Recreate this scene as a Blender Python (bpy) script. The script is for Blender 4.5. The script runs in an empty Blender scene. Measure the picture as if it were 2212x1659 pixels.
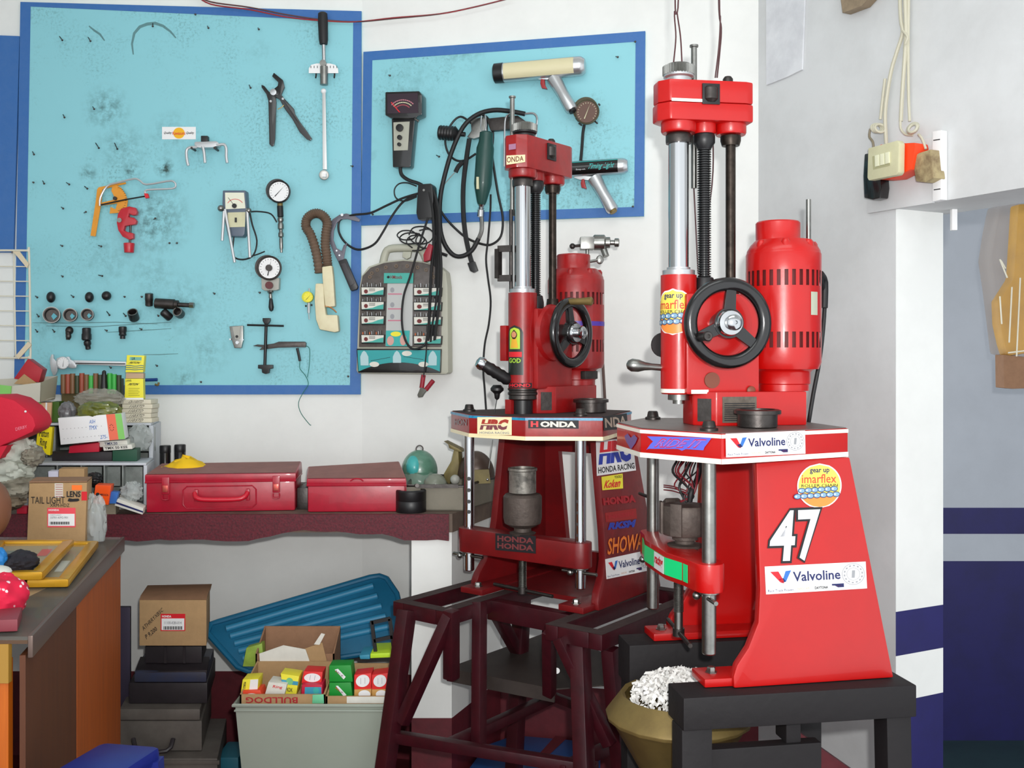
import bpy, bmesh, math, random
from mathutils import Vector as V, Matrix, noise as mnoise
random.seed(7)
sc = bpy.context.scene
COL = sc.collection
# ---------------- camera, world, lights, exposure ----------------
F, CX, HY = 2200.0, 1106.0, 772.0
cd = bpy.data.cameras.new('camera'); cam = bpy.data.objects.new('camera', cd); COL.objects.link(cam)
cd.sensor_width = 36.0; cd.lens = 36.0 * F / 2212.0
cd.shift_y = (HY - 829.5) / 2212.0          # level camera, lens shifted so that verticals stay vertical
cam.location = (0, 0, 0); cam.rotation_euler = (math.pi / 2, 0, 0); cd.clip_start = 0.05
sc.camera = cam
w = bpy.data.worlds.new('world'); sc.world = w; w.use_nodes = True
w.node_tree.nodes['Background'].inputs[0].default_value = (0.93, 0.97, 1.0, 1)
w.node_tree.nodes['Background'].inputs[1].default_value = 1.45
def area(name, loc, rot, sx, sy, power, col=(1, 1, 1)):
    l = bpy.data.lights.new(name, 'AREA'); l.shape = 'RECTANGLE'; l.size = sx; l.size_y = sy; l.energy = power; l.color = col
    o = bpy.data.objects.new(name, l); COL.objects.link(o); o.location = loc; o.rotation_euler = rot; return o
fl = bpy.data.lights.new('camera_flash', 'SPOT'); fl.energy = 135.0; fl.shadow_soft_size = 0.02; fl.spot_size = math.radians(104); fl.spot_blend = 1.0; fl.color = (1, 0.985, 0.96)
fo = bpy.data.objects.new('camera_flash', fl); COL.objects.link(fo); fo.location = (0.05, -0.02, 0.09); fo.rotation_euler = (math.radians(92), 0, math.radians(-4))
area('overhead_fill', (0.1, 1.1, 1.45), (math.radians(35), 0, 0), 1.6, 0.5, 7.0, (0.95, 1, 0.99))  # added overhead fill to brighten the room; no such lamp is seen
sc.view_settings.view_transform = 'Standard'; sc.view_settings.look = 'None'
sc.view_settings.exposure = 0.10; sc.view_settings.gamma = 1.0; sc.view_settings.use_curve_mapping = False

# ---------------- materials ----------------
def lin(c):
    r = []
    for x in c[:3]:
        x /= 255.0; r.append(x / 12.92 if x <= 0.04045 else ((x + 0.055) / 1.055) ** 2.4)
    return (r[0], r[1], r[2], 1)
MATS = {}
def mat(name, rgb, rough=0.5, metal=0.0, var=0.0, vscale=20.0, bump=0.0, bscale=60.0, coat=0.0, dark=None, trans=0.0, alpha=1.0, grain=None):
    if name in MATS: return MATS[name]
    m = bpy.data.materials.new(name); m.use_nodes = True; nt = m.node_tree; N = nt.nodes; L = nt.links
    b = N['Principled BSDF']; c = lin(rgb)
    b.inputs['Base Color'].default_value = c; b.inputs['Roughness'].default_value = rough; b.inputs['Metallic'].default_value = metal
    b.inputs['Coat Weight'].default_value = coat; b.inputs['Transmission Weight'].default_value = trans; b.inputs['Alpha'].default_value = alpha
    tc = N.new('ShaderNodeTexCoord')
    if var > 0:
        no = N.new('ShaderNodeTexNoise'); no.inputs['Scale'].default_value = vscale; no.inputs['Detail'].default_value = 6; no.inputs['Roughness'].default_value = 0.65
        L.new(tc.outputs['Object'], no.inputs['Vector'])
        src = no.outputs['Fac']
        if grain:
            mp = N.new('ShaderNodeMapping'); mp.inputs['Scale'].default_value = grain; L.new(tc.outputs['Object'], mp.inputs['Vector']); L.new(mp.outputs['Vector'], no.inputs['Vector'])
        r = N.new('ShaderNodeValToRGB'); d = lin(dark) if dark else (c[0] * .35, c[1] * .35, c[2] * .35, 1)
        mixc = tuple(c[i] * (1 - var) + d[i] * var for i in range(3)) + (1,)
        r.color_ramp.elements[0].position = 0.36; r.color_ramp.elements[0].color = mixc
        r.color_ramp.elements[1].position = 0.6; r.color_ramp.elements[1].color = c
        L.new(src, r.inputs['Fac']); L.new(r.outputs['Color'], b.inputs['Base Color'])
    if bump > 0:
        n2 = N.new('ShaderNodeTexNoise'); n2.inputs['Scale'].default_value = bscale; n2.inputs['Detail'].default_value = 4
        bp = N.new('ShaderNodeBump'); bp.inputs['Strength'].default_value = bump; bp.inputs['Distance'].default_value = 0.004
        L.new(tc.outputs['Object'], n2.inputs['Vector']); L.new(n2.outputs['Fac'], bp.inputs['Height']); L.new(bp.outputs['Normal'], b.inputs['Normal'])
    MATS[name] = m; return m

WALL = mat('wall_white', (232, 233, 230), .8, var=.10, vscale=3.5, bump=.25, bscale=14, dark=(150, 152, 150))
WALLG = mat('wall_grubby', (214, 216, 217), .8, var=.22, vscale=3.0, bump=.3, bscale=14, dark=(150, 150, 148))
DADO = mat('dado_maroon', (96, 24, 34), .55, var=.35, vscale=18, bump=.2, bscale=30, dark=(40, 10, 18))
NAVY = mat('navy_paint', (28, 24, 92), .5, var=.3, vscale=9, bump=.15, bscale=20, dark=(12, 10, 50))
FARW = mat('far_room_wall', (186, 191, 200), .8, var=.1, vscale=4)
FLOOR = mat('floor_maroon', (84, 22, 28), .45, var=.4, vscale=12, dark=(30, 10, 12), bump=.1)
BLUE = mat('board_blue', (50, 104, 170), .55, var=.2, vscale=45, bump=.15, bscale=50, dark=(80, 120, 175))
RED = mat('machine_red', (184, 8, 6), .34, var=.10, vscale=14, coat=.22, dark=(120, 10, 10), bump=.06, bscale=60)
REDB = mat('machine_red_base_dimmed', (116, 14, 18), .42, var=.35, vscale=14, coat=.2, dark=(50, 8, 12), bump=.08, bscale=60)  # rear machine base: flash falloff and grease both put into this darker red
REDG = mat('machine_red_far_greasy', (156, 16, 18), .4, var=.3, vscale=16, coat=.25, dark=(60, 8, 10), bump=.08, bscale=60)  # duller red for the farther machine: distance dimming plus grease in the colour
REDT = mat('toolbox_red', (172, 16, 44), .36, var=.25, vscale=22, coat=.2, dark=(90, 14, 24), bump=.12, bscale=25)
REDL = mat('toolbox_lid_dusty', (150, 95, 85), .6, var=.3, vscale=16, dark=(90, 50, 48), bump=.1)
MAROON = mat('stand_maroon', (58, 10, 20), .4, var=.4, vscale=24, coat=.1, dark=(24, 6, 10), bump=.15, bscale=50)
GREASE = mat('grease_top', (56, 38, 36), .85, var=.4, vscale=30, dark=(30, 18, 18), bump=.3, bscale=60)
BMET = mat('bright_metal', (202, 204, 206), .34, .55)
CHROME = mat('chrome', (190, 192, 194), .16, 1.0)
STEEL = mat('steel', (150, 150, 146), .34, 1.0, var=.3, vscale=40, dark=(80, 78, 74))
DSTEEL = mat('dark_steel', (78, 74, 72), .42, .85, var=.35, vscale=40, dark=(36, 32, 30), bump=.12, bscale=90)
IRON = mat('cast_iron', (96, 86, 80), .6, .55, var=.35, vscale=45, dark=(50, 42, 40), bump=.25, bscale=110)
BLACK = mat('black_plastic', (22, 21, 23), .42)
BLKG = mat('black_gloss', (16, 15, 16), .22, coat=.4)
RUBBER = mat('black_rubber', (20, 20, 22), .55)
BLKW = mat('black_timber', (17, 12, 15), .7, var=.4, vscale=18, dark=(12, 8, 12), bump=.25, bscale=50)
WHITE = mat('white_print', (236, 236, 236), .45)
TAPE = mat('reflective_tape_white', (250, 246, 232), .25)
TAPEY = mat('reflective_tape_cream', (250, 236, 190), .25)
CYAN = mat('reflective_tape_cyan', (40, 150, 190), .3, var=.5, vscale=90, dark=(20, 60, 110))
GREENT = mat('reflective_tape_green', (20, 220, 130), .3)
INKB = mat('ink_black', (22, 22, 26), .6)
INKN = mat('ink_navy', (28, 36, 92), .5)
INKR = mat('ink_red', (214, 28, 40), .5)
INKBL = mat('ink_blue', (50, 110, 190), .5)
INKG = mat('ink_grey', (150, 152, 156), .6)
YEL = mat('yellow_card', (238, 226, 60), .5)
CARD = mat('cardboard', (176, 142, 100), .8, var=.15, vscale=30, bump=.1, bscale=120)
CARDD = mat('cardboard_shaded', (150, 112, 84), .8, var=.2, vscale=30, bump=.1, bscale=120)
CREAM = mat('cream_plastic', (206, 204, 168), .45, var=.15, vscale=20, dark=(150, 130, 100))
GREYP = mat('grey_plastic', (168, 168, 160), .5)
SILV = mat('silver_paint', (196, 198, 200), .3, .8)
ORAN = mat('orange_card', (246, 86, 20), .35)
GREENC = mat('green_card', (18, 142, 46), .5)
TEAL = mat('teal_card', (60, 172, 168), .5)
PAPER = mat('paper', (222, 220, 210), .8, var=.1, vscale=30)
CLEAR = mat('clear_plastic', (226, 230, 226), .12, alpha=.28, bump=.6, bscale=22)
GLASS = mat('counter_glass', (200, 215, 210), .04, alpha=.12)
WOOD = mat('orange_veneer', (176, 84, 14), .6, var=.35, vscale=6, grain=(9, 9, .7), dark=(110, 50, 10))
GOLD = mat('gold_frame', (212, 160, 40), .3, .35, var=.2, vscale=20, dark=(140, 90, 20))
BRASS = mat('brass_tin', (136, 116, 68), .5, .45, var=.35, vscale=12, dark=(84, 66, 44), bump=.2, bscale=20)
YELC = mat('yellow_cloth', (238, 190, 10), .7, bump=.3, bscale=25)

def board_mat():
    m = bpy.data.materials.new('board_light_blue'); m.use_nodes = True; nt = m.node_tree; N = nt.nodes; L = nt.links
    b = N['Principled BSDF']; b.inputs['Roughness'].default_value = .55
    tc = N.new('ShaderNodeTexCoord')
    def noise(scale, det=6):
        n = N.new('ShaderNodeTexNoise'); n.inputs['Scale'].default_value = scale; n.inputs['Detail'].default_value = det; n.inputs['Roughness'].default_value = .7
        L.new(tc.outputs['Object'], n.inputs['Vector']); return n.outputs['Fac']
    def ramp(src, a, bb):
        r = N.new('ShaderNodeMapRange'); r.inputs[1].default_value = a; r.inputs[2].default_value = bb; L.new(src, r.inputs[0]); return r.outputs[0]
    def mul(a, bb):
        r = N.new('ShaderNodeMath'); r.operation = 'MULTIPLY'; L.new(a, r.inputs[0])
        if isinstance(bb, float): r.inputs[1].default_value = bb
        else: L.new(bb, r.inputs[1])
        return r.outputs[0]
    acc = mul(mul(ramp(noise(3.0), .48, .72), ramp(noise(120, 3), .48, .70)), .8)
    # greasy hand and tool smears, in board coordinates (object origin = world origin of the wall)
    for (px, py, rr, k) in ((230, 235, 60, .5), (355, 362, 26, 1.0), (285, 370, 24, .8), (190, 375, 26, .6), (335, 475, 90, .6), (265, 320, 70, .35),
                            (450, 760, 60, .3), (100, 700, 60, .25), (390, 660, 90, .3), (560, 110, 40, .15), (370, 290, 60, .3), (400, 820, 40, .4), (330, 590, 70, .25), (230, 560, 80, .25)):
        c = N.new('ShaderNodeVectorMath'); c.operation = 'DISTANCE'; L.new(tc.outputs['Object'], c.inputs[0])
        c.inputs[1].default_value = ((px - CX) * 3.19 / F + 1.0107, 0, (HY - py) * 3.19 / F + .1159)
        mk = ramp(c.outputs['Value'], rr * 3.2 / F, 0.0)
        mm = mul(mul(mk, ramp(noise(38), .42, .7)), float(k * 1.9))
        a = N.new('ShaderNodeMath'); a.operation = 'MAXIMUM'; L.new(acc, a.inputs[0]); L.new(mm, a.inputs[1]); acc = a.outputs[0]
    mx = N.new('ShaderNodeMix'); mx.data_type = 'RGBA'; mx.inputs[6].default_value = lin((138, 202, 212)); mx.inputs[7].default_value = lin((40, 70, 66))
    L.new(acc, mx.inputs[0]); L.new(mx.outputs[2], b.inputs['Base Color'])
    MATS['board_light_blue'] = m; return m
BOARD = board_mat()

# ---------------- geometry helpers ----------------
def P(px, py, D): return V(((px - CX) * D / F, D, (HY - py) * D / F))
class Plane:
    def __init__(s, p, n): s.p = V(p); s.n = V(n).normalized()
    def at(s, px, py, off=0.0):
        d = V(((px - CX) / F, 1, (HY - py) / F)); q = s.p + s.n * off
        return d * (q.dot(s.n) / d.dot(s.n))
class MB:
    def __init__(s, M=None): s.v = []; s.f = []; s.m = []; s.mi = 0; s.M = M
    def add(s, vs, fs):
        k = len(s.v); s.v += [V(x) for x in vs]; s.f += [tuple(i + k for i in f) for f in fs]; s.m += [s.mi] * len(fs); return s
    def prism(s, pts, vec):
        n = len(pts); vec = V(vec); a = [V(p) for p in pts]; b = [p + vec for p in a]
        fs = [tuple(range(n)), tuple(range(2 * n - 1, n - 1, -1))] + [(i, n + i, n + (i + 1) % n, (i + 1) % n) for i in range(n)]
        return s.add(a + b, fs)
    def loft(s, A, B):
        n = len(A)
        fs = [tuple(range(n)), tuple(range(2 * n - 1, n - 1, -1))] + [(i, n + i, n + (i + 1) % n, (i + 1) % n) for i in range(n)]
        return s.add(list(A) + list(B), fs)
    def box(s, lo, hi):
        x0, y0, z0 = lo; x1, y1, z1 = hi
        return s.prism([(x0, y0, z0), (x1, y0, z0), (x1, y0, z1), (x0, y0, z1)], (0, y1 - y0, 0))
    def quad(s, *p): return s.add(p, [tuple(range(len(p)))])
    def lathe(s, o, ax, prof, seg=28, cap=True):
        o = V(o); ax = V(ax).normalized(); t = V((0, 0, 1)) if abs(ax.z) < .9 else V((1, 0, 0)); u = ax.cross(t).normalized(); w2 = ax.cross(u)
        vs = []; fs = []
        for (r, h) in prof:
            for i in range(seg):
                a = 2 * math.pi * i / seg; vs.append(o + ax * h + (u * math.cos(a) + w2 * math.sin(a)) * max(r, 1e-5))
        for j in range(len(prof) - 1):
            for i in range(seg):
                i2 = (i + 1) % seg; fs.append((j * seg + i, j * seg + i2, (j + 1) * seg + i2, (j + 1) * seg + i))
        if cap: fs.append(tuple(range(seg - 1, -1, -1))); fs.append(tuple(range((len(prof) - 1) * seg, len(prof) * seg)))
        return s.add(vs, fs)
    def cyl(s, a, b, r, r2=None, seg=20):
        a = V(a); b = V(b); h = (b - a).length
        return s.lathe(a, b - a, [(r, 0), (r if r2 is None else r2, h)], seg)
    def bar(s, a, b, wd, ht=None, up=(0, 0, 1)):
        a = V(a); b = V(b); d = (b - a).normalized(); u = V(up)
        if abs(d.dot(u)) > .95: u = V((0, 1, 0))
        x = d.cross(u).normalized(); y = x.cross(d).normalized(); ht = wd if ht is None else ht
        q = [a - x * wd / 2 - y * ht / 2, a + x * wd / 2 - y * ht / 2, a + x * wd / 2 + y * ht / 2, a - x * wd / 2 + y * ht / 2]
        return s.prism(q, b - a)
    def tube(s, pts, r, seg=8, smooth=4, closed=False, rs=None):
        pts = [V(p) for p in pts]; n = len(pts)
        if smooth > 1 and n > 2:
            out = []; ro = []; rng = n if closed else n - 1
            for i in range(rng):
                p0 = pts[(i - 1) % n] if (closed or i > 0) else pts[0]; p1 = pts[i]; p2 = pts[(i + 1) % n]; p3 = pts[(i + 2) % n] if (closed or i + 2 < n) else pts[-1]
                for k in range(smooth):
                    t = k / smooth
                    out.append(.5 * ((2 * p1) + (-p0 + p2) * t + (2 * p0 - 5 * p1 + 4 * p2 - p3) * t * t + (-p0 + 3 * p1 - 3 * p2 + p3) * t ** 3))
                    if rs: ro.append(rs[i] * (1 - t) + rs[(i + 1) % n] * t)
            if not closed: out.append(pts[-1]); ro.append(rs[-1] if rs else r)
            pts = out; rs = ro if rs else None; n = len(pts)
        vs = []; fs = []; prev = None
        for i, p in enumerate(pts):
            a = pts[(i - 1) % n] if (closed or i > 0) else p; b = pts[(i + 1) % n] if (closed or i < n - 1) else p
            d = (b - a).normalized() if (b - a).length > 1e-9 else V((0, 0, 1))
            if prev is None: prev = d.orthogonal().normalized()
            u = (prev - d * prev.dot(d)); u = u.normalized() if u.length > 1e-6 else d.orthogonal().normalized(); prev = u; w2 = d.cross(u)
            rr = rs[i] if rs else r
            for k in range(seg):
                an = 2 * math.pi * k / seg; vs.append(p + (u * math.cos(an) + w2 * math.sin(an)) * rr)
        for i in range(n if closed else n - 1):
            j = (i + 1) % n
            for k in range(seg):
                k2 = (k + 1) % seg; fs.append((i * seg + k, i * seg + k2, j * seg + k2, j * seg + k))
        if not closed: fs.append(tuple(range(seg - 1, -1, -1))); fs.append(tuple(range((n - 1) * seg, n * seg)))
        return s.add(vs, fs)
    def torus(s, c, ax, R, r, seg=40, ms=10, flat=1.0):
        c = V(c); ax = V(ax).normalized(); u = ax.orthogonal().normalized(); w2 = ax.cross(u); vs = []; fs = []
        for i in range(seg):
            a = 2 * math.pi * i / seg; d = u * math.cos(a) + w2 * math.sin(a)
            for k in range(ms):
                b = 2 * math.pi * k / ms; vs.append(c + d * (R + r * math.cos(b)) + ax * (r * flat * math.sin(b)))
        for i in range(seg):
            for k in range(ms):
                i2 = (i + 1) % seg; k2 = (k + 1) % ms; fs.append((i * ms + k, i2 * ms + k, i2 * ms + k2, i * ms + k2))
        return s.add(vs, fs)
    def ball(s, c, rx, ry=None, rz=None, seg=16, rings=10, jit=0.0, half=False):
        ry = rx if ry is None else ry; rz = rx if rz is None else rz; c = V(c); vs = []; fs = []
        for j in range(rings + 1):
            ph = (math.pi / (2 if half else 1)) * j / rings
            for i in range(seg):
                a = 2 * math.pi * i / seg; k = 1 + random.uniform(-jit, jit)
                vs.append(c + V((rx * math.sin(ph) * math.cos(a), ry * math.sin(ph) * math.sin(a), rz * math.cos(ph))) * k)
        for j in range(rings):
            for i in range(seg):
                i2 = (i + 1) % seg; fs.append((j * seg + i, (j + 1) * seg + i, (j + 1) * seg + i2, j * seg + i2))
        if half: fs.append(tuple(range(rings * seg, (rings + 1) * seg)))
        return s.add(vs, fs)

MW = {}
def wm(o): return MW[o.name]
def finish(name, mb, m, parent=None, bevel=0.0, smooth=True, origin=None):
    base = MW[parent.name] if parent else Matrix.Translation(origin if origin is not None else (0, 0, 0))
    inv = base.inverted(); me = bpy.data.meshes.new(name)
    vs = [inv @ ((mb.M @ v) if mb.M else v) for v in mb.v]
    me.from_pydata(vs, [], mb.f)
    for x in (m if isinstance(m, (list, tuple)) else [m]): me.materials.append(x)
    if isinstance(m, (list, tuple)): me.polygons.foreach_set('material_index', mb.m)
    bm = bmesh.new(); bm.from_mesh(me); bmesh.ops.remove_doubles(bm, verts=bm.verts, dist=1e-6); bmesh.ops.recalc_face_normals(bm, faces=bm.faces)
    if bevel > 0:
        es = [e for e in bm.edges if len(e.link_faces) == 2 and e.calc_face_angle(0) > .5]
        try: bmesh.ops.bevel(bm, geom=es, offset=bevel, segments=2, affect='EDGES', profile=.6, clamp_overlap=True)
        except Exception: pass
    bm.to_mesh(me); bm.free()
    if smooth:
        me.polygons.foreach_set('use_smooth', [True] * len(me.polygons)); me.set_sharp_from_angle(angle=math.radians(38))
    o = bpy.data.objects.new(name, me); COL.objects.link(o)
    if parent: o.parent = parent
    else: o.location = base.translation
    MW[o.name] = base; return o
def meta(o, label, cat, group=None, kind=None):
    if label: o['label'] = label
    if cat: o['category'] = cat
    if group: o['group'] = group
    if kind: o['kind'] = kind
    return o
def thing(name, label, cat, loc, rz=0.0, group=None):
    o = bpy.data.objects.new(name, None); COL.objects.link(o); o.empty_display_size = .05
    o.location = loc; o.rotation_euler = (0, 0, rz); MW[o.name] = Matrix.Translation(loc) @ Matrix.Rotation(rz, 4, 'Z')
    return meta(o, label, cat, group)
def part(name, mb, m, parent, label=None, bevel=0.0, smooth=True, kind=None):
    o = finish(name, mb, m, parent, bevel, smooth)
    if label: o['label'] = label
    if kind: o['kind'] = kind
    return o
def solo(name, label, cat, mb, m, group=None, bevel=0.0, kind=None):
    vs = [(mb.M @ v) if mb.M else v for v in mb.v]
    o = V(((min(v.x for v in vs) + max(v.x for v in vs)) / 2, (min(v.y for v in vs) + max(v.y for v in vs)) / 2, min(v.z for v in vs)))
    return meta(finish(name, mb, m, None, bevel, True, o), label, cat, group, kind)
def struct(name, mb, m, bevel=0.0):
    o = finish(name, mb, m, None, bevel); o['kind'] = 'structure'; return o

TC = {}
def textmesh(s, bold=0.0, res=2):
    key = (s, bold)
    if key in TC: return TC[key]
    c = bpy.data.curves.new('t', 'FONT'); c.body = s; c.resolution_u = res; c.offset = bold; c.fill_mode = 'FRONT'; c.align_x = 'CENTER'; c.space_line = .85
    o = bpy.data.objects.new('t', c); COL.objects.link(o); dg = bpy.context.evaluated_depsgraph_get(); dg.update()
    me = bpy.data.meshes.new_from_object(o.evaluated_get(dg)); vs = [v.co.copy() for v in me.vertices]; fs = [tuple(p.vertices) for p in me.polygons]
    bpy.data.objects.remove(o); bpy.data.curves.remove(c); bpy.data.meshes.remove(me)
    x0 = min(v.x for v in vs); x1 = max(v.x for v in vs); y0 = min(v.y for v in vs); y1 = max(v.y for v in vs)
    TC[key] = ([((v.x - x0) / (x1 - x0), (v.y - y0) / (y1 - y0)) for v in vs], fs); return TC[key]
def bil(TL, TR, BR, BL):
    TL, TR, BR, BL = map(V, (TL, TR, BR, BL))
    return lambda u, v: (BL * (1 - u) + BR * u) * (1 - v) + (TL * (1 - u) + TR * u) * v
def text(s, mp, m, parent, bold=.015, shear=0.0, name='lettering', label=None):
    vs, fs = textmesh(s, bold); mb = MB(); mb.add([mp(u * (1 - shear) + shear * v, v) for u, v in vs], fs)
    return part(name, mb, m, parent, label, smooth=False)
def halftext(s, mp, m, parent, lo, hi, bold=.05, shear=0.0):
    vs, fs = textmesh(s, bold); bm = bmesh.new(); vv = [bm.verts.new((u, v, 0)) for u, v in vs]
    for f in fs:
        try: bm.faces.new([vv[i] for i in f])
        except ValueError: pass
    for z, s_ in ((lo, -1), (hi, 1)): bmesh.ops.bisect_plane(bm, geom=bm.verts[:] + bm.edges[:] + bm.faces[:], plane_co=(0, z, 0), plane_no=(0, s_, 0), clear_outer=True)
    bm.verts.index_update(); mb = MB(); mb.add([mp(v.co.x * (1 - shear) + shear * v.co.y, v.co.y) for v in bm.verts], [tuple(v.index for v in f.verts) for f in bm.faces]); bm.free()
    return part('lettering', mb, m, parent, smooth=False)
def shape(mp, pts, m, parent, name='print', label=None, bevel=0):
    mb = MB(); mb.add([mp(u, v) for u, v in pts], [tuple(range(len(pts)))]); return part(name, mb, m, parent, label, smooth=False)
def ell(cx, cy, rx, ry, n=24, a0=0, a1=360):
    return [(cx + rx * math.cos(math.radians(a0 + (a1 - a0) * i / n)), cy + ry * math.sin(math.radians(a0 + (a1 - a0) * i / n))) for i in range(n if a1 - a0 == 360 else n + 1)]
def sub(mp, u0, v0, u1, v1): return lambda u, v: mp(u0 + (u1 - u0) * u, v0 + (v1 - v0) * v)
def lift(mp, d):   # the same patch raised a hair off its surface, so that print lies on the card
    n = (mp(1, 0) - mp(0, 0)).cross(mp(0, 1) - mp(0, 0)).normalized()
    if n.y > 0 : n = -n
    return lambda u, v: mp(u, v) + n * d
def plq(pl, c, off): return bil(*[pl.at(x, y, off) for x, y in c])
def decal(name, c, pl, m, parent, off=.0012, th=.0008, label=None):
    mb = MB(); mb.prism([pl.at(x, y, off) for x, y in c], -pl.n * th); return part(name, mb, m, parent, label)
def rect(x0, y0, x1, y1): return [(x0, y0), (x1, y0), (x1, y1), (x0, y1)]

# ---------------- room shell ----------------
FL = -1.25; FL2 = -1.58
K = V((-.47, 3.2, 0)); CN = V((.709, 2.93, 0))
WL = Plane((0, 3.2, 0), (0, -1, 0))
dwr = (CN - K).normalized(); WR = Plane(K, (dwr.y, -dwr.x, 0))
R2 = V((1.2, 1.953, 0)); drr = (R2 - CN).normalized(); RW = Plane(CN, (drr.y, -drr.x, 0))
if RW.n.x > 0: RW.n = -RW.n
def vw(a, b, z0, z1): return [V((a[0], a[1], z0)), V((b[0], b[1], z0)), V((b[0], b[1], z1)), V((a[0], a[1], z1))]
DZ = -.986
def wallseg(name, a, b, z0, z1, th, bands=None):
    a = V((a[0], a[1], 0)); b = V((b[0], b[1], 0)); d = (b - a).normalized(); n = V((-d.y, d.x, 0)) * th
    mb = MB(); zs = bands or [(z0, z1, 0)]
    for (q0, q1, mi) in zs:
        mb.mi = mi; mb.prism(vw(a, b, q0, q1), n)
    return mb
mb = wallseg('w', (-2.6, 3.2), K, FL, 1.6, .1, [(FL, DZ, 1), (DZ, 1.6, 0)]); mb2 = wallseg('w', K, CN + dwr * .06, FL, 1.6, .1, [(FL, DZ, 1), (DZ, 1.6, 0)])
mb.mi = 0; k = len(mb.v); mb.v += mb2.v; mb.f += [tuple(i + k for i in f) for f in mb2.f]; mb.m += mb2.m
struct('wall_back', mb, [WALL, DADO])
# right wall: full height up to the pillar edge, then a beam over the opening
def rwp(t): return CN + drr * t
tP = ((V((.9326, 2.481, 0))) - CN).length
rn = -RW.n
mb = MB(); mb.prism(vw(rwp(-.02), rwp(tP), FL2, .362), rn * .14); mb.prism(vw(rwp(-.02), rwp(1.6), .362, 1.6), rn * .19)
struct('wall_right', mb, WALLG)
# pillar with painted bands
pa = rwp(tP) + drr * .0015; pb = pa + rn * .1637
def pq(z): return [V((q.x, q.y, z)) for q in (pa, pb, pb + V((-.02, .12, 0)), rwp(tP - .05) + rn * .05)]
mb = MB()
for (z0, z1, mi) in ((-.62, .362, 0), (-.728, -.62, 1), (-.84, -.728, 0), (FL2, -.84, 1)):
    mb.mi = mi; mb.loft(pq(z0), pq(z1))
struct('trim_1', mb, [WALL, NAVY])
mb = MB()
for (z0, z1, mi) in ((-.62, 1.6, 0), (-.728, -.62, 1), (-.84, -.728, 0), (FL2, -.84, 1)):
    mb.mi = mi; mb.prism(vw((1.1, 4.2), (4.2, 4.2), z0, z1), (0, .1, 0))
struct('wall_far', mb, [FARW, NAVY])
mb = MB(); mb.prism(vw((4.2, 1.0), (4.2, 4.3), FL2, 1.6), (.1, 0, 0)); struct('wall_far_side', mb, FARW)
mb = MB(); mb.box((1.0, 1.5, FL2 - .1), (4.3, 4.3, FL2)); struct('floor_far', mb, mat('far_floor', (40, 62, 62), .4, var=.3, vscale=10))
mb = MB(); mb.prism([V((-2.6, -.5, FL)), V((1.2, -.5, FL)), V((1.2, 1.953, FL)), V((.709, 2.93, FL)), V((-.47, 3.2, FL)), V((-2.6, 3.2, FL))], (0, 0, -.4)); struct('floor', mb, FLOOR)
mb = MB(); mb.prism([V((.9, 2.0, FL2)), V((1.25, 2.0, FL2)), V((1.25, 2.02, FL2)), V((.9, 2.02, FL2))], (0, 0, .01)); struct('trim_2', mb, FLOOR)
mb = MB(); mb.box((-2.7, -.5, FL), (-2.6, 3.3, 1.6)); struct('wall_left', mb, WALL)
mb = MB(); mb.box((-2.7, -.5, 1.6), (4.3, 4.4, 1.7)); struct('ceiling', mb, WALL)

# concrete bench, cast against the wall
BZ = -.4225
def bench():
    t = thing('concrete_bench', 'long concrete work bench with speckled maroon painted front edge along the back wall', 'bench', (-1.0, 2.9, FL))
    def strip(x0, x1, zb0, zb1): return
    top = [V((-2.6, 2.75, 0)), V((-.161, 2.75, 0)), V((-.03, 3.095, 0)), V((-.47, 3.195, 0)), V((-2.6, 3.195, 0))]
    mb = MB(); mb.prism([p + V((0, 0, BZ)) for p in top], (0, 0, -.05)); part('slab', mb, mat('bench_top', (112, 96, 84), .75, var=.45, vscale=14, dark=(60, 40, 36), bump=.3), t)
    # ragged painted front
    xs = [-2.6 + i * .03 for i in range(82)]; mb = MB(); vs = []
    for x in xs:
        x = min(x, -.163); px = CX + x * F / 2.745
        yb = 1167 if px < 540 else (1167 - 22 * min(1, (px - 540) / 90) if px < 680 else 1146 + (px - 680) * .06)
        if px > 850: yb = 1167
        zb = -(yb - HY) / F * 2.745 + random.uniform(-.003, .003)
        vs += [V((x, 2.742, BZ + random.uniform(-.0012, .0008))), V((x, 2.742, zb)), V((x, 2.752, zb)), V((x, 2.752, BZ))]
    n = len(xs); fs = []
    for i in range(n - 1):
        for k in range(4):
            k2 = (k + 1) % 4; fs.append((i * 4 + k, i * 4 + k2, (i + 1) * 4 + k2, (i + 1) * 4 + k))
    fs += [(0, 1, 2, 3), ((n - 1) * 4 + 3, (n - 1) * 4 + 2, (n - 1) * 4 + 1, (n - 1) * 4)]
    mb.add(vs, fs); part('painted_front_edge', mb, mat('bench_red', (98, 20, 36), .65, var=.7, vscale=170, bump=.25, bscale=150, dark=(46, 12, 22)), t, smooth=False)
    # pier under the right end
    def pier(z0, z1): return [V((-.272, 2.756, z0)), V((-.163, 2.756, z0)), V((-.035, 3.09, z0)), V((-.272, 3.15, z0))], [V((-.272, 2.756, z1)), V((-.163, 2.756, z1)), V((-.035, 3.09, z1)), V((-.272, 3.15, z1))]
    mb = MB(); mb.mi = 0; A, B = pier(DZ + .01, BZ - .05); mb.loft(A, B); mb.mi = 1; A, B = pier(FL, DZ + .01); mb.loft(A, B); part('pier', mb, [WALL, DADO], t)
bench()
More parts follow.
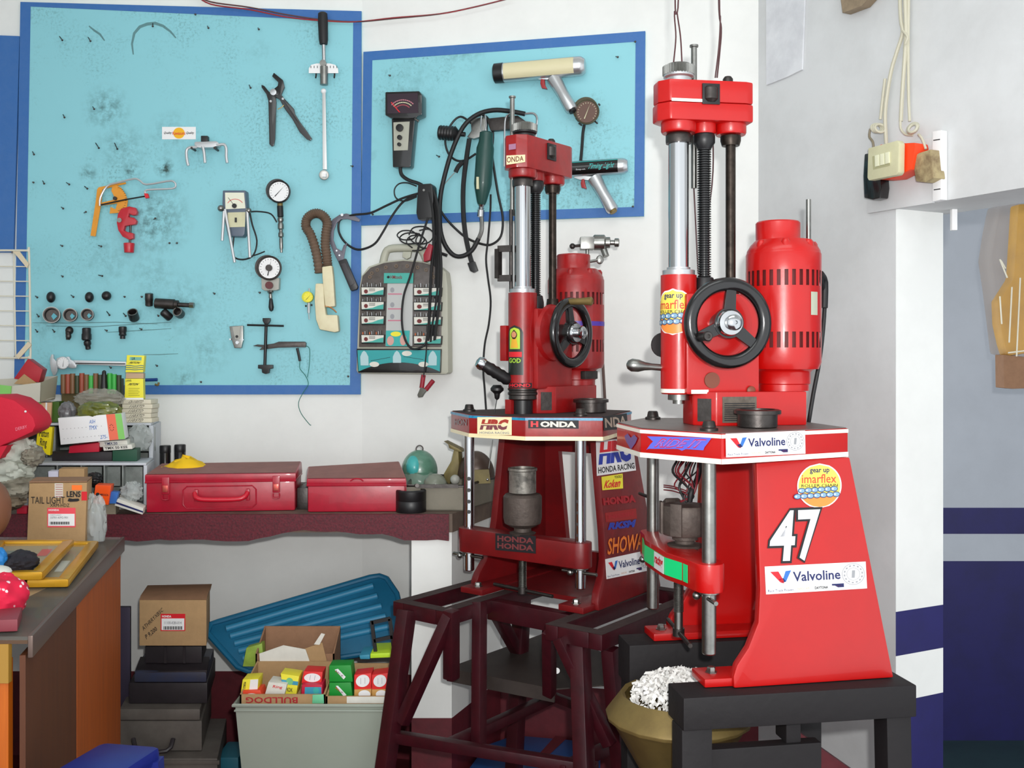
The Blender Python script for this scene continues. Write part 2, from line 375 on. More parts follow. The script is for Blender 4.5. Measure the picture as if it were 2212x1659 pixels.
# ---------------- peg boards and wall fixtures ----------------
def pw(px): return WL if px < 783 else WR
def board(name, label, outer, inner, pl, th=.012):
    mb = MB(); mb.prism([pl.at(x, y, th) for x, y in outer], -pl.n * (th - .0005))
    vs = [pl.at(x, y, th) for x, y in outer]; c = V((sum(v.x for v in vs) / 4, vs[0].y, min(v.z for v in vs)))
    t = thing(name, label, 'board', c)
    part('panel', mb, BOARD, t)
    for i in range(4):
        j = (i + 1) % 4; mb = MB(); mb.prism([pl.at(x, y, th + .0012) for x, y in (outer[i], outer[j], inner[j], inner[i])], -pl.n * .001); part('painted_border', mb, BLUE, t, 'dark blue painted border')
    return t
board('tool_board', 'large light blue plywood tool board with dark blue border, nearly empty, on the left', [(30, 852), (779, 852), (781, 24), (44, 4)], [(52, 832), (756, 832), (763, 46), (66, 14)], WL)
board('tool_board', 'smaller light blue tool board with dark blue border, hung with the two pistol-shaped timing lights', [(780, 487), (1391, 467), (1394, 67), (785, 112)], [(800, 466), (1370, 447), (1373, 90), (804, 130)], WR)
mb = MB(); mb.prism([WL.at(x, y, .010) for x, y in [(-60, 545), (29, 545), (42, 78), (-60, 74)]], -WL.n * .009)
solo('tool_board', 'plain dark blue board cut off by the left photo edge, beside the large tool board', 'board', mb, BLUE)
def hook(px, py, dx, dy, pl=None, r=.0015, L=.013):
    pl = pl or pw(px); a = pl.at(px, py, .010); b = pl.at(px + dx, py + dy, .012 + L)
    mb = MB(); mb.tube([a, (a + b) / 2 , b], r, 6, 2); mb.lathe(b, (b - a), [(r * 1.0, 0), (r * 2.1, .001), (r * 2.1, .003), (r, .004)], 8)
    solo('nail', 'small bare nail sticking out of a light blue tool board with nothing on it', 'nail', mb, DSTEEL, 'empty nails in the tool boards')
for (px, py, dx, dy) in [(128, 78, 6, 8), (190, 80, 5, 8), (330, 50, 0, 6), (448, 56, 2, 4), (557, 60, 2, 3), (200, 230, 3, 5), (136, 247, 3, 6), (206, 308, 7, 11), (247, 308, 6, 13), (70, 327, 3, 6),
        (92, 390, 3, 6), (143, 394, 6, 4), (182, 402, 6, 5), (132, 447, 4, 3), (181, 460, 4, -2), (130, 529, 4, 2), (212, 530, 6, 2), (364, 525, 2, 0), (380, 525, 2, 0), (332, 474, 3, -2), (70, 393, 2, 1),
        (132, 595, 3, 2), (212, 594, 8, 2), (76, 639, 4, 3), (153, 637, 5, 4), (267, 640, 2, 1), (304, 640, 2, 1), (79, 678, 4, 5), (230, 672, 6, 8), (266, 676, 5, 6), (340, 680, 2, 2), (76, 711, 4, 5), (113, 711, 4, 5), (226, 712, 4, 2), (301, 709, 4, 2),
        (460, 632, 3, 2), (538, 183, 3, 6), (336, 788, 3, 2), (236, 792, 3, 2), (432, 824, 2, 1), (558, 631, 3, 1), (420, 30, 2, 1), (757, 358, 4, 1), (750, 812, 2, 1), (839, 162, 3, 1), (942, 335, 6, 3), (1330, 122, 4, 1), (1370, 90, 2, 0), (803, 462, 2, 1), (1365, 446, 2, 0)]:
    hook(px, py, dx, dy)
def stain(pts, r, lab):
    mb = MB(); rs = [r * (.3 + .7 * math.sin(math.pi * (i + .5) / len(pts))) for i in range(len(pts))]
    P_ = [WL.at(x, y, .0122) for x, y in pts]
    up = []; lo = []
    for i, p in enumerate(P_):
        d = (P_[min(i + 1, len(P_) - 1)] - P_[max(i - 1, 0)]).normalized(); nn = V((-d.z, 0, d.x)); up.append(p + nn * rs[i]); lo.append(p - nn * rs[i])
    for i in range(len(P_) - 1): mb.quad(up[i], up[i + 1], lo[i + 1], lo[i])
    return mb
# ring of grease left by a hoop once hung there
STAIN = mat('grease_stain', (70, 92, 84), .6, alpha=.42)
mb = stain([(288, 118), (285, 95), (290, 72), (302, 58), (318, 52), (335, 50), (352, 56), (368, 68), (380, 82)], .005, '')
solo('grease_ring', 'dark curved grease mark left on the upper blue board', 'stain', mb, STAIN)
mb = stain([(192, 56), (204, 66), (216, 74), (226, 88)], .0035, '')
solo('grease_streak', 'short curved dark grease streak at the upper left of the blue board', 'stain', mb, STAIN)
for i, pts in enumerate([[(70, 697), (150, 698), (250, 696), (340, 700)], [(100, 704), (200, 706), (300, 700), (370, 696)], [(230, 718), (300, 714), (370, 710)], [(310, 766), (345, 766), (385, 764)]]):
    solo('scratch', ['long faint scratch under the large open sockets', 'long faint scratch just above the lowest row of sockets', 'short faint scratch right of the lowest sockets', 'short faint scratch above the upper yellow piston box'][i], 'stain', stain(pts, .0014, ''), STAIN)

def wpoly(mb, pts, off, th, pl=None, s=1.0, ox=0, oy=0):
    pl = pl or pw(pts[0][0] / s + ox); mb.prism([pl.at(ox + x / s, oy + y / s, off) for x, y in pts], -pl.n * th); return mb
def wcyl(mb, x, y, r, off0, off1, pl=None, r1=None, seg=24):
    pl = pl or pw(x); c0 = pl.at(x, y, off0); c1 = pl.at(x, y, off1); k = c0.y / F
    mb.cyl(c0, c0 + pl.n * (off1 - off0), r * k, (r if r1 is None else r1) * k, seg); return mb
def wtube(mb, pts, rpx, off=.02, pl=None, seg=8, smooth=4, closed=False):
    pl = pl or pw(pts[0][0]); q = [pl.at(p[0], p[1], p[2] if len(p) > 2 else off) for p in pts]
    return mb.tube(q, rpx * q[0].y / F, seg, smooth, closed)
def T(name, label, cat, px, py, group=None, off=.02): return thing(name, label, cat, pw(px).at(px, py, off), 0, group)

# --- torque wrench
t = T('torque_wrench', 'long beam torque wrench with black grip hanging upright right of the open pliers', 'wrench', 700, 390)
a = lambda x, y, o=.03: WL.at(x, y, o)
mb = MB(); mb.lathe(a(697, 27), a(699, 96) - a(697, 27), [(.010, 0), (.0145, .004), (.0155, .03), (.0145, .085), (.012, .099), (.006, .101)], 20); part('grip', mb, RUBBER, t)
mb = MB(); mb.cyl(a(699, 95), a(700, 146), .006); part('shaft', mb, CHROME, t)
mb = MB(); mb.prism([a(x, y, .034) for x, y in [(667, 158), (667, 148), (672, 140), (684, 137), (712, 137), (724, 140), (730, 148), (731, 158)]], -WL.n * .002); s_ = part('scale_plate', mb, WHITE, t, 'white half-round scale')
for k in range(9):
    mb = MB(); x = 671 + k * 7; mb.prism([a(q, r, .0348) for q, r in rect(x, 142, x + 1.2, 147)], -WL.n * .0006); part('tick', mb, INKB, s_)
mb = MB(); mb.cyl(a(700, 144, .034), a(700, 183, .034), .0125); mb.cyl(a(699, 138, .034) - WL.n * .004, a(699, 138, .034) + WL.n * .012, .010); part('sleeve', mb, STEEL, t)
mb = MB(); mb.ball(a(699, 197), .0085); part('pointer_ball', mb, WHITE, t)
mb = MB(); mb.prism([a(x, y, .034) for x, y in [(696, 200), (703, 200), (706, 366), (697, 366)]], -WL.n * .006); part('beam', mb, mat('beam_steel', (205, 206, 205), .35, .4), t, bevel=.001)
mb = MB(); mb.cyl(a(700, 378, .012), a(700, 378, .036), .0155); h_ = part('drive_head', mb, STEEL, t, bevel=.002)
mb = MB(); mb.prism([a(x, y, .046) for x, y in rect(696, 374, 704, 382)], -WL.n * .014); part('square_drive', mb, WHITE, h_)
mb = MB();
for x in (682, 722): mb.tube([a(x, 156, .012), a(x + 1, 160, .03), a(x, 168, .04)], .0025, 6, 2)
part('pin', mb, DSTEEL, t)
# --- pliers
s = 2.765
t = T('slip_joint_pliers', 'open black-handled slip joint pliers left of the torque wrench', 'pliers', 610, 315)
mb = MB(); wpoly(mb, [(1560, 505), (1562, 522), (1590, 562), (1602, 600), (1606, 760), (1608, 860), (1622, 875), (1636, 868), (1643, 830), (1650, 610), (1645, 575), (1605, 545), (1578, 512)], .030, .009, WL, s); part('left_handle', mb, BLKG, t, bevel=.002)
mb = MB(); wpoly(mb, [(1635, 433), (1624, 455), (1662, 492), (1658, 512), (1618, 545), (1648, 582), (1670, 594), (1700, 650), (1745, 710), (1790, 790), (1832, 832), (1852, 840), (1864, 828), (1838, 790), (1790, 725), (1762, 680), (1756, 650), (1700, 590), (1680, 565), (1700, 520), (1690, 478)], .026, .009, WL, s); part('right_handle', mb, BLKG, t, bevel=.002)
mb = MB(); wcyl(mb, 1637 / s, 556 / s, 7, .02, .034, WL); part('pivot', mb, SILV, t, bevel=.001)
mb = MB(); wcyl(mb, 1622 / s, 610 / s, 2.5, .02, .032, WL); wcyl(mb, 1693 / s, 594 / s, 2.5, .02, .029, WL); part('rivet', mb, SILV, t)
mb = MB(); wtube(mb, [(600, 236), (608, 232), (613, 227)], 1.2, .028, WL); part('spring', mb, mat('spring_gold', (180, 160, 110), .4, .7), t)
# --- sticker
t = T('sticker', 'small white rectangular sticker with a yellow round emblem on the large board', 'sticker', 386, 300, off=.013)
decal('card', rect(350, 274, 423, 301), WL, WHITE, t, .0135); mp = plq(WL, rect(350, 274, 423, 301), .0139)
b_ = shape(mp, ell(.5, .5, .17, .44), mat('sticker_yellow', (240, 180, 20), .5), t, 'emblem'); mp = plq(WL, rect(350, 274, 423, 301), .0142)
text('Quality', sub(mp, .04, .38, .30, .62), INKB, t, shear=.1); text('Quality', sub(mp, .70, .38, .96, .62), INKB, t, shear=.1); text('Kawasumi', sub(mp, .31, .36, .69, .62), INKR, t)
# --- three leg puller
t = T('three_leg_puller', 'chrome three-legged puller with black square knob below the sticker', 'puller', 446, 355)
mb = MB(); wpoly(mb, [(1158, 856), (1165, 846), (1290, 842), (1306, 852), (1305, 868), (1270, 880), (1190, 882), (1165, 875)], .045, .03, WL, s); part('body', mb, BMET, t, bevel=.003)
mb = MB(); wpoly(mb, rect(1199, 810, 1240, 845), .045, .02, WL, s); part('knob', mb, BLACK, t, bevel=.002)
for pts in ([(426, 318), (410, 319), (403, 326), (404, 345), (407, 358)], [(438, 316), (441, 330), (443, 352)], [(468, 314), (484, 312), (489, 322), (489, 338), (491, 352)]):
    mb = MB(); wtube(mb, pts, 3.2, .045, WL, 10, 3); part('leg', mb, BMET, t)
mb = MB(); wcyl(mb, 422, 325, 2.5, .012, .05, WL); wcyl(mb, 471, 325, 2.5, .012, .05, WL); part('screw', mb, DSTEEL, t)
# --- vernier saw / protractor frame
t = T('protractor_gauge', 'orange angle protractor with a bent wire handle on the left board', 'gauge', 230, 510)
OC = mat('orange_plate', (226, 150, 40), .5, var=.15, vscale=40)
mb = MB(); wpoly(mb, [(590, 1118), (750, 1088), (752, 1098), (612, 1130), (606, 1200), (570, 1412), (540, 1408), (572, 1200), (580, 1130)], .024, .003, WL, s); part('arm', mb, OC, t)
mb = MB(); wpoly(mb, [(690, 1105), (722, 1120), (750, 1160), (763, 1200), (756, 1245), (725, 1270), (655, 1275), (660, 1235), (690, 1250), (700, 1215), (600, 1228), (598, 1212), (690, 1190), (665, 1140), (672, 1108)], .027, .003, WL, s); d_ = part('dial_plate', mb, OC, t)
for k in range(14):
    an = math.radians(-80 + 160 * k / 13); x = 700 + 52 * math.cos(an); y = 1190 - 70 * math.sin(an)
    mb = MB(); wpoly(mb, [(x - 5, y - 1), (x + 5, y - 1), (x + 5, y + 1), (x - 5, y + 1)], .0276, .0005, WL, s); part('tick', mb, INKB, d_)
mb = MB(); wcyl(mb, 695 / s, 1188 / s, 4, .02, .034, WL); part('hub', mb, DSTEEL, t)
mb = MB(); wtube(mb, [(600 / s, 1224 / s), (750 / s, 1192 / s), (868 / s, 1172 / s)], 1.6, .032, WL, 8, 1); part('blade', mb, BLACK, t)
mb = MB(); wtube(mb, [(596 / s, 1230 / s), (600 / s, 1180 / s), (640 / s, 1112 / s), (700 / s, 1092 / s), (800 / s, 1068 / s), (835 / s, 1078 / s), (875 / s, 1102 / s), (1000 / s, 1082 / s), (1036 / s, 1084 / s), (1050 / s, 1104 / s), (1030 / s, 1126 / s), (900 / s, 1132 / s), (868 / s, 1140 / s), (868 / s, 1160 / s)], 2.1, .034, WL, 8, 3); part('wire_handle', mb, BMET, t)
mb = MB(); wpoly(mb, [(860, 1155), (880, 1155), (888, 1180), (868, 1184)], .038, .01, WL, s); part('clip', mb, INKR, t)
# --- pipe cutter
t = T('pipe_cutter', 'red tube cutter hanging below the orange protractor', 'tube cutter', 279, 545)
RC = mat('cutter_red', (190, 20, 40), .35, coat=.3, var=.15, vscale=30)
mb = MB(); wpoly(mb, [(722, 1245), (770, 1232), (808, 1240), (818, 1265), (812, 1284), (790, 1286), (770, 1275), (765, 1295), (800, 1300), (815, 1318), (808, 1340), (775, 1345), (745, 1350), (738, 1375), (760, 1385), (795, 1392), (795, 1425), (770, 1432), (730, 1412), (705, 1375), (696, 1330), (702, 1280)], .040, .018, WL, s); part('frame', mb, RC, t, bevel=.003)
mb = MB(); wtube(mb, [(780 / s, 1345 / s), (776 / s, 1455 / s)], 2.6, .032, WL, 8, 1); part('screw', mb, DSTEEL, t)
mb = MB(); mb.cyl(WL.at(771 / s, 1452 / s, .032), WL.at(771 / s, 1510 / s, .032), .017, .0145, 14); part('knob', mb, RC, t, bevel=.002)
mb = MB(); wcyl(mb, 722 / s, 1318 / s, 5, .03, .043, WL); part('wheel', mb, STEEL, t)
# --- meter on legs
t = T('dwell_meter', 'small grey meter with cream dial and three chrome legs on the left board', 'meter', 507, 510)
mb = MB(); wpoly(mb, [(481, 411), (530, 411), (533, 455), (528, 505), (524, 511), (492, 510), (484, 470), (480, 440)], .050, .04, WL); part('body', mb, mat('meter_slate', (88, 100, 116), .4), t, bevel=.003)
f_ = decal('dial_face', [(486, 416), (527, 416), (530, 450), (487, 452)], WL, mat('dial_cream', (226, 226, 205), .3), t, .052); mp = plq(WL, [(486, 416), (527, 416), (530, 450), (487, 452)], .0525)
mb = MB()
for k in range(12):
    a0 = math.radians(150 - 10 * k); a1 = math.radians(150 - 10 * (k + 1))
    q = [mp(.5 + r * math.cos(w_), .12 + r * 1.1 * math.sin(w_)) for r, w_ in ((.42, a0), (.42, a1), (.45, a1), (.45, a0))]; mb.quad(*q)
part('scale_arc', mb, INKR, f_)
mb = MB(); mb.quad(mp(.5, .1), mp(.14, .7), mp(.17, .7), mp(.53, .1)); part('needle', mb, INKB, f_)
mb = MB(); wcyl(mb, 507, 445, 5, .05, .056, WL); part('pivot_cap', mb, BLACK, t)
f_ = decal('label_plate', [(492, 459), (530, 458), (529, 490), (493, 491)], WL, CREAM, t, .052)
mb = MB(); wpoly(mb, rect(507, 470, 511, 480), .056, .004, WL); part('switch', mb, BLACK, t)
for q in ([(484, 456), (480, 520)], [(486, 452), (507, 567)], [(534, 452), (540, 556)]):
    mb = MB(); wtube(mb, q, 3.1, .058, WL, 10, 1); part('leg', mb, BMET, t)
mb = MB(); mb.ball(WL.at(477, 450, .055), .010); mb.ball(WL.at(537, 455, .055), .009); part('thumb_screw', mb, STEEL, t)
mb = MB(); wtube(mb, [(534, 465), (540, 458), (560, 457), (585, 462), (598, 480)], 1.6, .05, WL); wtube(mb, [(540, 460), (545, 485), (555, 520), (548, 550), (530, 560), (510, 558), (503, 545), (505, 512)], 1.8, .045, WL); wtube(mb, [(548, 552), (560, 548), (572, 543)], 1.4, .045, WL); part('cable', mb, RUBBER, t)
# --- compression gauge
def dialface(t, x, y, r, off, pl, face=WHITE, ink=INKB, n=16, ndl=(.55, .6)):
    mb = MB(); wcyl(mb, x, y, r * .86, off - .001, off + .001, pl); f = part('dial_face', mb, face, t)
    c = pl.at(x, y, off + .0015); k = c.y / F; ux = V((-pl.n.y, pl.n.x, 0)).normalized() * k * r; uz = V((0, 0, k * r))
    for i in range(n):
        a_ = math.radians(225 - 270 * i / (n - 1)); d = ux * math.cos(a_) + uz * math.sin(a_); e = (uz * math.cos(a_) - ux * math.sin(a_)) * .018
        mb = MB(); mb.quad(c + d * .68 - e, c + d * .78 - e, c + d * .78 + e, c + d * .68 + e); part('tick', mb, ink, f)
    d = ux * ndl[0] + uz * ndl[1]; e = (uz * ndl[0] - ux * ndl[1]) * .05
    mb = MB(); mb.quad(c - d * .7 - e + pl.n * .0006, c - d * .7 + e + pl.n * .0006, c + d * .8 + pl.n * .0006); part('needle', mb, ink, f); return f
t = T('compression_gauge', 'round white-faced compression gauge on a black and brass stem, upper middle of the left board', 'gauge', 605, 545)
mb = MB(); wcyl(mb, 603, 414, 24.5, .018, .045, WL, seg=36); mb.torus(WL.at(603, 414, .045), WL.n, .033, .0028, 36, 8); part('case', mb, BLKG, t)
dialface(t, 603, 414, 24.5, .046, WL)
mb = MB(); wtube(mb, [(605, 438), (605, 447)], 6, .03, WL, 10, 1); part('collar', mb, BRASS, t)
mb = MB(); wtube(mb, [(605, 445), (606, 468)], 6.5, .03, WL, 12, 1); part('grip', mb, RUBBER, t)
mb = MB(); c0 = WL.at(606, 468, .03); ax = WL.at(608, 545, .03) - c0; mb.lathe(c0, ax, [(.006, 0), (.009, .003), (.010, .012), (.007, .018), (.0095, .024), (.0095, .038), (.006, .041), (.006, .048), (.0085, .052), (.0085, .062), (.005, .066), (.006, .070), (.006, .098), (.004, .103), (.004, .112)], 12); part('stem', mb, STEEL, t)
# --- dial test unit
t = T('hand_tachometer', 'round white-faced dial with a small crank plunger below the compression gauge', 'gauge', 583, 665)
mb = MB(); wpoly(mb, [(564, 600), (603, 600), (602, 625), (596, 627), (572, 628), (565, 624)], .038, .024, WL); part('gear_case', mb, GREYP, t, bevel=.002)
mb = MB(); wcyl(mb, 582, 579, 26, .014, .046, WL, seg=36); mb.torus(WL.at(582, 579, .046), WL.n, .0355, .003, 36, 8); part('case', mb, DSTEEL, t)
dialface(t, 582, 579, 26, .047, WL, ndl=(.2, .9)); mb = MB(); wcyl(mb, 582, 579, 7, .046, .056, WL); part('hub', mb, DSTEEL, t)
mb = MB(); wcyl(mb, 584, 617, 8, .03, .05, WL); part('button', mb, mat('button_maroon', (90, 20, 24), .3), t)
mb = MB(); c0 = WL.at(584, 627, .03); mb.lathe(c0, WL.at(586, 672, .03) - c0, [(.008, 0), (.010, .006), (.005, .012), (.006, .022), (.005, .026)], 12); part('spindle', mb, STEEL, t)
mb = MB(); mb.lathe(WL.at(585, 643, .03), WL.at(586, 672, .03) - c0, [(.004, 0), (.006, .008), (.0085, .030), (.006, .040), (.001, .043)], 12); part('crank_knob', mb, BLACK, t)
# --- yellow dial indicator
t = T('dial_indicator', 'tiny yellow-faced dial indicator left of the cream handset', 'gauge', 667, 688)
mb = MB(); wcyl(mb, 666, 642, 12, .014, .03, WL); part('case', mb, mat('indicator_yellow', (206, 206, 30), .4), t)
dialface(t, 666, 642, 12, .031, WL, YEL, INKB, 8)
mb = MB(); wtube(mb, [(668, 623), (668, 632)], 1.8, .022, WL, 8, 1); wtube(mb, [(667, 654), (667, 676)], 3.2, .022, WL, 8, 1); wtube(mb, [(667, 676), (668, 690)], 1.2, .022, WL, 8, 1); part('stem', mb, SILV, t)
mb = MB(); wtube(mb, [(661, 659), (661, 663)], 2, .026, WL, 8, 1); wtube(mb, [(673, 657), (673, 661)], 2, .026, WL, 8, 1); part('lug', mb, BLACK, t)
# --- spark plug wrench shaped feeler holder
t = T('feeler_gauge_case', 'small grey tapered metal case left of the bar puller with crossbar', 'case', 511, 752)
mb = MB(); wpoly(mb, [(495, 705), (525, 703), (525, 733), (521, 752), (506, 752), (500, 733)], .028, .014, WL); part('shell', mb, STEEL, t, bevel=.002)
mb = MB(); wpoly(mb, [(502, 706), (519, 705), (518, 732), (508, 732)], .031, .003, WL); part('channel', mb, GREYP, t)
mb = MB(); wcyl(mb, 512, 727, 3, .03, .033, WL); part('hole', mb, BLACK, t)
mb = MB(); wcyl(mb, 513, 740, 3.5, .028, .033, WL); wcyl(mb, 499, 733, 2, .02, .03, WL); wcyl(mb, 526, 734, 2, .02, .03, WL); part('rivet', mb, CHROME, t)
# --- black puller with cross bar
t = T('bar_puller', 'black upright bar puller with crossbar near the bottom of the large board', 'puller', 573, 808)
mb = MB(); wtube(mb, [(575, 700), (572, 795)], 3.4, .03, WL, 10, 1); part('spindle', mb, BLACK, t)
mb = MB(); wpoly(mb, [(567, 687), (583, 687), (583, 693), (579, 700), (571, 700), (567, 693)], .038, .016, WL); part('head', mb, BLACK, t, bevel=.0015)
mb = MB(); wtube(mb, [(534, 702), (613, 704)], 2.2, .036, WL, 8, 1); part('crossbar', mb, BLACK, t)
mb = MB(); wpoly(mb, [(557, 788), (589, 788), (589, 796), (582, 797), (581, 806), (573, 808), (566, 805), (565, 797), (557, 796)], .036, .014, WL); part('foot', mb, BLACK, t, bevel=.0015)
t = T('grease_pencil_probe', 'dark flat test probe with thin green lead crossing behind the black bar puller', 'probe', 610, 765)
mb = MB(); wpoly(mb, [(546, 747), (556, 744), (570, 745), (591, 742), (602, 738), (658, 738), (661, 741), (660, 750), (640, 750), (600, 751), (560, 756), (566, 750)], .024, .012, WL); part('body', mb, DSTEEL, t, bevel=.001)
mb = MB(); wtube(mb, [(642, 752), (645, 765), (648, 780)], 3, .024, WL); part('clip', mb, BLACK, t)
mb = MB(); wtube(mb, [(648, 780), (648, 796), (660, 812), (666, 830), (655, 848), (645, 870), (650, 892), (668, 916), (672, 918)], .8, .022, WL, 6); wtube(mb, [(661, 747), (669, 755), (668, 790), (664, 815)], .8, .024, WL, 6); part('lead', mb, mat('lead_green', (30, 110, 100), .5), t)
# --- breather hose and cream handset
t = T('ribbed_hose_handset', 'brown ribbed hose folded in two with cream plastic ends on the large board', 'hose', 700, 712)
hp = [(690, 590), (686, 560), (679, 530), (670, 505), (661, 490), (663, 473), (674, 463), (687, 461), (700, 468), (707, 482), (704, 505), (703, 530), (706, 555), (708, 575)]
q = MB(); q.tube([WL.at(x, y, .045) for x, y in hp], .014, 4, 8); cen = [sum((q.v[i * 4 + k] for k in range(4)), V()) / 4 for i in range(len(q.v) // 4)]
mb = MB(); mb.tube(cen, .0145, 14, 1, rs=[.0155 if i % 2 else .0125 for i in range(len(cen))]); part('ribbed_hose', mb, mat('hose_brown', (112, 92, 76), .6, var=.25, vscale=30), t)
mb = MB(); wpoly(mb, [(681, 612), (699, 612), (701, 655), (704, 680), (729, 680), (732, 716), (722, 718), (690, 712), (682, 690), (679, 650)], .062, .034, WL); part('handset', mb, mat('handset_cream', (222, 214, 178), .5, var=.12, vscale=40, dark=(170, 120, 70)), t, bevel=.005)
mb = MB(); wpoly(mb, [(695, 576), (717, 573), (720, 600), (724, 662), (702, 664), (696, 600)], .066, .03, WL); part('tube_end', mb, mat('handset_cream', (222, 214, 178)), t, bevel=.005)
mb = MB(); wtube(mb, [(702, 661), (712, 663), (720, 668), (727, 675)], 1.2, .064, WL); part('rust_line', mb, mat('rust', (190, 120, 60), .7), t)
# --- pruning-saw like strap wrench
t = T('oil_filter_wrench', 'dark grey curved hook wrench with black handle right of the ribbed hose', 'wrench', 745, 625)
mb = MB(); pl = WL; wpoly(mb, [(712, 487), (718, 474), (733, 464), (748, 461), (766, 466), (778, 474), (776, 479), (766, 477), (750, 473), (736, 474), (727, 482), (721, 498), (720, 518), (727, 536), (738, 542), (742, 530), (750, 524), (746, 540), (743, 556), (744, 566), (730, 564), (721, 546), (713, 526), (711, 505)], .036, .006, WL); part('hook_arm', mb, mat('wrench_grey', (96, 94, 104), .5, .3), t, bevel=.001)
mb = MB(); wpoly(mb, [(730, 564), (747, 558), (773, 619), (771, 625), (760, 629), (757, 627)], .042, .018, WL); part('handle', mb, BLACK, t, bevel=.003)
mb = MB(); wpoly(mb, [(736, 570), (746, 567), (766, 612), (757, 618)], .0445, .003, WL); part('handle_panel', mb, mat('panel_charcoal', (52, 50, 54), .5), t, bevel=.001)
mb = MB(); wcyl(mb, 728, 542, 2, .03, .038, WL, seg=10); wcyl(mb, 734, 552, 2, .03, .038, WL, seg=10); wcyl(mb, 741, 466, 3, .03, .05, WL, seg=10); part('rivet', mb, SILV, t)
# --- sockets on the board
SK = 'black impact sockets on the large board'
def socket_open(x, y, r, lab, L=.03, sq=True, tilt=(3, 2)):
    t = T('socket', lab, 'socket', x, y, SK); k = 3.19 / F
    c0 = WL.at(x, y, .014); c1 = WL.at(x - tilt[0], y - tilt[1], .014 + L); ax = c1 - c0; R = r * k
    mb = MB(); mb.lathe(c0, ax, [(R * .86, 0), (R * .9, .004), (R, .012), (R, L - .002), (R * .95, L), (R * .80, L), (R * .76, L - .006), (R * .74, .006), (.0, .006)], 26, cap=False); mb.add([c0 + v for v in []], []); part('shell', mb, DSTEEL, t)
    mb = MB(); mb.lathe(c1 - ax.normalized() * .0006, ax, [(R * .99, 0), (R * .99, .0010), (R * .94, .0010), (R * .94, 0)], 26, cap=False); part('worn_rim', mb, STEEL, t)
    if sq:
        q = .36 * R; m = c0 + ax.normalized() * .010 + V((.16 * R, 0, -.1 * R)); u = V((1, 0, 0)); z = V((0, 0, 1))
        mb = MB(); mb.prism([m + u * q * 1.3, m + z * q * 1.1, m - u * q * .8, m - z * q * 1.3], ax.normalized() * .004); part('square_hole', mb, mat('board_seen', (110, 190, 205), .6), t)
socket_open(114, 682, 17.5, 'largest open round socket, leftmost of three open sockets', .036)
socket_open(154, 682, 14.5, 'middle one of the three round open sockets', .034)
socket_open(191, 681, 13, 'smallest and rightmost of the three round open sockets', .032)
def socket_solid(x, y, rx, ry, lab, x2=None, y2=None, seg=14, step=None):
    t = T('socket', lab, 'socket', x, y, SK); k = 3.18 / F; mb = MB()
    if x2 is None: mb.ball(WL.at(x, y, .026), rx * k, .014, ry * k, seg, 10)
    else:
        a_ = WL.at(x, y, .034); b_ = WL.at(x2, y2, .026); L = (b_ - a_).length; r0 = rx * k; r1 = ry * k
        mb.lathe(a_, b_ - a_, [(r0 * .7, 0), (r0 * .92, 0), (r0, .002), (r0, L * .55), (r1, L * .62), (r1, L - .002), (r1 * .85, L)], seg)
    part('shell', mb, BLACK if x2 is None else DSTEEL, t)
socket_solid(110, 642, 9, 12, 'small dark socket end-on, top row far left'); socket_solid(193, 642, 9, 11.5, 'small dark socket end-on above the smallest open socket'); socket_solid(230, 639, 10, 10, 'round dark socket end-on, third in the top row')
socket_solid(322, 634, 8.5, 8, 'upright black deep socket at the right of the top row', 322, 661)
def socket_tilt(parent, m0, m1, r, L, nm='shell'):
    c1 = WL.at(*m1); ax = (c1 - WL.at(*m0)).normalized(); c0 = c1 - ax * L; mb = MB(); mb.lathe(c0, ax, [(r * .8, 0), (r * .95, .002), (r, .004), (r, L), (r * .8, L), (r * .72, L - .004), (r * .70, L - .02), (0, L - .02)], 20, cap=False); o = part(nm, mb, DSTEEL, parent)
    mb = MB(); mb.lathe(c1 - ax * .0006, ax, [(r, 0), (r, .0012), (r * .82, .0012), (r * .82, 0)], 20, cap=False); part('worn_rim', mb, STEEL, o)
t = T('socket', 'tilted grey socket with an open mouth between the two nails of the open socket row', 'socket', 289, 700, SK); socket_tilt(t, (291, 690, .016), (286, 674, .040), .0155, .032)
t = T('universal_joint', 'black universal joint socket in the lowest row, left one', 'socket', 149, 735, SK); mb = MB(); mb.ball(WL.at(150, 714, .03), .012, .012, .013); mb.ball(WL.at(148, 726, .034), .0085, .0085, .012); mb.cyl(WL.at(148, 718, .032), WL.at(147, 734, .032), .009, .006, 12); part('joint', mb, DSTEEL, t)
t = T('impact_adapter', 'black stepped socket pair in the middle of the lowest row', 'socket', 189, 755, SK)
mb = MB(); mb.lathe(WL.at(187, 708, .03), WL.at(187, 738, .03) - WL.at(187, 708, .03), [(.010, 0), (.013, .002), (.013, .018), (.0145, .020), (.0145, .036), (.011, .040)], 16); part('socket_body', mb, BLACK, t)
mb = MB(); mb.lathe(WL.at(188, 736, .03), WL.at(191, 756, .03) - WL.at(188, 736, .03), [(.008, 0), (.011, .003), (.011, .012), (.008, .016), (.008, .026), (.005, .028)], 14); part('extension', mb, BLACK, t)
t = T('impact_adapter', 'short black stepped socket alone at the right of the lowest row', 'socket', 265, 732, SK)
mb = MB(); mb.lathe(WL.at(265, 705, .03), V((0, 0, -1)), [(.009, 0), (.012, .002), (.012, .016), (.0105, .019), (.0105, .024), (.012, .027), (.008, .030), (.008, .039)], 16); part('socket_body', mb, BLACK, t)
t = T('flywheel_puller', 'black cylinder puller with a hex bolt and two sockets hung under it', 'puller', 375, 690, SK)
a_ = WL.at(335, 655, .04); b_ = WL.at(420, 660, .04)
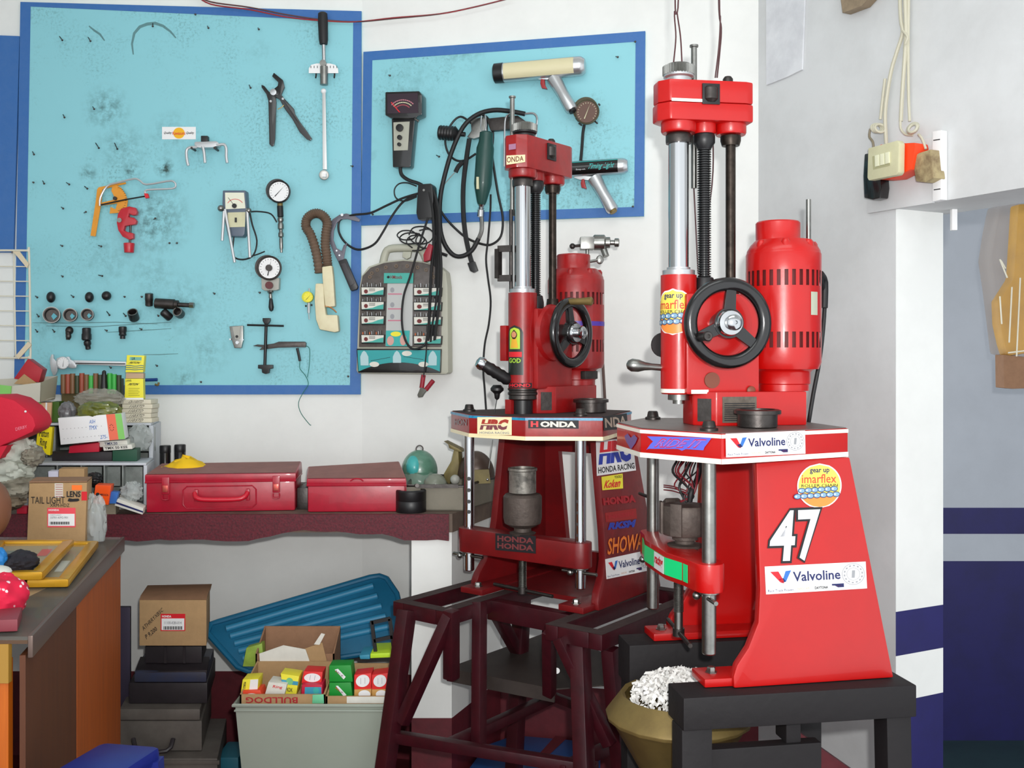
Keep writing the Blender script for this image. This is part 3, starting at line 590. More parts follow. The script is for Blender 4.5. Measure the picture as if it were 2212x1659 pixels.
mb = MB(); mb.lathe(a_, b_ - a_, [(.011, 0), (.016, .002), (.016, .060), (.0135, .062), (.0135, .072), (.007, .073), (.007, .108)], 18); part('barrel', mb, DSTEEL, t)
mb = MB(); mb.lathe(WL.at(410, 659, .04), b_ - a_, [(.0095, 0), (.0095, .013)], 6); part('bolt_head', mb, STEEL, t)
mb = MB(); mb.lathe(WL.at(351, 672, .045), WL.at(368, 687, .03) - WL.at(351, 672, .045), [(.010, 0), (.013, .004), (.013, .03), (.010, .034)], 16); part('left_socket', mb, BLACK, t)
socket_tilt(t, (391, 680, .02), (383, 673, .05), .0145, .03, 'right_socket')
# --- dial caliper
t = T('dial_caliper', 'steel dial caliper lying level on the board above the parts boxes', 'caliper', 200, 800)
s4 = 4.3667
mb = MB(); wpoly(mb, [(470, 168), (660, 165), (1190, 180), (1195, 222), (660, 205), (470, 205)], .032, .008, WL, s4, 0, 740); part('beam', mb, BMET, t, bevel=.001)
mb = MB(); wpoly(mb, [(640, 190), (1180, 196), (1180, 206), (640, 200)], .034, .002, WL, s4, 0, 740); part('groove', mb, DSTEEL, t)
mb = MB(); wpoly(mb, [(470, 150), (485, 110), (500, 112), (503, 150), (525, 170), (540, 230), (540, 265), (520, 310), (500, 312), (480, 260), (470, 200)], .036, .010, WL, s4, 0, 740); part('fixed_jaw', mb, BMET, t, bevel=.0015)
mb = MB(); wpoly(mb, [(530, 150), (560, 140), (650, 132), (662, 160), (690, 170), (720, 215), (715, 240), (680, 245), (640, 235), (600, 250), (560, 240), (545, 200)], .038, .010, WL, s4, 0, 740); part('slider', mb, BMET, t, bevel=.0015)
mb = MB(); wcyl(mb, 598 / s4, 740 + 193 / s4, 14, .038, .046, WL); part('bezel', mb, BMET, t, bevel=.001); dialface(t, 598 / s4, 740 + 193 / s4, 14, .047, WL, WHITE, INKB, 10, (.1, .8))
mb = MB(); wtube(mb, [(278, 822), (340, 820)], 3.5, .03, WL, 8, 1); solo('blue_pencil', 'short blue stick behind the yellow piston boxes', 'pencil', mb, mat('pencil_blue', (20, 60, 130), .4))
mb = MB(); wtube(mb, [(335, 830), (341, 832), (343, 826)], 2.2, .025, WL); solo('hook', 'small brass hook under the blue stick', 'hook', mb, BRASS)
# --- wire rack at the far left
t = T('wire_rack', 'white wire grid rack fixed over the left edge of the blue board', 'rack', 30, 770)
WR_ = mat('rack_white', (214, 208, 190), .4)
A = lambda x, y: P(x, y, 3.05)
mb = MB(); mb.tube([A(-40, 541), (A(50, 541)), A(60, 543), A(63, 552), A(66, 760), A(62, 770), A(50, 773), A(-40, 773)], .0032, 8, 3); part('rim', mb, WR_, t)
mb = MB(); mb.tube([A(30, 541), A(34, 773)], .0022, 6, 1); part('upright_wire', mb, WR_, t)
for i, y in enumerate([575, 607, 639, 671, 703, 735]):
    mb = MB(); mb.tube([A(-40, y), A(65, y + 1)], .0018, 6, 1); part('wire', mb, WR_, t)
for q in ([(28, 543), (42, 543), (62, 570), (58, 579)], [(34, 768), (40, 776), (68, 745), (60, 738)]):
    mb = MB(); mb.prism([P(x, y, 3.04) for x, y in q], (0, .004, 0)); part('corner_bracket', mb, mat('bracket_beige', (210, 196, 168), .5), t)
mb = MB(); mb.cyl(P(28, 545, 3.05), P(26, 545, 3.187), .003); mb.cyl(P(34, 770, 3.05), P(32, 770, 3.187), .003); part('standoff', mb, DSTEEL, t)
# --- cord across the top of the wall
t = thing('wall_cable', 'thin red and brown twin cable strung across the top of the wall', 'cable', P(760, 40, 3.1))
for i, (dy, m) in enumerate(((0, mat('cable_brown', (84, 40, 40), .5)), (5, mat('cable_red', (150, 30, 40), .5)))):
    pts = [(420, -14), (455, 4 + dy), (540, 16 + dy), (620, 32 + dy), (700, 43 + dy * .4), (770, 47), (850, 40 - dy * .3), (950, 30), (1030, 14), (1110, -6)]
    mb = MB(); mb.tube([pw(x).at(x, y, .03) if x < 783 else WR.at(x, y, .03) for x, y in pts], .0022, 6, 5); part('wire', mb, m, t)
# ---------------- things on the smaller board ----------------
s5 = 3.0722; O5 = (700, 60)
def c5(pts): return [(700 + x / s5, 60 + y / s5) for x, y in pts]
# dwell / tach meter
t = T('tachometer_tester', 'black hand held engine tester with square dial head on the smaller board', 'meter', 868, 362)
mb = MB(); wpoly(mb, c5([(405, 425), (630, 418), (650, 445), (650, 575), (590, 600), (445, 600), (405, 580)]), .062, .045, WR); part('head', mb, BLKG, t, bevel=.004)
f_ = decal('dial_window', c5([(418, 440), (622, 432), (625, 565), (420, 570)]), WR, mat('tester_dial', (48, 32, 44), .25), t, .0635); mp = plq(WR, c5([(418, 440), (622, 432), (625, 565), (420, 570)]), .064)
for r0, m_ in ((.62, mat('arc_pink', (190, 120, 130), .5)), (.50, CREAM), (.38, mat('arc_red', (170, 70, 80), .5))):
    mb = MB()
    for k in range(12):
        a0 = math.radians(140 - 100 * k / 12 + 0); a1 = math.radians(140 - 100 * (k + .8) / 12)
        mb.quad(*[mp(.5 + r * .72 * math.cos(w_), -.0 + r * 1.05 * math.sin(w_)) for r, w_ in ((r0, a0), (r0, a1), (r0 + .05, a1), (r0 + .05, a0))])
    part('scale_arc', mb, m_, f_)
mb = MB(); mb.quad(mp(.12, .55), mp(.14, .60), mp(.42, .06), mp(.38, .06)); part('needle', mb, INKR, f_)
mb = MB(); wpoly(mb, c5([(448, 596), (605, 590), (575, 915), (565, 928), (455, 925)]), .048, .034, WR); part('grip', mb, BLKG, t, bevel=.004)
f_ = decal('label_plate', c5([(460, 628), (568, 622), (556, 812), (463, 815)]), WR, mat('plate_silver', (176, 176, 162), .4, .3), t, .0495)
for x, y, r in ((505, 666, 8), (505, 730, 5.2), (502, 776, 4)):
    mb = MB(); wcyl(mb, 700 + x / s5, 60 + y / s5, r, .049, .058, WR); part('knob', mb, BLACK, t, bevel=.001)
mb = MB(); wtube(mb, c5([(580, 590), (605, 605), (630, 622)]), 2.2, .05, WR); part('hanging_nail', mb, STEEL, t)
mb = MB(); wtube(mb, c5([(505, 925), (515, 975), (560, 1010), (620, 1030), (650, 1045)]), 4, .04, WR); part('cord', mb, RUBBER, t)
# timing lights
def timing(lab, body, nose, label_c, lm, textc, grip, trig, endc):
    t = T('timing_light', lab, 'timing light', endc[0], endc[1], 'timing lights')
    mb = MB(); a0 = WR.at(*body[0], .045); b0 = WR.at(*body[1], .045); r = body[2]; L = (b0 - a0).length
    mb.lathe(a0, b0 - a0, [(r * .8, 0), (r * .98, .002), (r, .012), (r, L - .018), (r * .96, L - .01), (r * .72, L)], 28); part('barrel', mb, SILV, t)
    if nose:
        mb = MB(); mb.lathe(WR.at(*nose[0], .045), b0 - a0, [(r * .85, 0), (r * 1.02, .003), (r * 1.04, .03), (r * .9, .031)], 28); part('lens_hood', mb, BLACK, t)
    ax = (b0 - a0).normalized(); up = ax.cross(WR.n).normalized()
    if up.z < 0: up = -up
    def bar(u, v, R=r * 1.012, c=label_c):
        R = r * 1.012 if R < r * 1.015 else r * 1.045; th = (v - .5) * 1.9; return a0 + ax * (L * (c[0] + (c[1] - c[0]) * u)) + (WR.n * math.cos(th) + up * math.sin(th)) * R
    mb = MB(); n = 12
    for i in range(n): mb.quad(bar(0, i / n), bar(1, i / n), bar(1, (i + 1) / n), bar(0, (i + 1) / n))
    l_ = part('label', mb, lm, t)
    if textc:
        tm = lambda u, v: bar(.34 + .62 * u, .26 + .44 * v, r * 1.02)
        text('Timing Light', tm, TEAL, l_, .012, .12)
        tm2 = lambda u, v: bar(.12 + .2 * u, .30 + .12 * v, r * 1.02); text('Snap-on', tm2, SILV, l_, .02)
        tm3 = lambda u, v: bar(u, .86 + .07 * v, r * 1.02); shape(tm3, [(0, 0), (1, 0), (1, 1), (0, 1)], TEAL, l_, 'stripe')
    mb = MB(); g0 = WR.at(*grip[0], .04); g1 = WR.at(*grip[1], .055); mb.lathe(g0, g1 - g0, [(.021, 0), (.019, .03), (.0175, .06), (.0185, (g1 - g0).length - .006), (.016, (g1 - g0).length)], 24); part('grip', mb, SILV, t)
    mb = MB(); mb.lathe(g1, g1 - g0, [(.011, -.002), (.011, .006)], 16); part('grip_socket', mb, BRASS if textc else BLACK, t)
    mb = MB(); wpoly(mb, trig, .052, .012, WR); part('trigger', mb, mat('trigger_red', (150, 30, 34), .4), t, bevel=.002)
    mb = MB(); x, y = trig[0]; wpoly(mb, [(x - 16, y - 8), (x + 22, y - 6), (x + 26, y + 2), (x - 4, y + 1), (x - 16, y - 3)], .05, .012, WR); part('trigger_guard', mb, SILV, t, bevel=.001); return t
timing('upper silver pistol timing light with a plain cream label and black lens hood', ((1078, 158), (1264, 142), .0285), ((1067, 159),), (.07, .88), mat('label_cream', (214, 206, 168), .45), False, ((1196, 168), (1236, 238)), [(1168, 170), (1176, 171), (1177, 183), (1182, 192), (1170, 190), (1167, 180)], (1236, 240))
timing('lower silver pistol timing light with dark lettered barrel, beside the rear machine head', ((1232, 366), (1356, 358), .0235), None, (.02, .84), BLKG, True, ((1284, 384), (1324, 455)), [(1256, 387), (1262, 386), (1264, 398), (1267, 408), (1256, 405), (1254, 396)], (1324, 458))
# vacuum gauge
t = T('vacuum_gauge', 'round dark-faced pressure gauge with black hose hanging on the smaller board', 'gauge', 1258, 350)
mb = MB(); wcyl(mb, 1268, 242, 27, .014, .045, WR, seg=36); mb.torus(WR.at(1268, 242, .045), WR.n, .034, .003, 36, 8); part('case', mb, mat('gauge_olive', (74, 70, 52), .5, .4), t)
dialface(t, 1268, 242, 27, .046, WR, mat('dial_brown', (92, 62, 50), .4), CREAM, 18, (.3, .75))
mb = MB(); wtube(mb, [(1262, 270), (1259, 290), (1257, 320), (1254, 352)], 3.4, .03, WR); part('hose', mb, RUBBER, t)
mb = MB();
for q in ([(1244, 255), (1250, 262)], [(1285, 262), (1291, 267)], [(1293, 224), (1296, 228)], [(1250, 266), (1257, 271)]): wtube(mb, q, 1.8, .03, WR, 6, 1)
part('nail', mb, DSTEEL, t)
# air chuck / angle grinder handle behind the green tool
t = T('impact_driver', 'dark metal bracket tool with black ribbed knob behind the green tool', 'tool', 1010, 315)
mb = MB(); wpoly(mb, [(1050, 256), (1118, 249), (1136, 262), (1132, 276), (1060, 283)], .032, .018, WR); part('arm', mb, DSTEEL, t, bevel=.002)
mb = MB(); wpoly(mb, [(1016, 258), (1050, 250), (1052, 290), (1036, 296), (1022, 300), (1008, 296), (1018, 282)], .033, .02, WR); part('body', mb, STEEL, t, bevel=.003)
mb = MB(); a_ = WR.at(947, 286, .045); b_ = WR.at(1000, 290, .045); mb.lathe(a_, b_ - a_, [(.012, 0)] + [(.0225 if i % 2 else .0205, .003 + i * .0045) for i in range(12)] + [(.012, .062), (.007, .063), (.007, .085)], 20); part('ribbed_knob', mb, BLACK, t)
mb = MB(); wtube(mb, [(1040, 250), (1039, 275), (1046, 285), (1050, 270), (1048, 248)], 1.6, .055, WR, closed=False); part('wire_clip', mb, CHROME, t)
# green flexible shaft grinder
t = T('rotary_grinder', 'dark green slim rotary tool with a flexible shaft, hanging between the machine and the cables', 'grinder', 1041, 480)
GRT = mat('tool_green', (22, 66, 60), .42, coat=.15)
a_ = WR.at(1051, 284, .06); b_ = WR.at(1040, 442, .05); L = (b_ - a_).length; d_ = (b_ - a_)
mb = MB(); mb.lathe(a_, d_, [(.014, 0), (.020, .004), (.021, .03), (.0265, .05), (.0265, L * .72), (.024, L * .78), (.014, L * .97), (.011, L)], 26); part('body', mb, GRT, t)
mb = MB(); mb.prism([WR.at(x, y, .084) for x, y in rect(1029, 382, 1034, 408)], -WR.n * .01); part('switch', mb, CREAM, t)
mb = MB(); mb.lathe(b_, d_, [(.007, -.002), (.010, 0), (.0065, .008), (.010, .010), (.0065, .014), (.0105, .016), (.0105, .036), (.006, .038)], 16); part('collet', mb, CHROME, t)
pt = [(1040, 468, .05), (1041, 485, .05), (1040, 500, .05), (1034, 515, .05), (1025, 530, .05)]
mb = MB(); wtube(mb, pt, 4.6, .05, WR); part('spring_sleeve', mb, STEEL, t)
mb = MB(); wtube(mb, [(1034, 515), (1020, 540), (1000, 553), (980, 551), (962, 530), (952, 500), (950, 465), (951, 430), (958, 390), (975, 330), (1000, 275), (1030, 248), (1065, 238), (1100, 240), (1134, 246)], 5.0, .05, WR, 10); part('flexible_shaft', mb, RUBBER, t)
mb = MB(); wtube(mb, [(1134, 246), (1152, 245), (1160, 254), (1159, 275), (1157, 300)], 2.6, .05, WR, 8); wtube(mb, [(1102, 246), (1092, 256), (1090, 290), (1089, 360)], 2.2, .05, WR, 8); part('chrome_hook', mb, CHROME, t)
# black cables hanging on nails
CB = 'black cables bundled on the smaller board'
def cable(lab, pts, r, off=.045, m=None, name='cable', ends=None):
    mb = MB(); wtube(mb, pts, r, off, WR, 8, 5); t = solo(name, lab, 'cable', mb, m or RUBBER, CB); return t
t = T('adapter_box', 'black power adapter box in the middle of the tangled black cables', 'adapter', 918, 475)
mb = MB(); wpoly(mb, [(903, 398), (930, 396), (934, 401), (936, 430), (934, 470), (903, 474), (899, 460), (901, 425)], .075, .045, WR); part('case', mb, BLACK, t, bevel=.003)
mb = MB(); wcyl(mb, 916, 411, 2.5, .074, .077, WR); part('screw', mb, STEEL, t)
cable('long black cable looping from the adapter box to the hook wrench and back', [(903, 418), (870, 428), (835, 444), (800, 460), (765, 464), (745, 470), (733, 478), (732, 500), (744, 522), (765, 537), (785, 538), (810, 526), (828, 500), (848, 465), (872, 435), (900, 422)], 2.5, .04)
cable('thin black loop just left of the adapter box', [(900, 402), (880, 395), (862, 397), (852, 410), (856, 428), (875, 434), (900, 425)], 1.6, .05)
cable('thick black cable running from the wall bracket down to a plug above the tool case', [(1014, 300), (1008, 340), (1001, 400), (1001, 460), (1006, 510), (1014, 548), (1019, 566)], 5.2, .04)
t = T('cable_plug', 'black plug at the lower end of the thick cable', 'plug', 1020, 586); mb = MB(); wpoly(mb, [(1009, 568), (1024, 564), (1031, 584), (1022, 589), (1015, 585)], .05, .018, WR); part('plug_body', mb, BLACK, t, bevel=.002)
cable('black cable hanging in a wide loop right of the green tool', [(1010, 262), (1040, 248), (1058, 262), (1065, 290), (1063, 330), (1068, 370), (1076, 420), (1086, 470), (1082, 510), (1062, 528), (1040, 527), (1010, 515), (985, 495), (962, 470), (944, 440), (935, 415)], 2.6, .020)
cable('black cable curling left of the green tool around the ribbed knob', [(1018, 266), (995, 252), (975, 268), (962, 300), (968, 330), (985, 346), (1005, 346), (1028, 332)], 2.4, .03)
cable('black cable falling straight from the bracket past the machine to the floor side', [(1060, 420), (1059, 460), (1054, 520), (1050, 560), (1054, 600), (1060, 650), (1056, 700), (1047, 745), (1044, 800), (1047, 840), (1050, 885)], 2.2, .03)
cable('black probe lead with thick sleeve slanting left of the green tool', [(1000, 350), (990, 360), (984, 372)], 5, .04)
cable('thin steel probe tip continuing from the sleeve', [(983, 372), (972, 384), (960, 398), (948, 412)], 1.0, .04, STEEL, 'probe_tip')
for i, (x0, x1, x2, x3) in enumerate([(926, 938, 934, 930), (932, 942, 940, 938), (936, 946, 944, 933), (928, 935, 929, 926), (940, 948, 950, 940)]):
    cable(['leftmost strand', 'second strand', 'middle strand', 'strand with the kink', 'rightmost strand'][i] + ' of the hanging black cable bundle', [(x0, 400 + i * 5), (x1, 460), (x1 + 2, 520), (x2 + 3, 580), (x2, 640), (x3, 700 + i * 6), (x3 - 2, 745 - i * 3)], 3.2, .055 + .006 * i)
cable('black cord forming a long narrow loop across the tool case', [(925, 470), (910, 515), (897, 560), (885, 600), (872, 640), (868, 690), (874, 730), (888, 752), (905, 752), (920, 740), (924, 700)], 2.4, .075)
cable('thin wire pair running down to the red clip', [(922, 740), (920, 770), (915, 815)], 1.4, .075)
random.seed(3)
for i in range(5):
    cx, cy = 880 + i * 10, 505 + (i % 3) * 8; pts = [(cx + (22 + 5 * (i % 2)) * math.cos(k * 1.05 + i), cy + (12 + i * 2) * math.sin(k * 1.05 + i) + k) for k in range(7)]
    cable(['lowest', 'second', 'middle', 'fourth', 'rightmost'][i] + ' thin black loop of the tangle above the tool case handle', pts, 1.5, .05 + .004 * i)
t = T('battery_clip', 'red and grey spring clip hanging open below the tool case', 'clip', 908, 858, off=.07)
RCL = mat('clip_red', (150, 24, 44), .45)
mb = MB(); wtube(mb, [(915, 810), (911, 838)], 5, .07, WR, 10, 1); part('left_handle', mb, RCL, t); mb = MB(); wtube(mb, [(936, 822), (920, 842)], 5, .07, WR, 10, 1); part('right_handle', mb, RCL, t)
mb = MB(); wpoly(mb, [(908, 836), (922, 842), (914, 852), (911, 858), (903, 859), (901, 853)], .078, .016, WR); part('jaws', mb, mat('clip_grey', (92, 92, 84), .5), t, bevel=.003)
t = T('battery_clip', 'red spring clip tucked in the cable bundle above the tool case', 'clip', 922, 565, off=.08); mb = MB(); wpoly(mb, [(926, 525), (934, 530), (928, 562), (915, 566), (914, 550)], .10, .015, WR); part('handle', mb, RCL, t, bevel=.003)
t = T('black_connector', 'small black connector sticking out right of the cable bundle', 'connector', 955, 555); mb = MB(); wtube(mb, [(942, 545), (955, 548), (966, 552)], 3.2, .06, WR); part('connector_body', mb, BLACK, t)
# ---------------- tool accessory case on the wall ----------------
t = T('accessory_case', 'grey plastic rotary tool accessory case with teal labels hanging under the smaller board', 'case', 868, 808)
CG = mat('case_grey', (176, 176, 160), .5); CT = mat('case_smoked', (92, 84, 80), .3, var=.35, vscale=60, dark=(40, 34, 30), coat=.2)
s6 = 4.3667
c6 = lambda pts: [(720 + x / s6, 500 + y / s6) for x, y in pts]
mb = MB(); wpoly(mb, c6([(245, 520), (262, 420), (330, 330), (460, 285), (660, 262), (860, 285), (1000, 330), (1060, 380), (1078, 520), (1085, 1330), (1060, 1348), (230, 1340), (215, 1310), (225, 1000)]), .055, .05, WR); part('shell', mb, CG, t, bevel=.006)
mb = MB(); wtube(mb, c6([(470, 300), (490, 215), (530, 165), (660, 155), (800, 160), (850, 200), (885, 285)]), 8.5, .04, WR, 12, 3); part('handle', mb, CG, t)
mb = MB(); wpoly(mb, c6([(655, 190), (735, 190), (725, 245), (690, 262), (650, 240)]), .05, .012, WR); part('handle_latch', mb, CG, t, bevel=.002)
mb = MB(); wpoly(mb, c6([(255, 520), (275, 420), (350, 340), (480, 295), (660, 275), (840, 292), (950, 325), (1010, 400), (1018, 520), (1015, 1090), (240, 1090)]), .060, .006, WR); w_ = part('smoked_window', mb, CT, t, bevel=.002)
LBL = mat('case_label_teal', (70, 168, 156), .5); GP = mat('label_greenish', (190, 214, 200), .5)
mb = MB(); wpoly(mb, c6([(510, 490), (750, 490), (745, 1080), (492, 1080)]), .063, .003, WR); st = part('centre_strip', mb, mat('strip_grey', (186, 188, 186), .5), t)
def card(c, m, parent, off=.0645, nm='label_card'):
    decal(nm, c, WR, m, parent, off); return plq(WR, c, off + .0004)
mp = card(c6([(478, 392), (756, 392), (752, 488), (476, 488)]), LBL, t, .066, 'header_card'); shape(mp, ell(.15, .6, .05, .13), INKB, t, 'print'); text('HMtools', sub(mp, .22, .42, .62, .78), mat('ink_dark_red', (120, 30, 40), .5), t)
for i, (u, v) in enumerate(((560, 600), (560, 700), (560, 810))):
    mp = plq(WR, c6(rect(515, u - 40, 680, u + 40)) if i == 0 else c6(rect(515, v - 40, 680, v + 40)), .0635); shape(mp, ell(.25, .6, .12, .3), INKG, t, 'print'); shape(mp, [(.0, .05), (.8, .05), (.8, .2), (0, .2)], mat('print_rose', (196, 120, 140), .6), t, 'print')
mp = card(c6([(497, 935), (720, 935), (712, 1082), (494, 1082)]), TEAL, t, .066, 'picture_card')
shape(mp, ell(.42, .78, .22, .16), YEL, t, 'print'); shape(mp, ell(.2, .35, .15, .3), mat('skin_print', (210, 160, 150), .6), t, 'print'); shape(mp, ell(.75, .4, .14, .35), mat('skin_print', (210, 160, 150)), t, 'print')
for col, (xa, xb) in enumerate(((265, 475), (760, 1015))):
    for r_ in range(4):
        y0 = 525 + r_ * 150 - (8 * col if r_ > 1 else 0) - (12 if r_ in (1,) else 0) + (8 if r_ == 3 and not col else 0); y0 = [525, 662, 798, 975][r_] if not col else [530, 668, 805, 985][r_]
        mb = MB(); wpoly(mb, c6([(xa - 8, y0 - 4), (xb + 8, y0 - 2), (xb + 2, y0 + 84), (xa, y0 + 84)]), .068, .012, WR); b_ = part('bit_tray', mb, BLACK, t, bevel=.001)
        cc = c6([(xa, y0 + 2), (xb, y0 + 4), (xb - 5, y0 + 72), (xa + 3, y0 + 72)]); decal('label_card', cc, WR, PAPER, b_, .0692); mp = plq(WR, cc, .0698)
        shape(mp, [(0, 0), (1, 0), (1, .7), (.75, .5), (.5, .2), (.25, .08)], LBL, b_, 'print'); shape(mp, ell(.2, .45, .09, .28), mat('print_maroon', (110, 40, 40), .6), b_, 'print')
        for q in range(3): shape(mp, [(.34, .8 - q * .14), (.62, .8 - q * .14), (.62, .85 - q * .14), (.34, .85 - q * .14)], INKB, b_, 'print')
        for q in range(9):
            x = xa + 14 + q * (xb - xa - 20) / 9; mb = MB(); wtube(mb, c6([(x, y0 - 4), (x, y0 - 26 - 8 * (q % 3))]), 1.4, .064, WR, 6, 1); part('bit', mb, [SILV, STEEL, mat('bit_orange', (200, 110, 70), .5)][(q + r_ // 3 * 2) % 3 if r_ == 3 else q % 2], t)
for q in range(10):
    an = math.pi * (1 - q / 9); x = 645 + 300 * math.cos(an); y = 430 - 105 * math.sin(an); mb = MB(); p_ = c6([(x, y)])[0]; mb.torus(WR.at(p_[0], p_[1], .0615), WR.n, .0042, .0012, 14, 6); part('grinding_disc', mb, mat('disc_tan', (130, 110, 90), .6), t)
mb = MB(); wpoly(mb, c6([(218, 1105), (1018, 1108), (1010, 1335), (232, 1332)]), .064, .012, WR); part('lower_lid', mb, BLKG, t, bevel=.002)
cc = c6([(228, 1120), (1010, 1120), (1004, 1325), (238, 1325)]); mb = MB()
mp = plq(WR, cc, .0652); low = [(u, .42 * (1 - (2 * u - 1) ** 2) + .02) for u in [i / 16 for i in range(17)]]
mb.prism([mp(u, v) for u, v in [(0, 1), (1, 1)] + low[::-1]], -WR.n * .0006); part('picture_panel', mb, mat('panel_teal', (48, 158, 160), .45), t)
mp2 = plq(WR, cc, .0658)
for cu in (.08, .48, .91):
    shape(mp2, [(cu - .05, .3 if cu != .48 else .42), (cu + .05, .3 if cu != .48 else .42), (cu + .05, .7), (cu + .025, .9), (cu, .98), (cu - .025, .9), (cu - .05, .7)], mat('print_pale', (176, 206, 210), .6), t, 'print')
for cu, cv in ((.2, .35), (.6, .85), (.8, .35)): shape(mp2, ell(cu, cv, .06, .12), PAPER, t, 'print')
for q in range(12):
    u0 = .16 + q * .02; shape(mp2, [(u0, .5 + q * .014), (u0 + .017, .51 + q * .014), (u0 + .017, .53 + q * .014), (u0, .52 + q * .014)], INKB, t, 'print'); u0 = .56 + q * .02; shape(mp2, [(u0, .7 - q * .012), (u0 + .017, .69 - q * .012), (u0 + .017, .71 - q * .012), (u0, .72 - q * .012)], INKB, t, 'print')

# ---------------- the two cylinder boring machines ----------------
def stripes(mb, pts, z0, z1, d=.0012):
    for i in range(len(pts) - 1):
        a, b = V(pts[i] + (0,)), V(pts[i + 1] + (0,)); n = V(((b - a).y, -(b - a).x, 0)).normalized() * d
        mb.prism([a + n + V((0, 0, z0)), b + n + V((0, 0, z0)), b + n + V((0, 0, z1)), a + n + V((0, 0, z1))], -n * .6)
def machine(which, lab, O, yaw, sc_, z0):
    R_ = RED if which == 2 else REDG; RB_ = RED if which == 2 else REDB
    M = Matrix.Translation((O[0], O[1], z0)) @ Matrix.Rotation(-math.radians(yaw), 4, 'Z') @ Matrix.Scale(sc_, 4)
    zb = -.476; af, g, ac, ab, B = .0873, .1066, .2396, .1417, .2977
    t = thing('boring_machine', lab, 'boring machine', M @ V((0, .15, zb)), -math.radians(yaw), 'cylinder boring machines')
    W = lambda a, b, z: M @ V((a, b, z))
    nb = lambda: MB(M)
    # table
    out = [(-af, -g), (af, -g), (ac, 0), (ac - .012, .045), (ab, B), (-ab, B), (-ac + .012, .045), (-ac, 0)]
    mb = nb(); mb.prism([V((a, b, -.056)) for a, b in out], (0, 0, .056)); tp = part('table_plate', mb, R_, t, bevel=.002)
    mb = nb(); mb.prism([V((a * .985, b * .985 + .002, 0)) for a, b in out], (0, 0, .0015)); part('table_top_face', mb, GREASE if which == 1 else mat('table_top_m2', (120, 108, 104), .4, .5, var=.3, vscale=20), t)
    vis = out[-1:] + out[:5]
    if which == 2:
        mb = nb(); stripes(mb, out[0:5], -.0085, -.0015); part('upper_stripe', mb, TAPE, t, 'white reflective stripe'); mb = nb(); stripes(mb, out[0:5], -.0555, -.046); part('lower_stripe', mb, TAPE, t, 'white reflective stripe')
    else:
        mb = nb(); stripes(mb, vis, -.0075, -.001); part('upper_stripe', mb, CYAN, t, 'glittering blue reflective stripe'); mb = nb(); stripes(mb, vis, -.0555, -.046); part('lower_stripe', mb, TAPEY, t, 'cream reflective stripe')
    # cheeks
    prof = [(.102, -.056), (.098, -.30), (.092, -.36), (.070, -.405), (.046, -.435), (.038, -.455), (.038, zb), (.3645, zb), (.2977, -.056)]
    aout = lambda b, z: .2 - .112 * (z + .476) - .03 * (b - .2)
    for s_ in (1, -1):
        th = .022; mb = nb(); mb.loft([V((s_ * aout(b, z), b, z)) for b, z in prof], [V((s_ * (aout(b, z) - th), b, z)) for b, z in prof]); part('side_cheek', mb, RB_, t, bevel=.004)
        mb = nb(); mb.prism([V((s_ * .12, -.015, zb)), V((s_ * .194, -.015, zb)), V((s_ * .194, .36, zb)), V((s_ * .12, .36, zb))], (0, 0, .016)); f_ = part('foot_flange', mb, RB_, t, bevel=.003)
        mb = nb(); mb.lathe((s_ * .155, .012, zb + .016), (0, 0, 1), [(.012, 0), (.012, .002), (.0085, .002), (.0085, .009), (.007, .011)], 6); part('bolt', mb, STEEL, f_)
    # back web with window
    zw0, zw1 = -.40, -.12
    yb = lambda z: .2977 + (.3645 - .2977) * (z + .056) / (zb + .056)
    mb = nb()
    def webp(a0, a1, z0_, z1_): mb.loft([V((a0, yb(z0_) - .002, z0_)), V((a1, yb(z0_) - .002, z0_)), V((a1, yb(z1_) - .002, z1_)), V((a0, yb(z1_) - .002, z1_))], [V((a0, yb(z0_) - .02, z0_)), V((a1, yb(z0_) - .02, z0_)), V((a1, yb(z1_) - .02, z1_)), V((a0, yb(z1_) - .02, z1_))])
    for s_ in (1, -1):
        e0_, e1_ = s_ * (aout(yb(zb), zb) - .012), s_ * (aout(yb(-.056), -.056) - .012)
        mb.loft([V((s_ * .09, yb(zb) - .002, zb)), V((e0_, yb(zb) - .002, zb)), V((e1_, yb(-.056) - .002, -.056)), V((s_ * .09, yb(-.056) - .002, -.056))], [V((s_ * .09, yb(zb) - .02, zb)), V((e0_, yb(zb) - .02, zb)), V((e1_, yb(-.056) - .02, -.056)), V((s_ * .09, yb(-.056) - .02, -.056))])
    webp(-.09, .09, zb, zw0); webp(-.09, .09, zw1, -.056); part('back_web', mb, RB_, t)
    if which == 1: mb = nb(); mb.box((-.17, .08, zb), (.17, .35, zb + .012)); part('bottom_plate', mb, RB_, t)
    # rods, knobs, clamp
    hr = .176
    for s_ in (1, -1):
        mb = nb(); r = .0135; mb.lathe((s_ * hr, 0, -.056), (0, 0, -1), [(r, 0), (r, .360), (r * .85, .3625)], 26); rd = part('guide_rod', mb, CHROME if which == 1 else STEEL, t)
        mb = nb(); mb.lathe((s_ * hr, 0, 0), (0, 0, 1), [(.017, 0), (.017, .006), (.013, .008), (.011, .018), (.009, .020)], 18); part('rod_knob', mb, DSTEEL, t)
        if which == 1:
            dv = (M.to_3x3().inverted() @ (-(M @ V((s_ * hr, 0, -.3))))).normalized(); dv.z = 0; dv.normalize()
            for z in ([-.205, -.232, -.26, -.287] if s_ == 1 else [-.175, -.205, -.235, -.262]):
                c0 = V((s_ * hr, 0, z)) + V((-.004 if s_ > 0 else .0, 0, 0)); d2 = V((dv.x - .1, dv.y, 0)).normalized(); mb = nb(); mb.cyl(c0 + d2 * (r - .002), c0 + d2 * (r + .0004), .0052, seg=14); part('index_hole', mb, BLACK, rd)
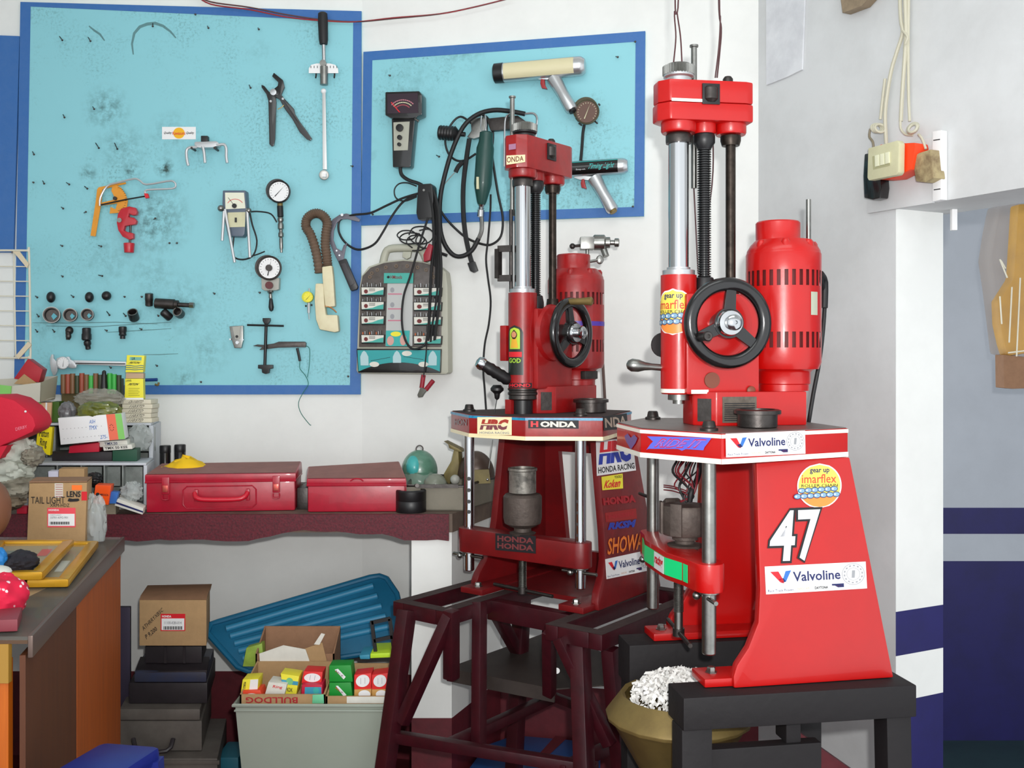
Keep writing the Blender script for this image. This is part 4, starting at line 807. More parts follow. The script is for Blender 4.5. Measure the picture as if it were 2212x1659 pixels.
    zc0, zc1 = (-.366, -.304) if which == 1 else (-.300, -.246)
    bp = []
    for i in range(9): an = math.radians(-90 + 180 * i / 8); bp.append((hr + .028 * math.cos(an), .028 * math.sin(an)))
    bp += [(.12, .026), (.06, .02), (-.06, .02), (-.12, .026)]
    for i in range(9): an = math.radians(90 + 180 * i / 8); bp.append((-hr + .028 * math.cos(an), .028 * math.sin(an)))
    fr = [(-.13, -.034), (-.07, -.050), (.07, -.050), (.13, -.034)] if which == 2 else [(-.12, -.028), (.12, -.028)]
    mb = nb(); mb.prism([V((a, b, zc0)) for a, b in bp + fr], (0, 0, zc1 - zc0)); cb = part('clamp_bar', mb, RB_, t, bevel=.003)
    for s_ in (1, -1):
        mb = nb(); z = zc0 - .012; mb.lathe((s_ * hr, 0, zc0), (0, 0, -1), [(.019, 0), (.019, .004), (.0145, .006)], 20); mb.cyl((s_ * hr - .05 * s_, -.005, z), (s_ * hr + .05 * s_, -.005, z), .0042, seg=10); mb.ball((s_ * hr - .018, -.018, z), .008); part('locking_pin', mb, STEEL, t)
    ch = (0, .006)
    mb = nb(); mb.cyl((0, .0, zc0 + .01), (0, 0, -.452 if which == 1 else -.43), .0088, seg=16)
    mb.v and None; part('clamp_screw', mb, STEEL, t)
    mb = nb(); n = 26; zz = zc0; mb.lathe((0, 0, zc0), (0, 0, -1), sum([[(.0088, i * .0032), (.0108, i * .0032 + .0016)] for i in range(n)], []), 14); part('screw_thread', mb, STEEL, t)
    zz = -.446 if which == 1 else -.424
    mb = nb(); mb.cyl((-.10, .01, zz), (.10, -.01, zz), .0045, seg=10); mb.lathe((0, 0, zz - .008), (0, 0, 1), [(.012, 0), (.012, .016)], 16); part('tommy_bar', mb, DSTEEL, t)
    if which == 1:
        mb = nb(); mb.lathe((0, 0, zc1 - .002), (0, 0, 1), [(.03, 0), (.034, .006), (.022, .009), (.022, .018), (.032, .022), (.046, .030), (.049, .045), (.049, .098), (.044, .104), (.034, .106)], 30); part('cylinder_seat', mb, IRON, t)
        mb = nb(); mb.lathe((0, 0, -.198), (0, 0, 1), [(.0345, 0), (.0345, .054), (.037, .056), (.037, .062), (.031, .063), (.031, .02)], 30, cap=False); c_ = part('cylinder_sleeve', mb, mat('worn_sleeve', (150, 146, 138), .45, .6, var=.7, vscale=34, dark=(30, 28, 26)), t)
    else:
        mb = nb(); mb.lathe((.01, .01, zc1 - .002), (0, 0, 1), [(.034, 0), (.036, .006), (.020, .008), (.020, .014), (.026, .016), (.026, .024), (.044, .026), (.048, .032), (.048, .082), (.046, .086)], 30); part('chuck', mb, IRON, t)
        for k in range(3):
            an = math.radians(200 + 60 * k); c_ = V((.01 + .0475 * math.cos(an), .01 + .0475 * math.sin(an), -.20)); u = V((-math.sin(an), math.cos(an), 0)); o_ = V((math.cos(an), math.sin(an), 0)) * .0035
            mb = nb(); mb.prism([c_ - u * .012 + V((0, 0, -.02)) + o_, c_ + u * .012 + V((0, 0, -.02)) + o_, c_ + u * .012 + V((0, 0, .045)) + o_, c_ - u * .012 + V((0, 0, .045)) + o_], -o_ * 1.6); part('chuck_jaw', mb, IRON, t, bevel=.001)
        mb = nb(); mb.lathe((-.075, .03, -.20), (0, -1, 0), [(.035, 0), (.04, .005), (.04, .03), (.035, .035)], 26); part('side_drum', mb, IRON, t)
    # ---- boring head
    mb = nb(); mb.prism([V((a, b, .0015)) for a, b in [(-.06, .03), (-.03, .02), (.03, .02), (.062, .058), (.062, .250), (-.062, .250), (-.062, .058)]], (0, 0, .0685)); hb = part('head_base', mb, R_, t, bevel=.003)
    mb = nb(); n_ = V((.038, -.032, 0)).normalized() * .0012; a_ = V((.037, .0275, 0)) + n_; b_ = V((.055, .0498, 0)) + n_
    mb.prism([a_ + V((0, 0, .010)), b_ + V((0, 0, .010)), b_ + V((0, 0, .056)), a_ + V((0, 0, .056))], -n_); part('opening_shade', mb, DSTEEL, t)  # dark plate painted in for the shade inside the window opening
    if which == 2:
        mb = nb(); mb.prism([V((.0635, b, z)) for b, z in ((.070, .008), (.142, .008), (.142, .060), (.070, .060))], (-.001, 0, 0)); np_ = part('nameplate', mb, mat('nameplate', (110, 100, 90), .5, .5, var=.5, vscale=60), t)
        for i in range(9):
            z = .012 + i * .0042; mb = nb(); mb.prism([V((.0642, .074, z)), V((.0642, .138, z)), V((.0642, .138, z + .0018)), V((.0642, .074, z + .0018))], (-.0006, 0, 0)); part('print', mb, INKB, np_)
    zt_ = .307; zl = .064
    mb = nb(); mb.lathe((0, 0, zl), (0, 0, 1), [(.034, 0), (.0365, .003), (.0365, zt_ - zl)], 36); hs = part('spindle_housing', mb, R_, t)
    mb = nb(); mb.lathe((0, 0, zt_), (0, 0, 1), [(.033, 0), (.033, .010), (.024, .012), (.024, .016)], 32); part('collar_ring', mb, SILV, t)
    mb = nb(); mb.box((-.045, .0, zl), (.048, .155, .268)); gb = part('gearbox', mb, R_, t, bevel=.006)
    mb = nb(); mb.lathe((.045, .0652, .2063), (1, 0, 0), [(.074, 0), (.070, .012), (.05, .016)], 36); part('gearbox_boss', mb, R_, t)
    if which == 2:
        mb = nb(); mb.lathe((.044, .053, .093), (1, 0, 0), [(.016, 0), (.016, .008)], 24); part('cover_plug', mb, mat('plug_brown', (120, 60, 40), .5), t); mb = nb(); mb.lathe((.048, .136, .072), (1, 0, 0), [(.009, 0), (.009, .004), (.006, .006)], 16); part('cover_plug', mb, mat('plug_brown', (120, 60, 40), .5), t)
        mb = nb(); mb.lathe((0, 0, zl), (0, 0, -1), [(.022, 0), (.022, .012), (.012, .013), (.012, .020)], 22); part('spindle_nose', mb, STEEL, t)
        mb = nb(); n2 = 20
        for i in range(n2):
            a0 = math.radians(-150 + 150 * i / n2); a1 = math.radians(-150 + 150 * (i + 1) / n2)
            q = [V((.0372 * math.cos(w_), .0372 * math.sin(w_), z)) for w_, z in ((a0, zl + .003), (a1, zl + .003), (a1, zl + .011), (a0, zl + .011))]; mb.quad(*q)
        for bx in (0.0,): mb.prism([V((.0492, .01, zl + .002)), V((.0492, .046, zl + .002)), V((.0492, .046, zl + .010)), V((.0492, .01, zl + .010))], (-.001, 0, 0))
        part('lower_stripe', mb, TAPE, t, 'white reflective stripe')
    else:
        mb = nb(); mb.lathe((0, 0, .066), (0, 0, -1), [(.038, 0), (.038, .004), (.0355, .006), (.0355, .009), (.038, .011), (.038, .016), (.035, .018), (.036, .027), (.03, .030)], 36); part('adjusting_ring', mb, DSTEEL, t)
        mb = nb(); mb.prism([V((a, b, .0015)) for a, b in [(-.03, -.034), (-.01, -.036), (-.01, -.02), (-.03, -.02)]], (0, 0, .036)); part('front_post', mb, R_, t)
        mb = nb(); mb.cyl((0, 0, .036), (0, 0, .0016), .026, seg=24); part('boring_bar', mb, BLACK, t)
    mb = nb(); mb.cyl((0, 0, zt_), (0, 0, .585), .0208, seg=36); part('chrome_column', mb, CHROME, t)
    mb = nb(); mb.lathe((0, 0, .583), (0, 0, 1), [(.026, -.006), (.0265, 0), (.0265, .010), (.024, .014)], 30); part('column_nut', mb, DSTEEL, t)
    lb, sb = .055, (.112 if which == 2 else .132)
    nth = 62; mb = nb(); mb.lathe((0, lb, .27), (0, 0, 1), sum([[(.0105, i * .0049), (.0142, i * .0049 + .0012), (.0142, i * .0049 + .0026), (.0105, i * .0049 + .0038)] for i in range(nth)], []), 16); part('lead_screw', mb, BLKG, t)
    mb = nb(); mb.lathe((0, lb, .262), (0, 0, 1), [(.022, 0), (.022, .024), (.019, .04), (.016, .042)], 22); part('screw_nut', mb, BLACK, t); mb = nb(); mb.lathe((0, lb, .60), (0, 0, -1), [(.019, 0), (.022, .005), (.022, .02), (.013, .034)], 22); part('screw_nut', mb, BLACK, t)
    mb = nb(); mb.cyl((0, sb, .262), (0, 0 + sb, .60), .0105, seg=10); mb.lathe((0, sb, .262), (0, 0, 1), [(.018, 0), (.018, .012), (.015, .036)], 20); mb.lathe((0, sb, .596), (0, 0, -1), [(.021, 0), (.021, .010), (.018, .020)], 20); part('splined_shaft', mb, mat('shaft_greasy', (62, 54, 48), .4, .8, var=.6, vscale=60, dark=(20, 16, 14)), t)
    # head box
    xe = 0 if which == 2 else .027
    def hull(k, z0_, z1_): return [V((a, b, z0_)) for a, b in [(-.036 * k, -.028), (-.016, -.049 * k), (.016, -.049 * k), (.038 * k, -.030), (.040 * k, .130 + xe), (.034 * k, .147 + xe), (-.034 * k, .147 + xe), (-.038 * k, .13 + xe)]], (0, 0, z1_ - z0_)
    if which == 2:
        mb = nb(); mb.prism(*hull(1.0, .655, .700)); part('head_box_cover', mb, R_, t, bevel=.004)
        mb = nb(); mb.prism(*hull(1.03, .618, .654)); part('head_box', mb, R_, t, bevel=.004)
    else:
        mb = nb(); mb.prism(*hull(1.0, .618, .700)); part('head_box', mb, R_, t, bevel=.002)
    mb = nb()
    for b, r in ((0, .036), (.055, .024), (sb, .032)): mb.lathe((0, b, .620), (0, 0, -1), [(r, 0), (r, .018), (r * .93, .022)], 26)
    part('bearing_flange', mb, R_, t)
    mb = nb(); wx = 0 if which == 2 else .016; mb.box((.036, .036 + wx, .650), (.0425, .073 + wx, .692)); wi = part('window_frame', mb, BLACK, t, bevel=.001)
    mb = nb(); mb.lathe((.036, .0545 + wx, .655), (0, 0, 1), [(.010, 0), (.0155, .006), (.0155, .028), (.012, .032)], 18); part('gear', mb, DSTEEL, wi)
    kb = .0 if which == 2 else .008
    mb = nb(); prof_ = []; mb.lathe((0, kb, .700), (0, 0, 1), [(.026, 0), (.026, .010), (.031, .013), (.031, .018)], 32); part('gear_boss', mb, SILV if which == 2 else BLACK, t)
    mb = nb(); n3 = 32; vs = []
    for i in range(n3 * 2):
        an = math.pi * i / n3; r = .033 if i % 2 else .0295; vs.append(V((r * math.cos(an), kb + r * math.sin(an), .717)))
    mb.prism(vs, (0, 0, .018)); mb.cyl((0, kb, .735), (0, kb, .739), .028, .024, 32); part('toothed_knob', mb, STEEL, t, smooth=False)
    mb = nb(); xb = .035; xa = .032 if which == 2 else -.0; xb2 = .040 if which == 2 else -.004; aa = -.02 if which == 2 else -.030; zr_ = .785 if which == 2 else .808
    mb.cyl((aa, xb2, .505 if which == 1 else .49), (aa, xb2, zr_), .0062, seg=12); mb.lathe((aa, xb2, zr_ - .003), (0, 0, 1), [(.0062, 0), (.009, .001), (.009, .005), (.006, .006)], 14); part('depth_rod', mb, STEEL, t)
    mb = nb(); mb.lathe((0, sb - .006, .700), (0, 0, 1), [(.0105, 0), (.0105, .014), (.007, .019)], 14); part('shaft_end', mb, DSTEEL, t)
    if which == 2:
        mb = nb(); mb.prism([V((.0405, b, z)) for b, z in ((-.028, .654), (.040, .654), (.040, .660), (-.028, .660))], (-.001, 0, 0)); part('head_stripe', mb, TAPE, t, 'white reflective stripe')
    # hand wheel
    wc = V((.105, .0652, .2063)); ax = V((1, 0, 0)); mb = nb(); mb.torus(wc, ax, .0765, .0135, 48, 12, .8); hw = part('handwheel', mb, BLKG, t)
    angs = (85, -38, 205) if which == 2 else (100, -20, 220)
    for an in angs:
        an = math.radians(an); d = V((0, math.cos(an), math.sin(an))); u = V((0, -math.sin(an), math.cos(an)))
        mb = nb(); mb.loft([wc + d * .018 + u * .013 - ax * .006, wc + d * .018 - u * .013 - ax * .006, wc + d * .018 - u * .013 + ax * .006, wc + d * .018 + u * .013 + ax * .006], [wc + d * .068 + u * .010 - ax * .005, wc + d * .068 - u * .010 - ax * .005, wc + d * .068 - u * .010 + ax * .005, wc + d * .068 + u * .010 + ax * .005]); part('spoke', mb, BLKG, hw, bevel=.002)
    mb = nb(); mb.lathe(wc - ax * .045, ax, [(.022, 0), (.022, .035), (.030, .038), (.030, .052)], 30); part('wheel_hub', mb, BLKG, hw)
    mb = nb(); mb.lathe(wc + ax * .006, ax, [(.0265, 0), (.0265, .006), (.0235, .012), (.014, .014), (.014, .018), (.0155, .020), (.0155, .030), (.0115, .034), (.004, .035), (.003, .031)], 32); part('graduated_dial', mb, CHROME, hw)
    ka = math.radians(205 if which == 2 else 104); kc = wc + V((0, math.cos(ka), math.sin(ka))) * (.064 if which == 2 else .08)
    mb = nb(); mb.lathe(kc, ax + (V((0, .25, .0)) if which == 1 else V()), [(.006, 0), (.009, .006), (.0085, .03), (.010, .045), (.008, .048), (.004, .048), (.004, .044)] if which == 2 else [(.006, 0), (.008, .006), (.0085, .04), (.011, .064), (.008, .067), (.004, .067), (.004, .06)], 16); part('crank_handle', mb, BRASS if which == 1 else DSTEEL, hw)
    # motor
    mc = V((.0 if which == 2 else .01, .2275, 0)); Rm = .0767; N_ = 128; zs = [.115, .1285, .159, .191, .285, .317, .352, .357]
    if True:
        mb = nb(); vs = []; fs = []; rr = [Rm * .93, Rm, Rm, Rm, Rm, Rm, Rm, Rm * .97]
        for j, z in enumerate(zs):
            for i in range(N_): an = 2 * math.pi * i / N_; vs.append(mc + V((rr[j] * math.cos(an), rr[j] * math.sin(an), z)))
        for j in range(len(zs) - 1):
            for i in range(N_):
                if j in (2, 4) and i % 4 in (0, 1) and (i // 4) % 9 != 5: continue
                i2 = (i + 1) % N_; fs.append((j * N_ + i, j * N_ + i2, (j + 1) * N_ + i2, (j + 1) * N_ + i))
        mb.add(vs, fs); mt = part('motor', mb, R_, t)
        mb = nb(); mb.lathe(mc + V((0, 0, .12)), (0, 0, 1), [(Rm - .006, 0), (Rm - .006, .232)], 48); part('motor_core', mb, mat('motor_core', (92, 14, 14), .6), mt)
    mb = nb(); mb.lathe(mc + V((0, 0, .352)), (0, 0, 1), [(Rm * .985, 0), (Rm * .97, .008), (Rm * .88, .020), (.058, .030), (.050, .031)], 40)
    mc2 = mc + V((0, -.012, 0)); mb.lathe(mc2 + V((0, 0, .378)), (0, 0, 1), [(.048, 0), (.0455, .004), (.0455, .040), (.043, .043)], 36); part('motor_cap', mb, R_, mt)
    for k in range(4):
        an = math.radians(-70 + 50 * k); c_ = mc + V((Rm * .80 * math.cos(an), Rm * .80 * math.sin(an), .358)); mb = nb(); mb.lathe(c_, (0, 0, 1), [(.010, 0), (.010, .016), (.006, .022)], 12); part('cap_lug', mb, R_, mt)
    mb = nb(); mb.lathe(mc + V((0, 0, .070)), (0, 0, 1), [(.052, 0), (.052, .013), (.055, .015), (.055, .038), (.058, .042), (Rm * .93, .048)], 40); part('motor_flange', mb, R_, mt)
    if which == 1:
        mb = nb(); mb.lathe(mc + V((0, 0, .112)), (0, 0, 1), [(.05, 0), (.05, .01)], 30); mb.box((.02 , .19, .086), (.066, .25, .108)); part('clamp_lug', mb, DSTEEL, mt, bevel=.002)
        mb = nb(); mb.cyl(mc + V((.075, 0, .235)), mc + V((.078, 0, .235)), .001, seg=6); n2 = 20
        for i in range(n2):
            a0 = math.radians(-70 + 100 * i / n2); a1 = math.radians(-70 + 100 * (i + 1) / n2); mb.quad(*[mc + V(((Rm + .0006) * math.cos(w_), (Rm + .0006) * math.sin(w_), z)) for w_, z in ((a0, .228), (a1, .228), (a1, .240), (a0, .240))])
        part('blue_band', mb, mat('band_blue', (80, 50, 160), .4), mt)
    else:
        mb = nb(); n2 = 6
        for i in range(n2):
            a0 = math.radians(20 + 16 * i / n2); a1 = math.radians(20 + 16 * (i + 1) / n2); mb.quad(*[mc + V(((Rm + .0008) * math.cos(w_), (Rm + .0008) * math.sin(w_), z)) for w_, z in ((a0, .225), (a1, .225), (a1, .272), (a0, .272))])
        part('rating_plate', mb, mat('rating_plate', (176, 180, 160), .5), mt)
    mb = nb(); rz_ = .47 if which == 2 else .45; cc_ = mc + V((.0, .056, 0)); mb.cyl(cc_ + V((0, 0, .372)), cc_ + V((0, 0, rz_)), .0052, seg=12); mb.lathe(cc_ + V((0, 0, .368)), (0, 0, 1), [(.010, 0), (.010, .012), (.006, .014)], 12); part('motor_rod', mb, STEEL, mt)
    return t, M, W
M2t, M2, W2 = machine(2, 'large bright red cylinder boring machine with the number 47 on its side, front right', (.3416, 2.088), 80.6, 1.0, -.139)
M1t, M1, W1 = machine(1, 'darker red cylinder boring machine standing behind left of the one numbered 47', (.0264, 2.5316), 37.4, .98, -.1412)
def loc_plane(M, p, q, r):
    P_, Q_, R_ = M @ V(p), M @ V(q), M @ V(r); n = (Q_ - P_).cross(R_ - P_).normalized()
    if n.dot(P_) > 0: n = -n
    return Plane(P_, n)
# machine 2 extras
af, g, ac, ab, B = .0873, .1066, .2396, .1417, .2977
f1 = loc_plane(M2, (af, -g, 0), (ac, 0, 0), (af, -g, -.05)); f2 = loc_plane(M2, (ac - .012, .045, 0), (ab, B, 0), (ab, B, -.05)); f0 = loc_plane(M2, (-af, -g, 0), (af, -g, 0), (af, -g, -.05)); f12 = loc_plane(M2, (ac, 0, 0), (ac - .012, .045, 0), (ac, 0, -.05))
ckp = loc_plane(M2, (.2048, .04, -.476), (.1952, .36, -.476), (.15326, .19, -.056))
def sticker(t, name, c, pl, m, off=.0014, label=None): s_ = decal(name, c, pl, m, t, off, .0009, label); return s_, (lambda d=.0004: plq(pl, c, off + d))
# RIDE IT
pur = mat('ink_violet_blue', (96, 104, 214), .35)
mp = plq(f1, [(1398, 941), (1537, 944), (1537, 975), (1396, 972)], .0022)
sh = [(0, .95), (.06, .95), (.97, .95), (1.0, .93), (.95, .6), (.90, .3), (.88, .06), (.62, .12), (.56, .0), (.5, .12), (.03, .08), (0, 0), (.06, .4), (.10, .6)]
s_ = shape(mp, sh, pur, M2t, 'ride_sticker', 'violet lettered sticker'); text('RIDE IT', sub(plq(f1, [(1398, 941), (1537, 944), (1537, 975), (1396, 972)], .0028), .12, .2, .93, .82), mat('ink_red_bright', (220, 20, 30), .4), s_, .03, .15); text('RIDE IT', sub(plq(f1, [(1398, 941), (1537, 944), (1537, 975), (1396, 972)], .0034), .13, .26, .92, .76), mat('ink_violet_light', (120, 120, 220), .4), s_, .0, .15)
mp = plq(f0, [(1349, 935), (1377, 940), (1377, 972), (1349, 970)], .002); shape(mp, [(.5, 0), (.85, .45), (1, .8), (.75, 1), (.5, .75), (.25, 1), (0, .8), (.15, .45)], mat('ink_wing', (110, 80, 150), .4), M2t, 'wing_emblem')
# Valvoline stickers
def valv(t, c, pl, off=.0014, k=1.0):
    s_, mp = sticker(t, 'oil_sticker', c, pl, WHITE, off, 'white rectangular oil brand sticker'); mp = plq(pl, c, off + .0006)
    shape(mp, [(.05, .80), (.13, .80), (.175, .48), (.18, .36), (.145, .40)], INKR, s_, 'print'); shape(mp, [(.20, .80), (.255, .82), (.20, .42), (.155, .37), (.175, .55)], INKBL, s_, 'print'); shape(mp, [(.13, .52), (.165, .38), (.20, .42), (.175, .55)], INKN, s_, 'print')
    text('Valvoline', sub(mp, .27, .40, .74, .76), INKN, s_, .018)
    text('Race Track Proven', sub(mp, .02, .07, .27, .16), INKN, s_, .0); text('NASCAR', sub(mp, .31, .09, .43, .18), mat('ink_faint_orange', (220, 190, 170), .6), s_, .02); text('DAYTONA', sub(mp, .48, .08, .61, .18), INKB, s_, .03); shape(mp, [(.65, .18), (.65, .24), (.77, .24), (.77, .10), (.71, .10), (.68, .17)], INKN, s_, 'print'); text('NHRA', sub(mp, .70, .13, .76, .20), INKR, s_, .02)
    mb = MB(); n = 28; nr = lambda a_, r: mp(.87 + r * math.cos(a_) * .115, .56 + r * math.sin(a_) * .40)
    for i in range(n):
        a0 = 2 * math.pi * i / n; a1 = 2 * math.pi * (i + 1) / n; mb.quad(nr(a0, .95), nr(a1, .95), nr(a1, 1), nr(a0, 1))
        if i % 2 == 0: mb.quad(nr(a0, .72), nr(a1, .72), nr(a1, .85), nr(a0, .85))
        mb.quad(nr(a0, .55), nr(a1, .55), nr(a1, .59), nr(a0, .59))
    part('seal', mb, INKG, s_); text('1', sub(mp, .85, .42, .89, .70), INKG, s_, .02, .2); return s_
c_ = [(1557, 938), (1739, 930), (1739, 981), (1558, 990)]
valv(M2t, [(1568, 937), (1739, 930), (1740, 980), (1569, 988)], f2, .0018)
valv(M2t, [(1652, 1224), (1870, 1213), (1873, 1271), (1655, 1284)], ckp, .0016)
# roller chain stickers
def chain_sticker(t, mpf, mat_, cyl=False):
    full = mpf
    mb = MB(); ctr = (.5, .5); rings = 5; n = 36; vs = []; fs = []
    Y_ = mat('sticker_lemon', (246, 226, 90), .4); O_ = mat('sticker_orange', (244, 140, 60), .4)
    def disc(r, d, name, m, cv=.5, v0=-1, v1=2, cu=.5):
        mb = MB(); N2 = 20
        for i in range(N2):
            for j in range(N2):
                cells = []
                u0 = cu - r + 2 * r * i / N2; u1 = cu - r + 2 * r * (i + 1) / N2
                vv0 = max(v0, cv - r); vv1 = min(v1, cv + r); w0 = vv0 + (vv1 - vv0) * j / N2; w1 = vv0 + (vv1 - vv0) * (j + 1) / N2
                def cl(u, v):
                    du = u - cu; dv = v - cv; hw_ = math.sqrt(max(0, r * r - dv * dv)); return (cu + max(-hw_, min(hw_, du)), v)
                q = [cl(u0, w0), cl(u1, w0), cl(u1, w1), cl(u0, w1)]
                if abs(q[0][0] - q[1][0]) + abs(q[2][0] - q[3][0]) < 1e-6: continue
                mb.quad(*[full(u, v, d) for u, v in q])
        return part(name, mb, m, t)
    s_ = disc(.5, 0, 'chain_sticker', WHITE); s_['label'] = 'round yellow roller chain sticker'
    disc(.47, .0003, 'print', Y_); disc(.47, .0006, 'print', O_, v0=.0, v1=.34)
    for wrd, a, m_, b in (('gear up', (.28, .76, .72, .88), INKN, .02), ('imarflex', (.10, .56, .88, .76), mat('ink_orange_red', (214, 70, 50), .4), .01), ('ROLLER CHAIN', (.09, .475, .91, .54), INKB, .01)):
        vs, fs = textmesh(wrd, b); mb = MB(); mb.add([full(a[0] + (a[2] - a[0]) * u, a[1] + (a[3] - a[1]) * v, .0009) for u, v in vs], fs); part('lettering', mb, m_, t)
    def elp(cu, cv, rx, ry, d, nm, m): mb = MB(); mb.add([full(cu + rx * math.cos(a_), cv + ry * math.sin(a_), d) for a_ in [2 * math.pi * k / 14 for k in range(14)]], [tuple(range(14))]); part(nm, mb, m, t)
    CP_ = mat('chain_print', (126, 164, 190), .4)
    for row, n_, u0_, v0_ in ((0, 6, .10, .40), (1, 7, .0, .27)):
        for i in range(n_):
            u = u0_ + i * .145; v = v0_ + .006 * i; dd = .0008 + .0002 * (i % 2) + .0006 * row
            elp(u, v, .088, .064, dd, 'chain_outline_print', INKN); elp(u, v, .074, .048, dd + .0001, 'chain_link_print', CP_); elp(u - .03, v, .02, .02, dd + .0002, 'chain_pin_print', WHITE)

cc = [(1722, 1002), (1818, 1000), (1818, 1097), (1722, 1099)]
b0 = plq(ckp, cc, .0016)
chain_sticker(M2t, lambda u, v, d=0: b0(u, v) + ckp.n * d, None)
def cylmap(u, v, d=0):
    # wraps round the spindle housing, centred toward its front left
    R_ = .0365 + .0006 + d; a0 = math.radians(-30); wid = .094; th = a0 + (u - .55) * wid / R_; return M2 @ V((R_ * math.cos(th), R_ * math.sin(th), .184 + .094 * v))
chain_sticker(M2t, cylmap, None)
# number 47
for d_, m_, bo in ((.0018, INKB, .055), (.0024, mat('number_silver', (205, 206, 210), .45), .022)):
    e = 5 if m_ is INKB else 0
    text('4', plq(ckp, [(1663 - e, 1104 - e), (1722 + e, 1102 - e), (1722 + e, 1211 + e), (1659 - e, 1213 + e)], d_), m_, M2t, bo, .12, 'number'); text('7', plq(ckp, [(1724 - e, 1102 - e), (1772 + e, 1100 - e), (1766 + e, 1209 + e), (1724 - e, 1213 + e)], d_), m_, M2t, bo, .0, 'number')
# clamp bar tape of machine 2
f5 = loc_plane(M2, (-.07, -.050, -.25), (.07, -.050, -.25), (.07, -.05, -.3)); mb = MB(M2); 
for (a0, b0_), (a1, b1_) in (((-.195, -.0215), (-.13, -.034)), ((-.13, -.034), (-.07, -.050)), ((-.07, -.050), (.07, -.050)), ((.07, -.050), (.125, -.035)), ((.13, -.034), (.150, -.032))):
    n_ = V((b1_ - b0_, -(a1 - a0), 0)).normalized() * .0016; p_ = V((a0, b0_, -.290)) + n_; q_ = V((a1, b1_, -.290)) + n_; mb.prism([p_, q_, q_ + V((0, 0, .034)), p_ + V((0, 0, .034))], -n_ * .5)
gt = part('green_tape', mb, GREENT, M2t, 'bright green reflective tape'); mb = MB(M2); mb.prism([V((a, -.0530, z)) for a, z in ((.002, -.290), (.064, -.290), (.064, -.256), (.002, -.256))], (0, .0006, 0)); part('white_patch', mb, WHITE, gt)
mp = bil(W2(.004, -.0536, -.260), W2(.062, -.0536, -.260), W2(.062, -.0536, -.284), W2(.004, -.0536, -.284)); text('racing', mp, INKR, gt, .04, .1)
mb = MB(); mb.tube([P(1382, 1066, 2.35), P(1398, 1072, 2.3), P(1418, 1074, 2.28)], .004, 8); part('side_lever', mb, BLACK, M2t)
# levers
def lever(t, M, kind):
    mb = MB(M)
    if kind == 2:
        a_ = V((-.01, -.034, .118)); b_ = V((-.012, -.105, .124)); mb.lathe(a_, b_ - a_, [(.007, 0), (.007, .02), (.009, .035), (.013, .048), (.0135, .062), (.009, .070), (.003, .073)], 18); part('feed_lever', mb, STEEL, t)
        mb = MB(M); mb.cyl((-.036, -.02, .165), (-.042, -.02, .165), .026, seg=24); part('side_disc', mb, BLACK, t)
    else:
        a_ = V((-.02, -.028, .085)); b_ = V((-.062, -.088, .128)); d = b_ - a_; L = d.length; mb.lathe(a_, d, [(.012, 0)] + [(.0145 if i % 2 else .0165, .01 + i * .008) for i in range(8)] + [(.014, L)], 16); part('feed_lever', mb, BLACK, t)
        mb = MB(M); mb.lathe(b_, d, [(.0165, -.004), (.017, .004), (.013, .012), (.004, .015)], 18); part('lever_cap', mb, CHROME, t)
        mb = MB(M); c_ = V((-.055, -.035, .052)); mb.lathe(c_, (0, 0, 1), [(.002, -.016), (.006, -.012), (.008, 0), (.017, .008), (.017, .014), (.010, .022)], 12); mb.cyl(c_ - V((0, 0, .012)), c_ - V((.006, .004, .052)), .0012, seg=6); part('wing_screw', mb, BLACK, t)
        mb = MB(M); mb.box((-.050, -.030, .135), (-.030, .01, .225)); part('side_block', mb, REDG, t, bevel=.002)
        mb = MB(M)
        for q in (((-.055, -.03, .345), (-.055, -.03, .42)), ((-.055, -.03, .345), (-.02, -.02, .345)), ((-.055, -.03, .42), (-.02, -.02, .42))): mb.bar(q[0], q[1], .012, .016)
        part('bracket', mb, DSTEEL, t)
        mb = MB(M); mb.cyl((-.028, -.012, .31), (-.028, -.012, .52), .005, seg=10); mb.cyl((-.02, .036, .30), (-.02, .036, .56), .004, seg=8); part('thin_rod', mb, DSTEEL, t)
lever(M2t, M2, 2); lever(M1t, M1, 1)
# cable from motor
mb = MB(); mb.tube([P(1772, 596, 2.16), P(1781, 640, 2.2), P(1779, 700, 2.2), P(1770, 780, 2.2), P(1757, 850, 2.2), P(1748, 905, 2.2), P(1742, 940, 2.24)], .0045, 10, 4); mb.tube([P(1772, 592, 2.16), P(1781, 610, 2.19), P(1780, 665, 2.19)], .008, 10, 3); part('motor_cable', mb, RUBBER, M2t)
mb = MB(); mb.tube([P(1298, 700, 2.74), P(1302, 780, 2.76), P(1306, 850, 2.76), P(1308, 900, 2.78), P(1306, 960, 2.8)], .004, 8, 4); part('motor_cable', mb, mat('cable_brownish', (90, 70, 64), .5), M1t)
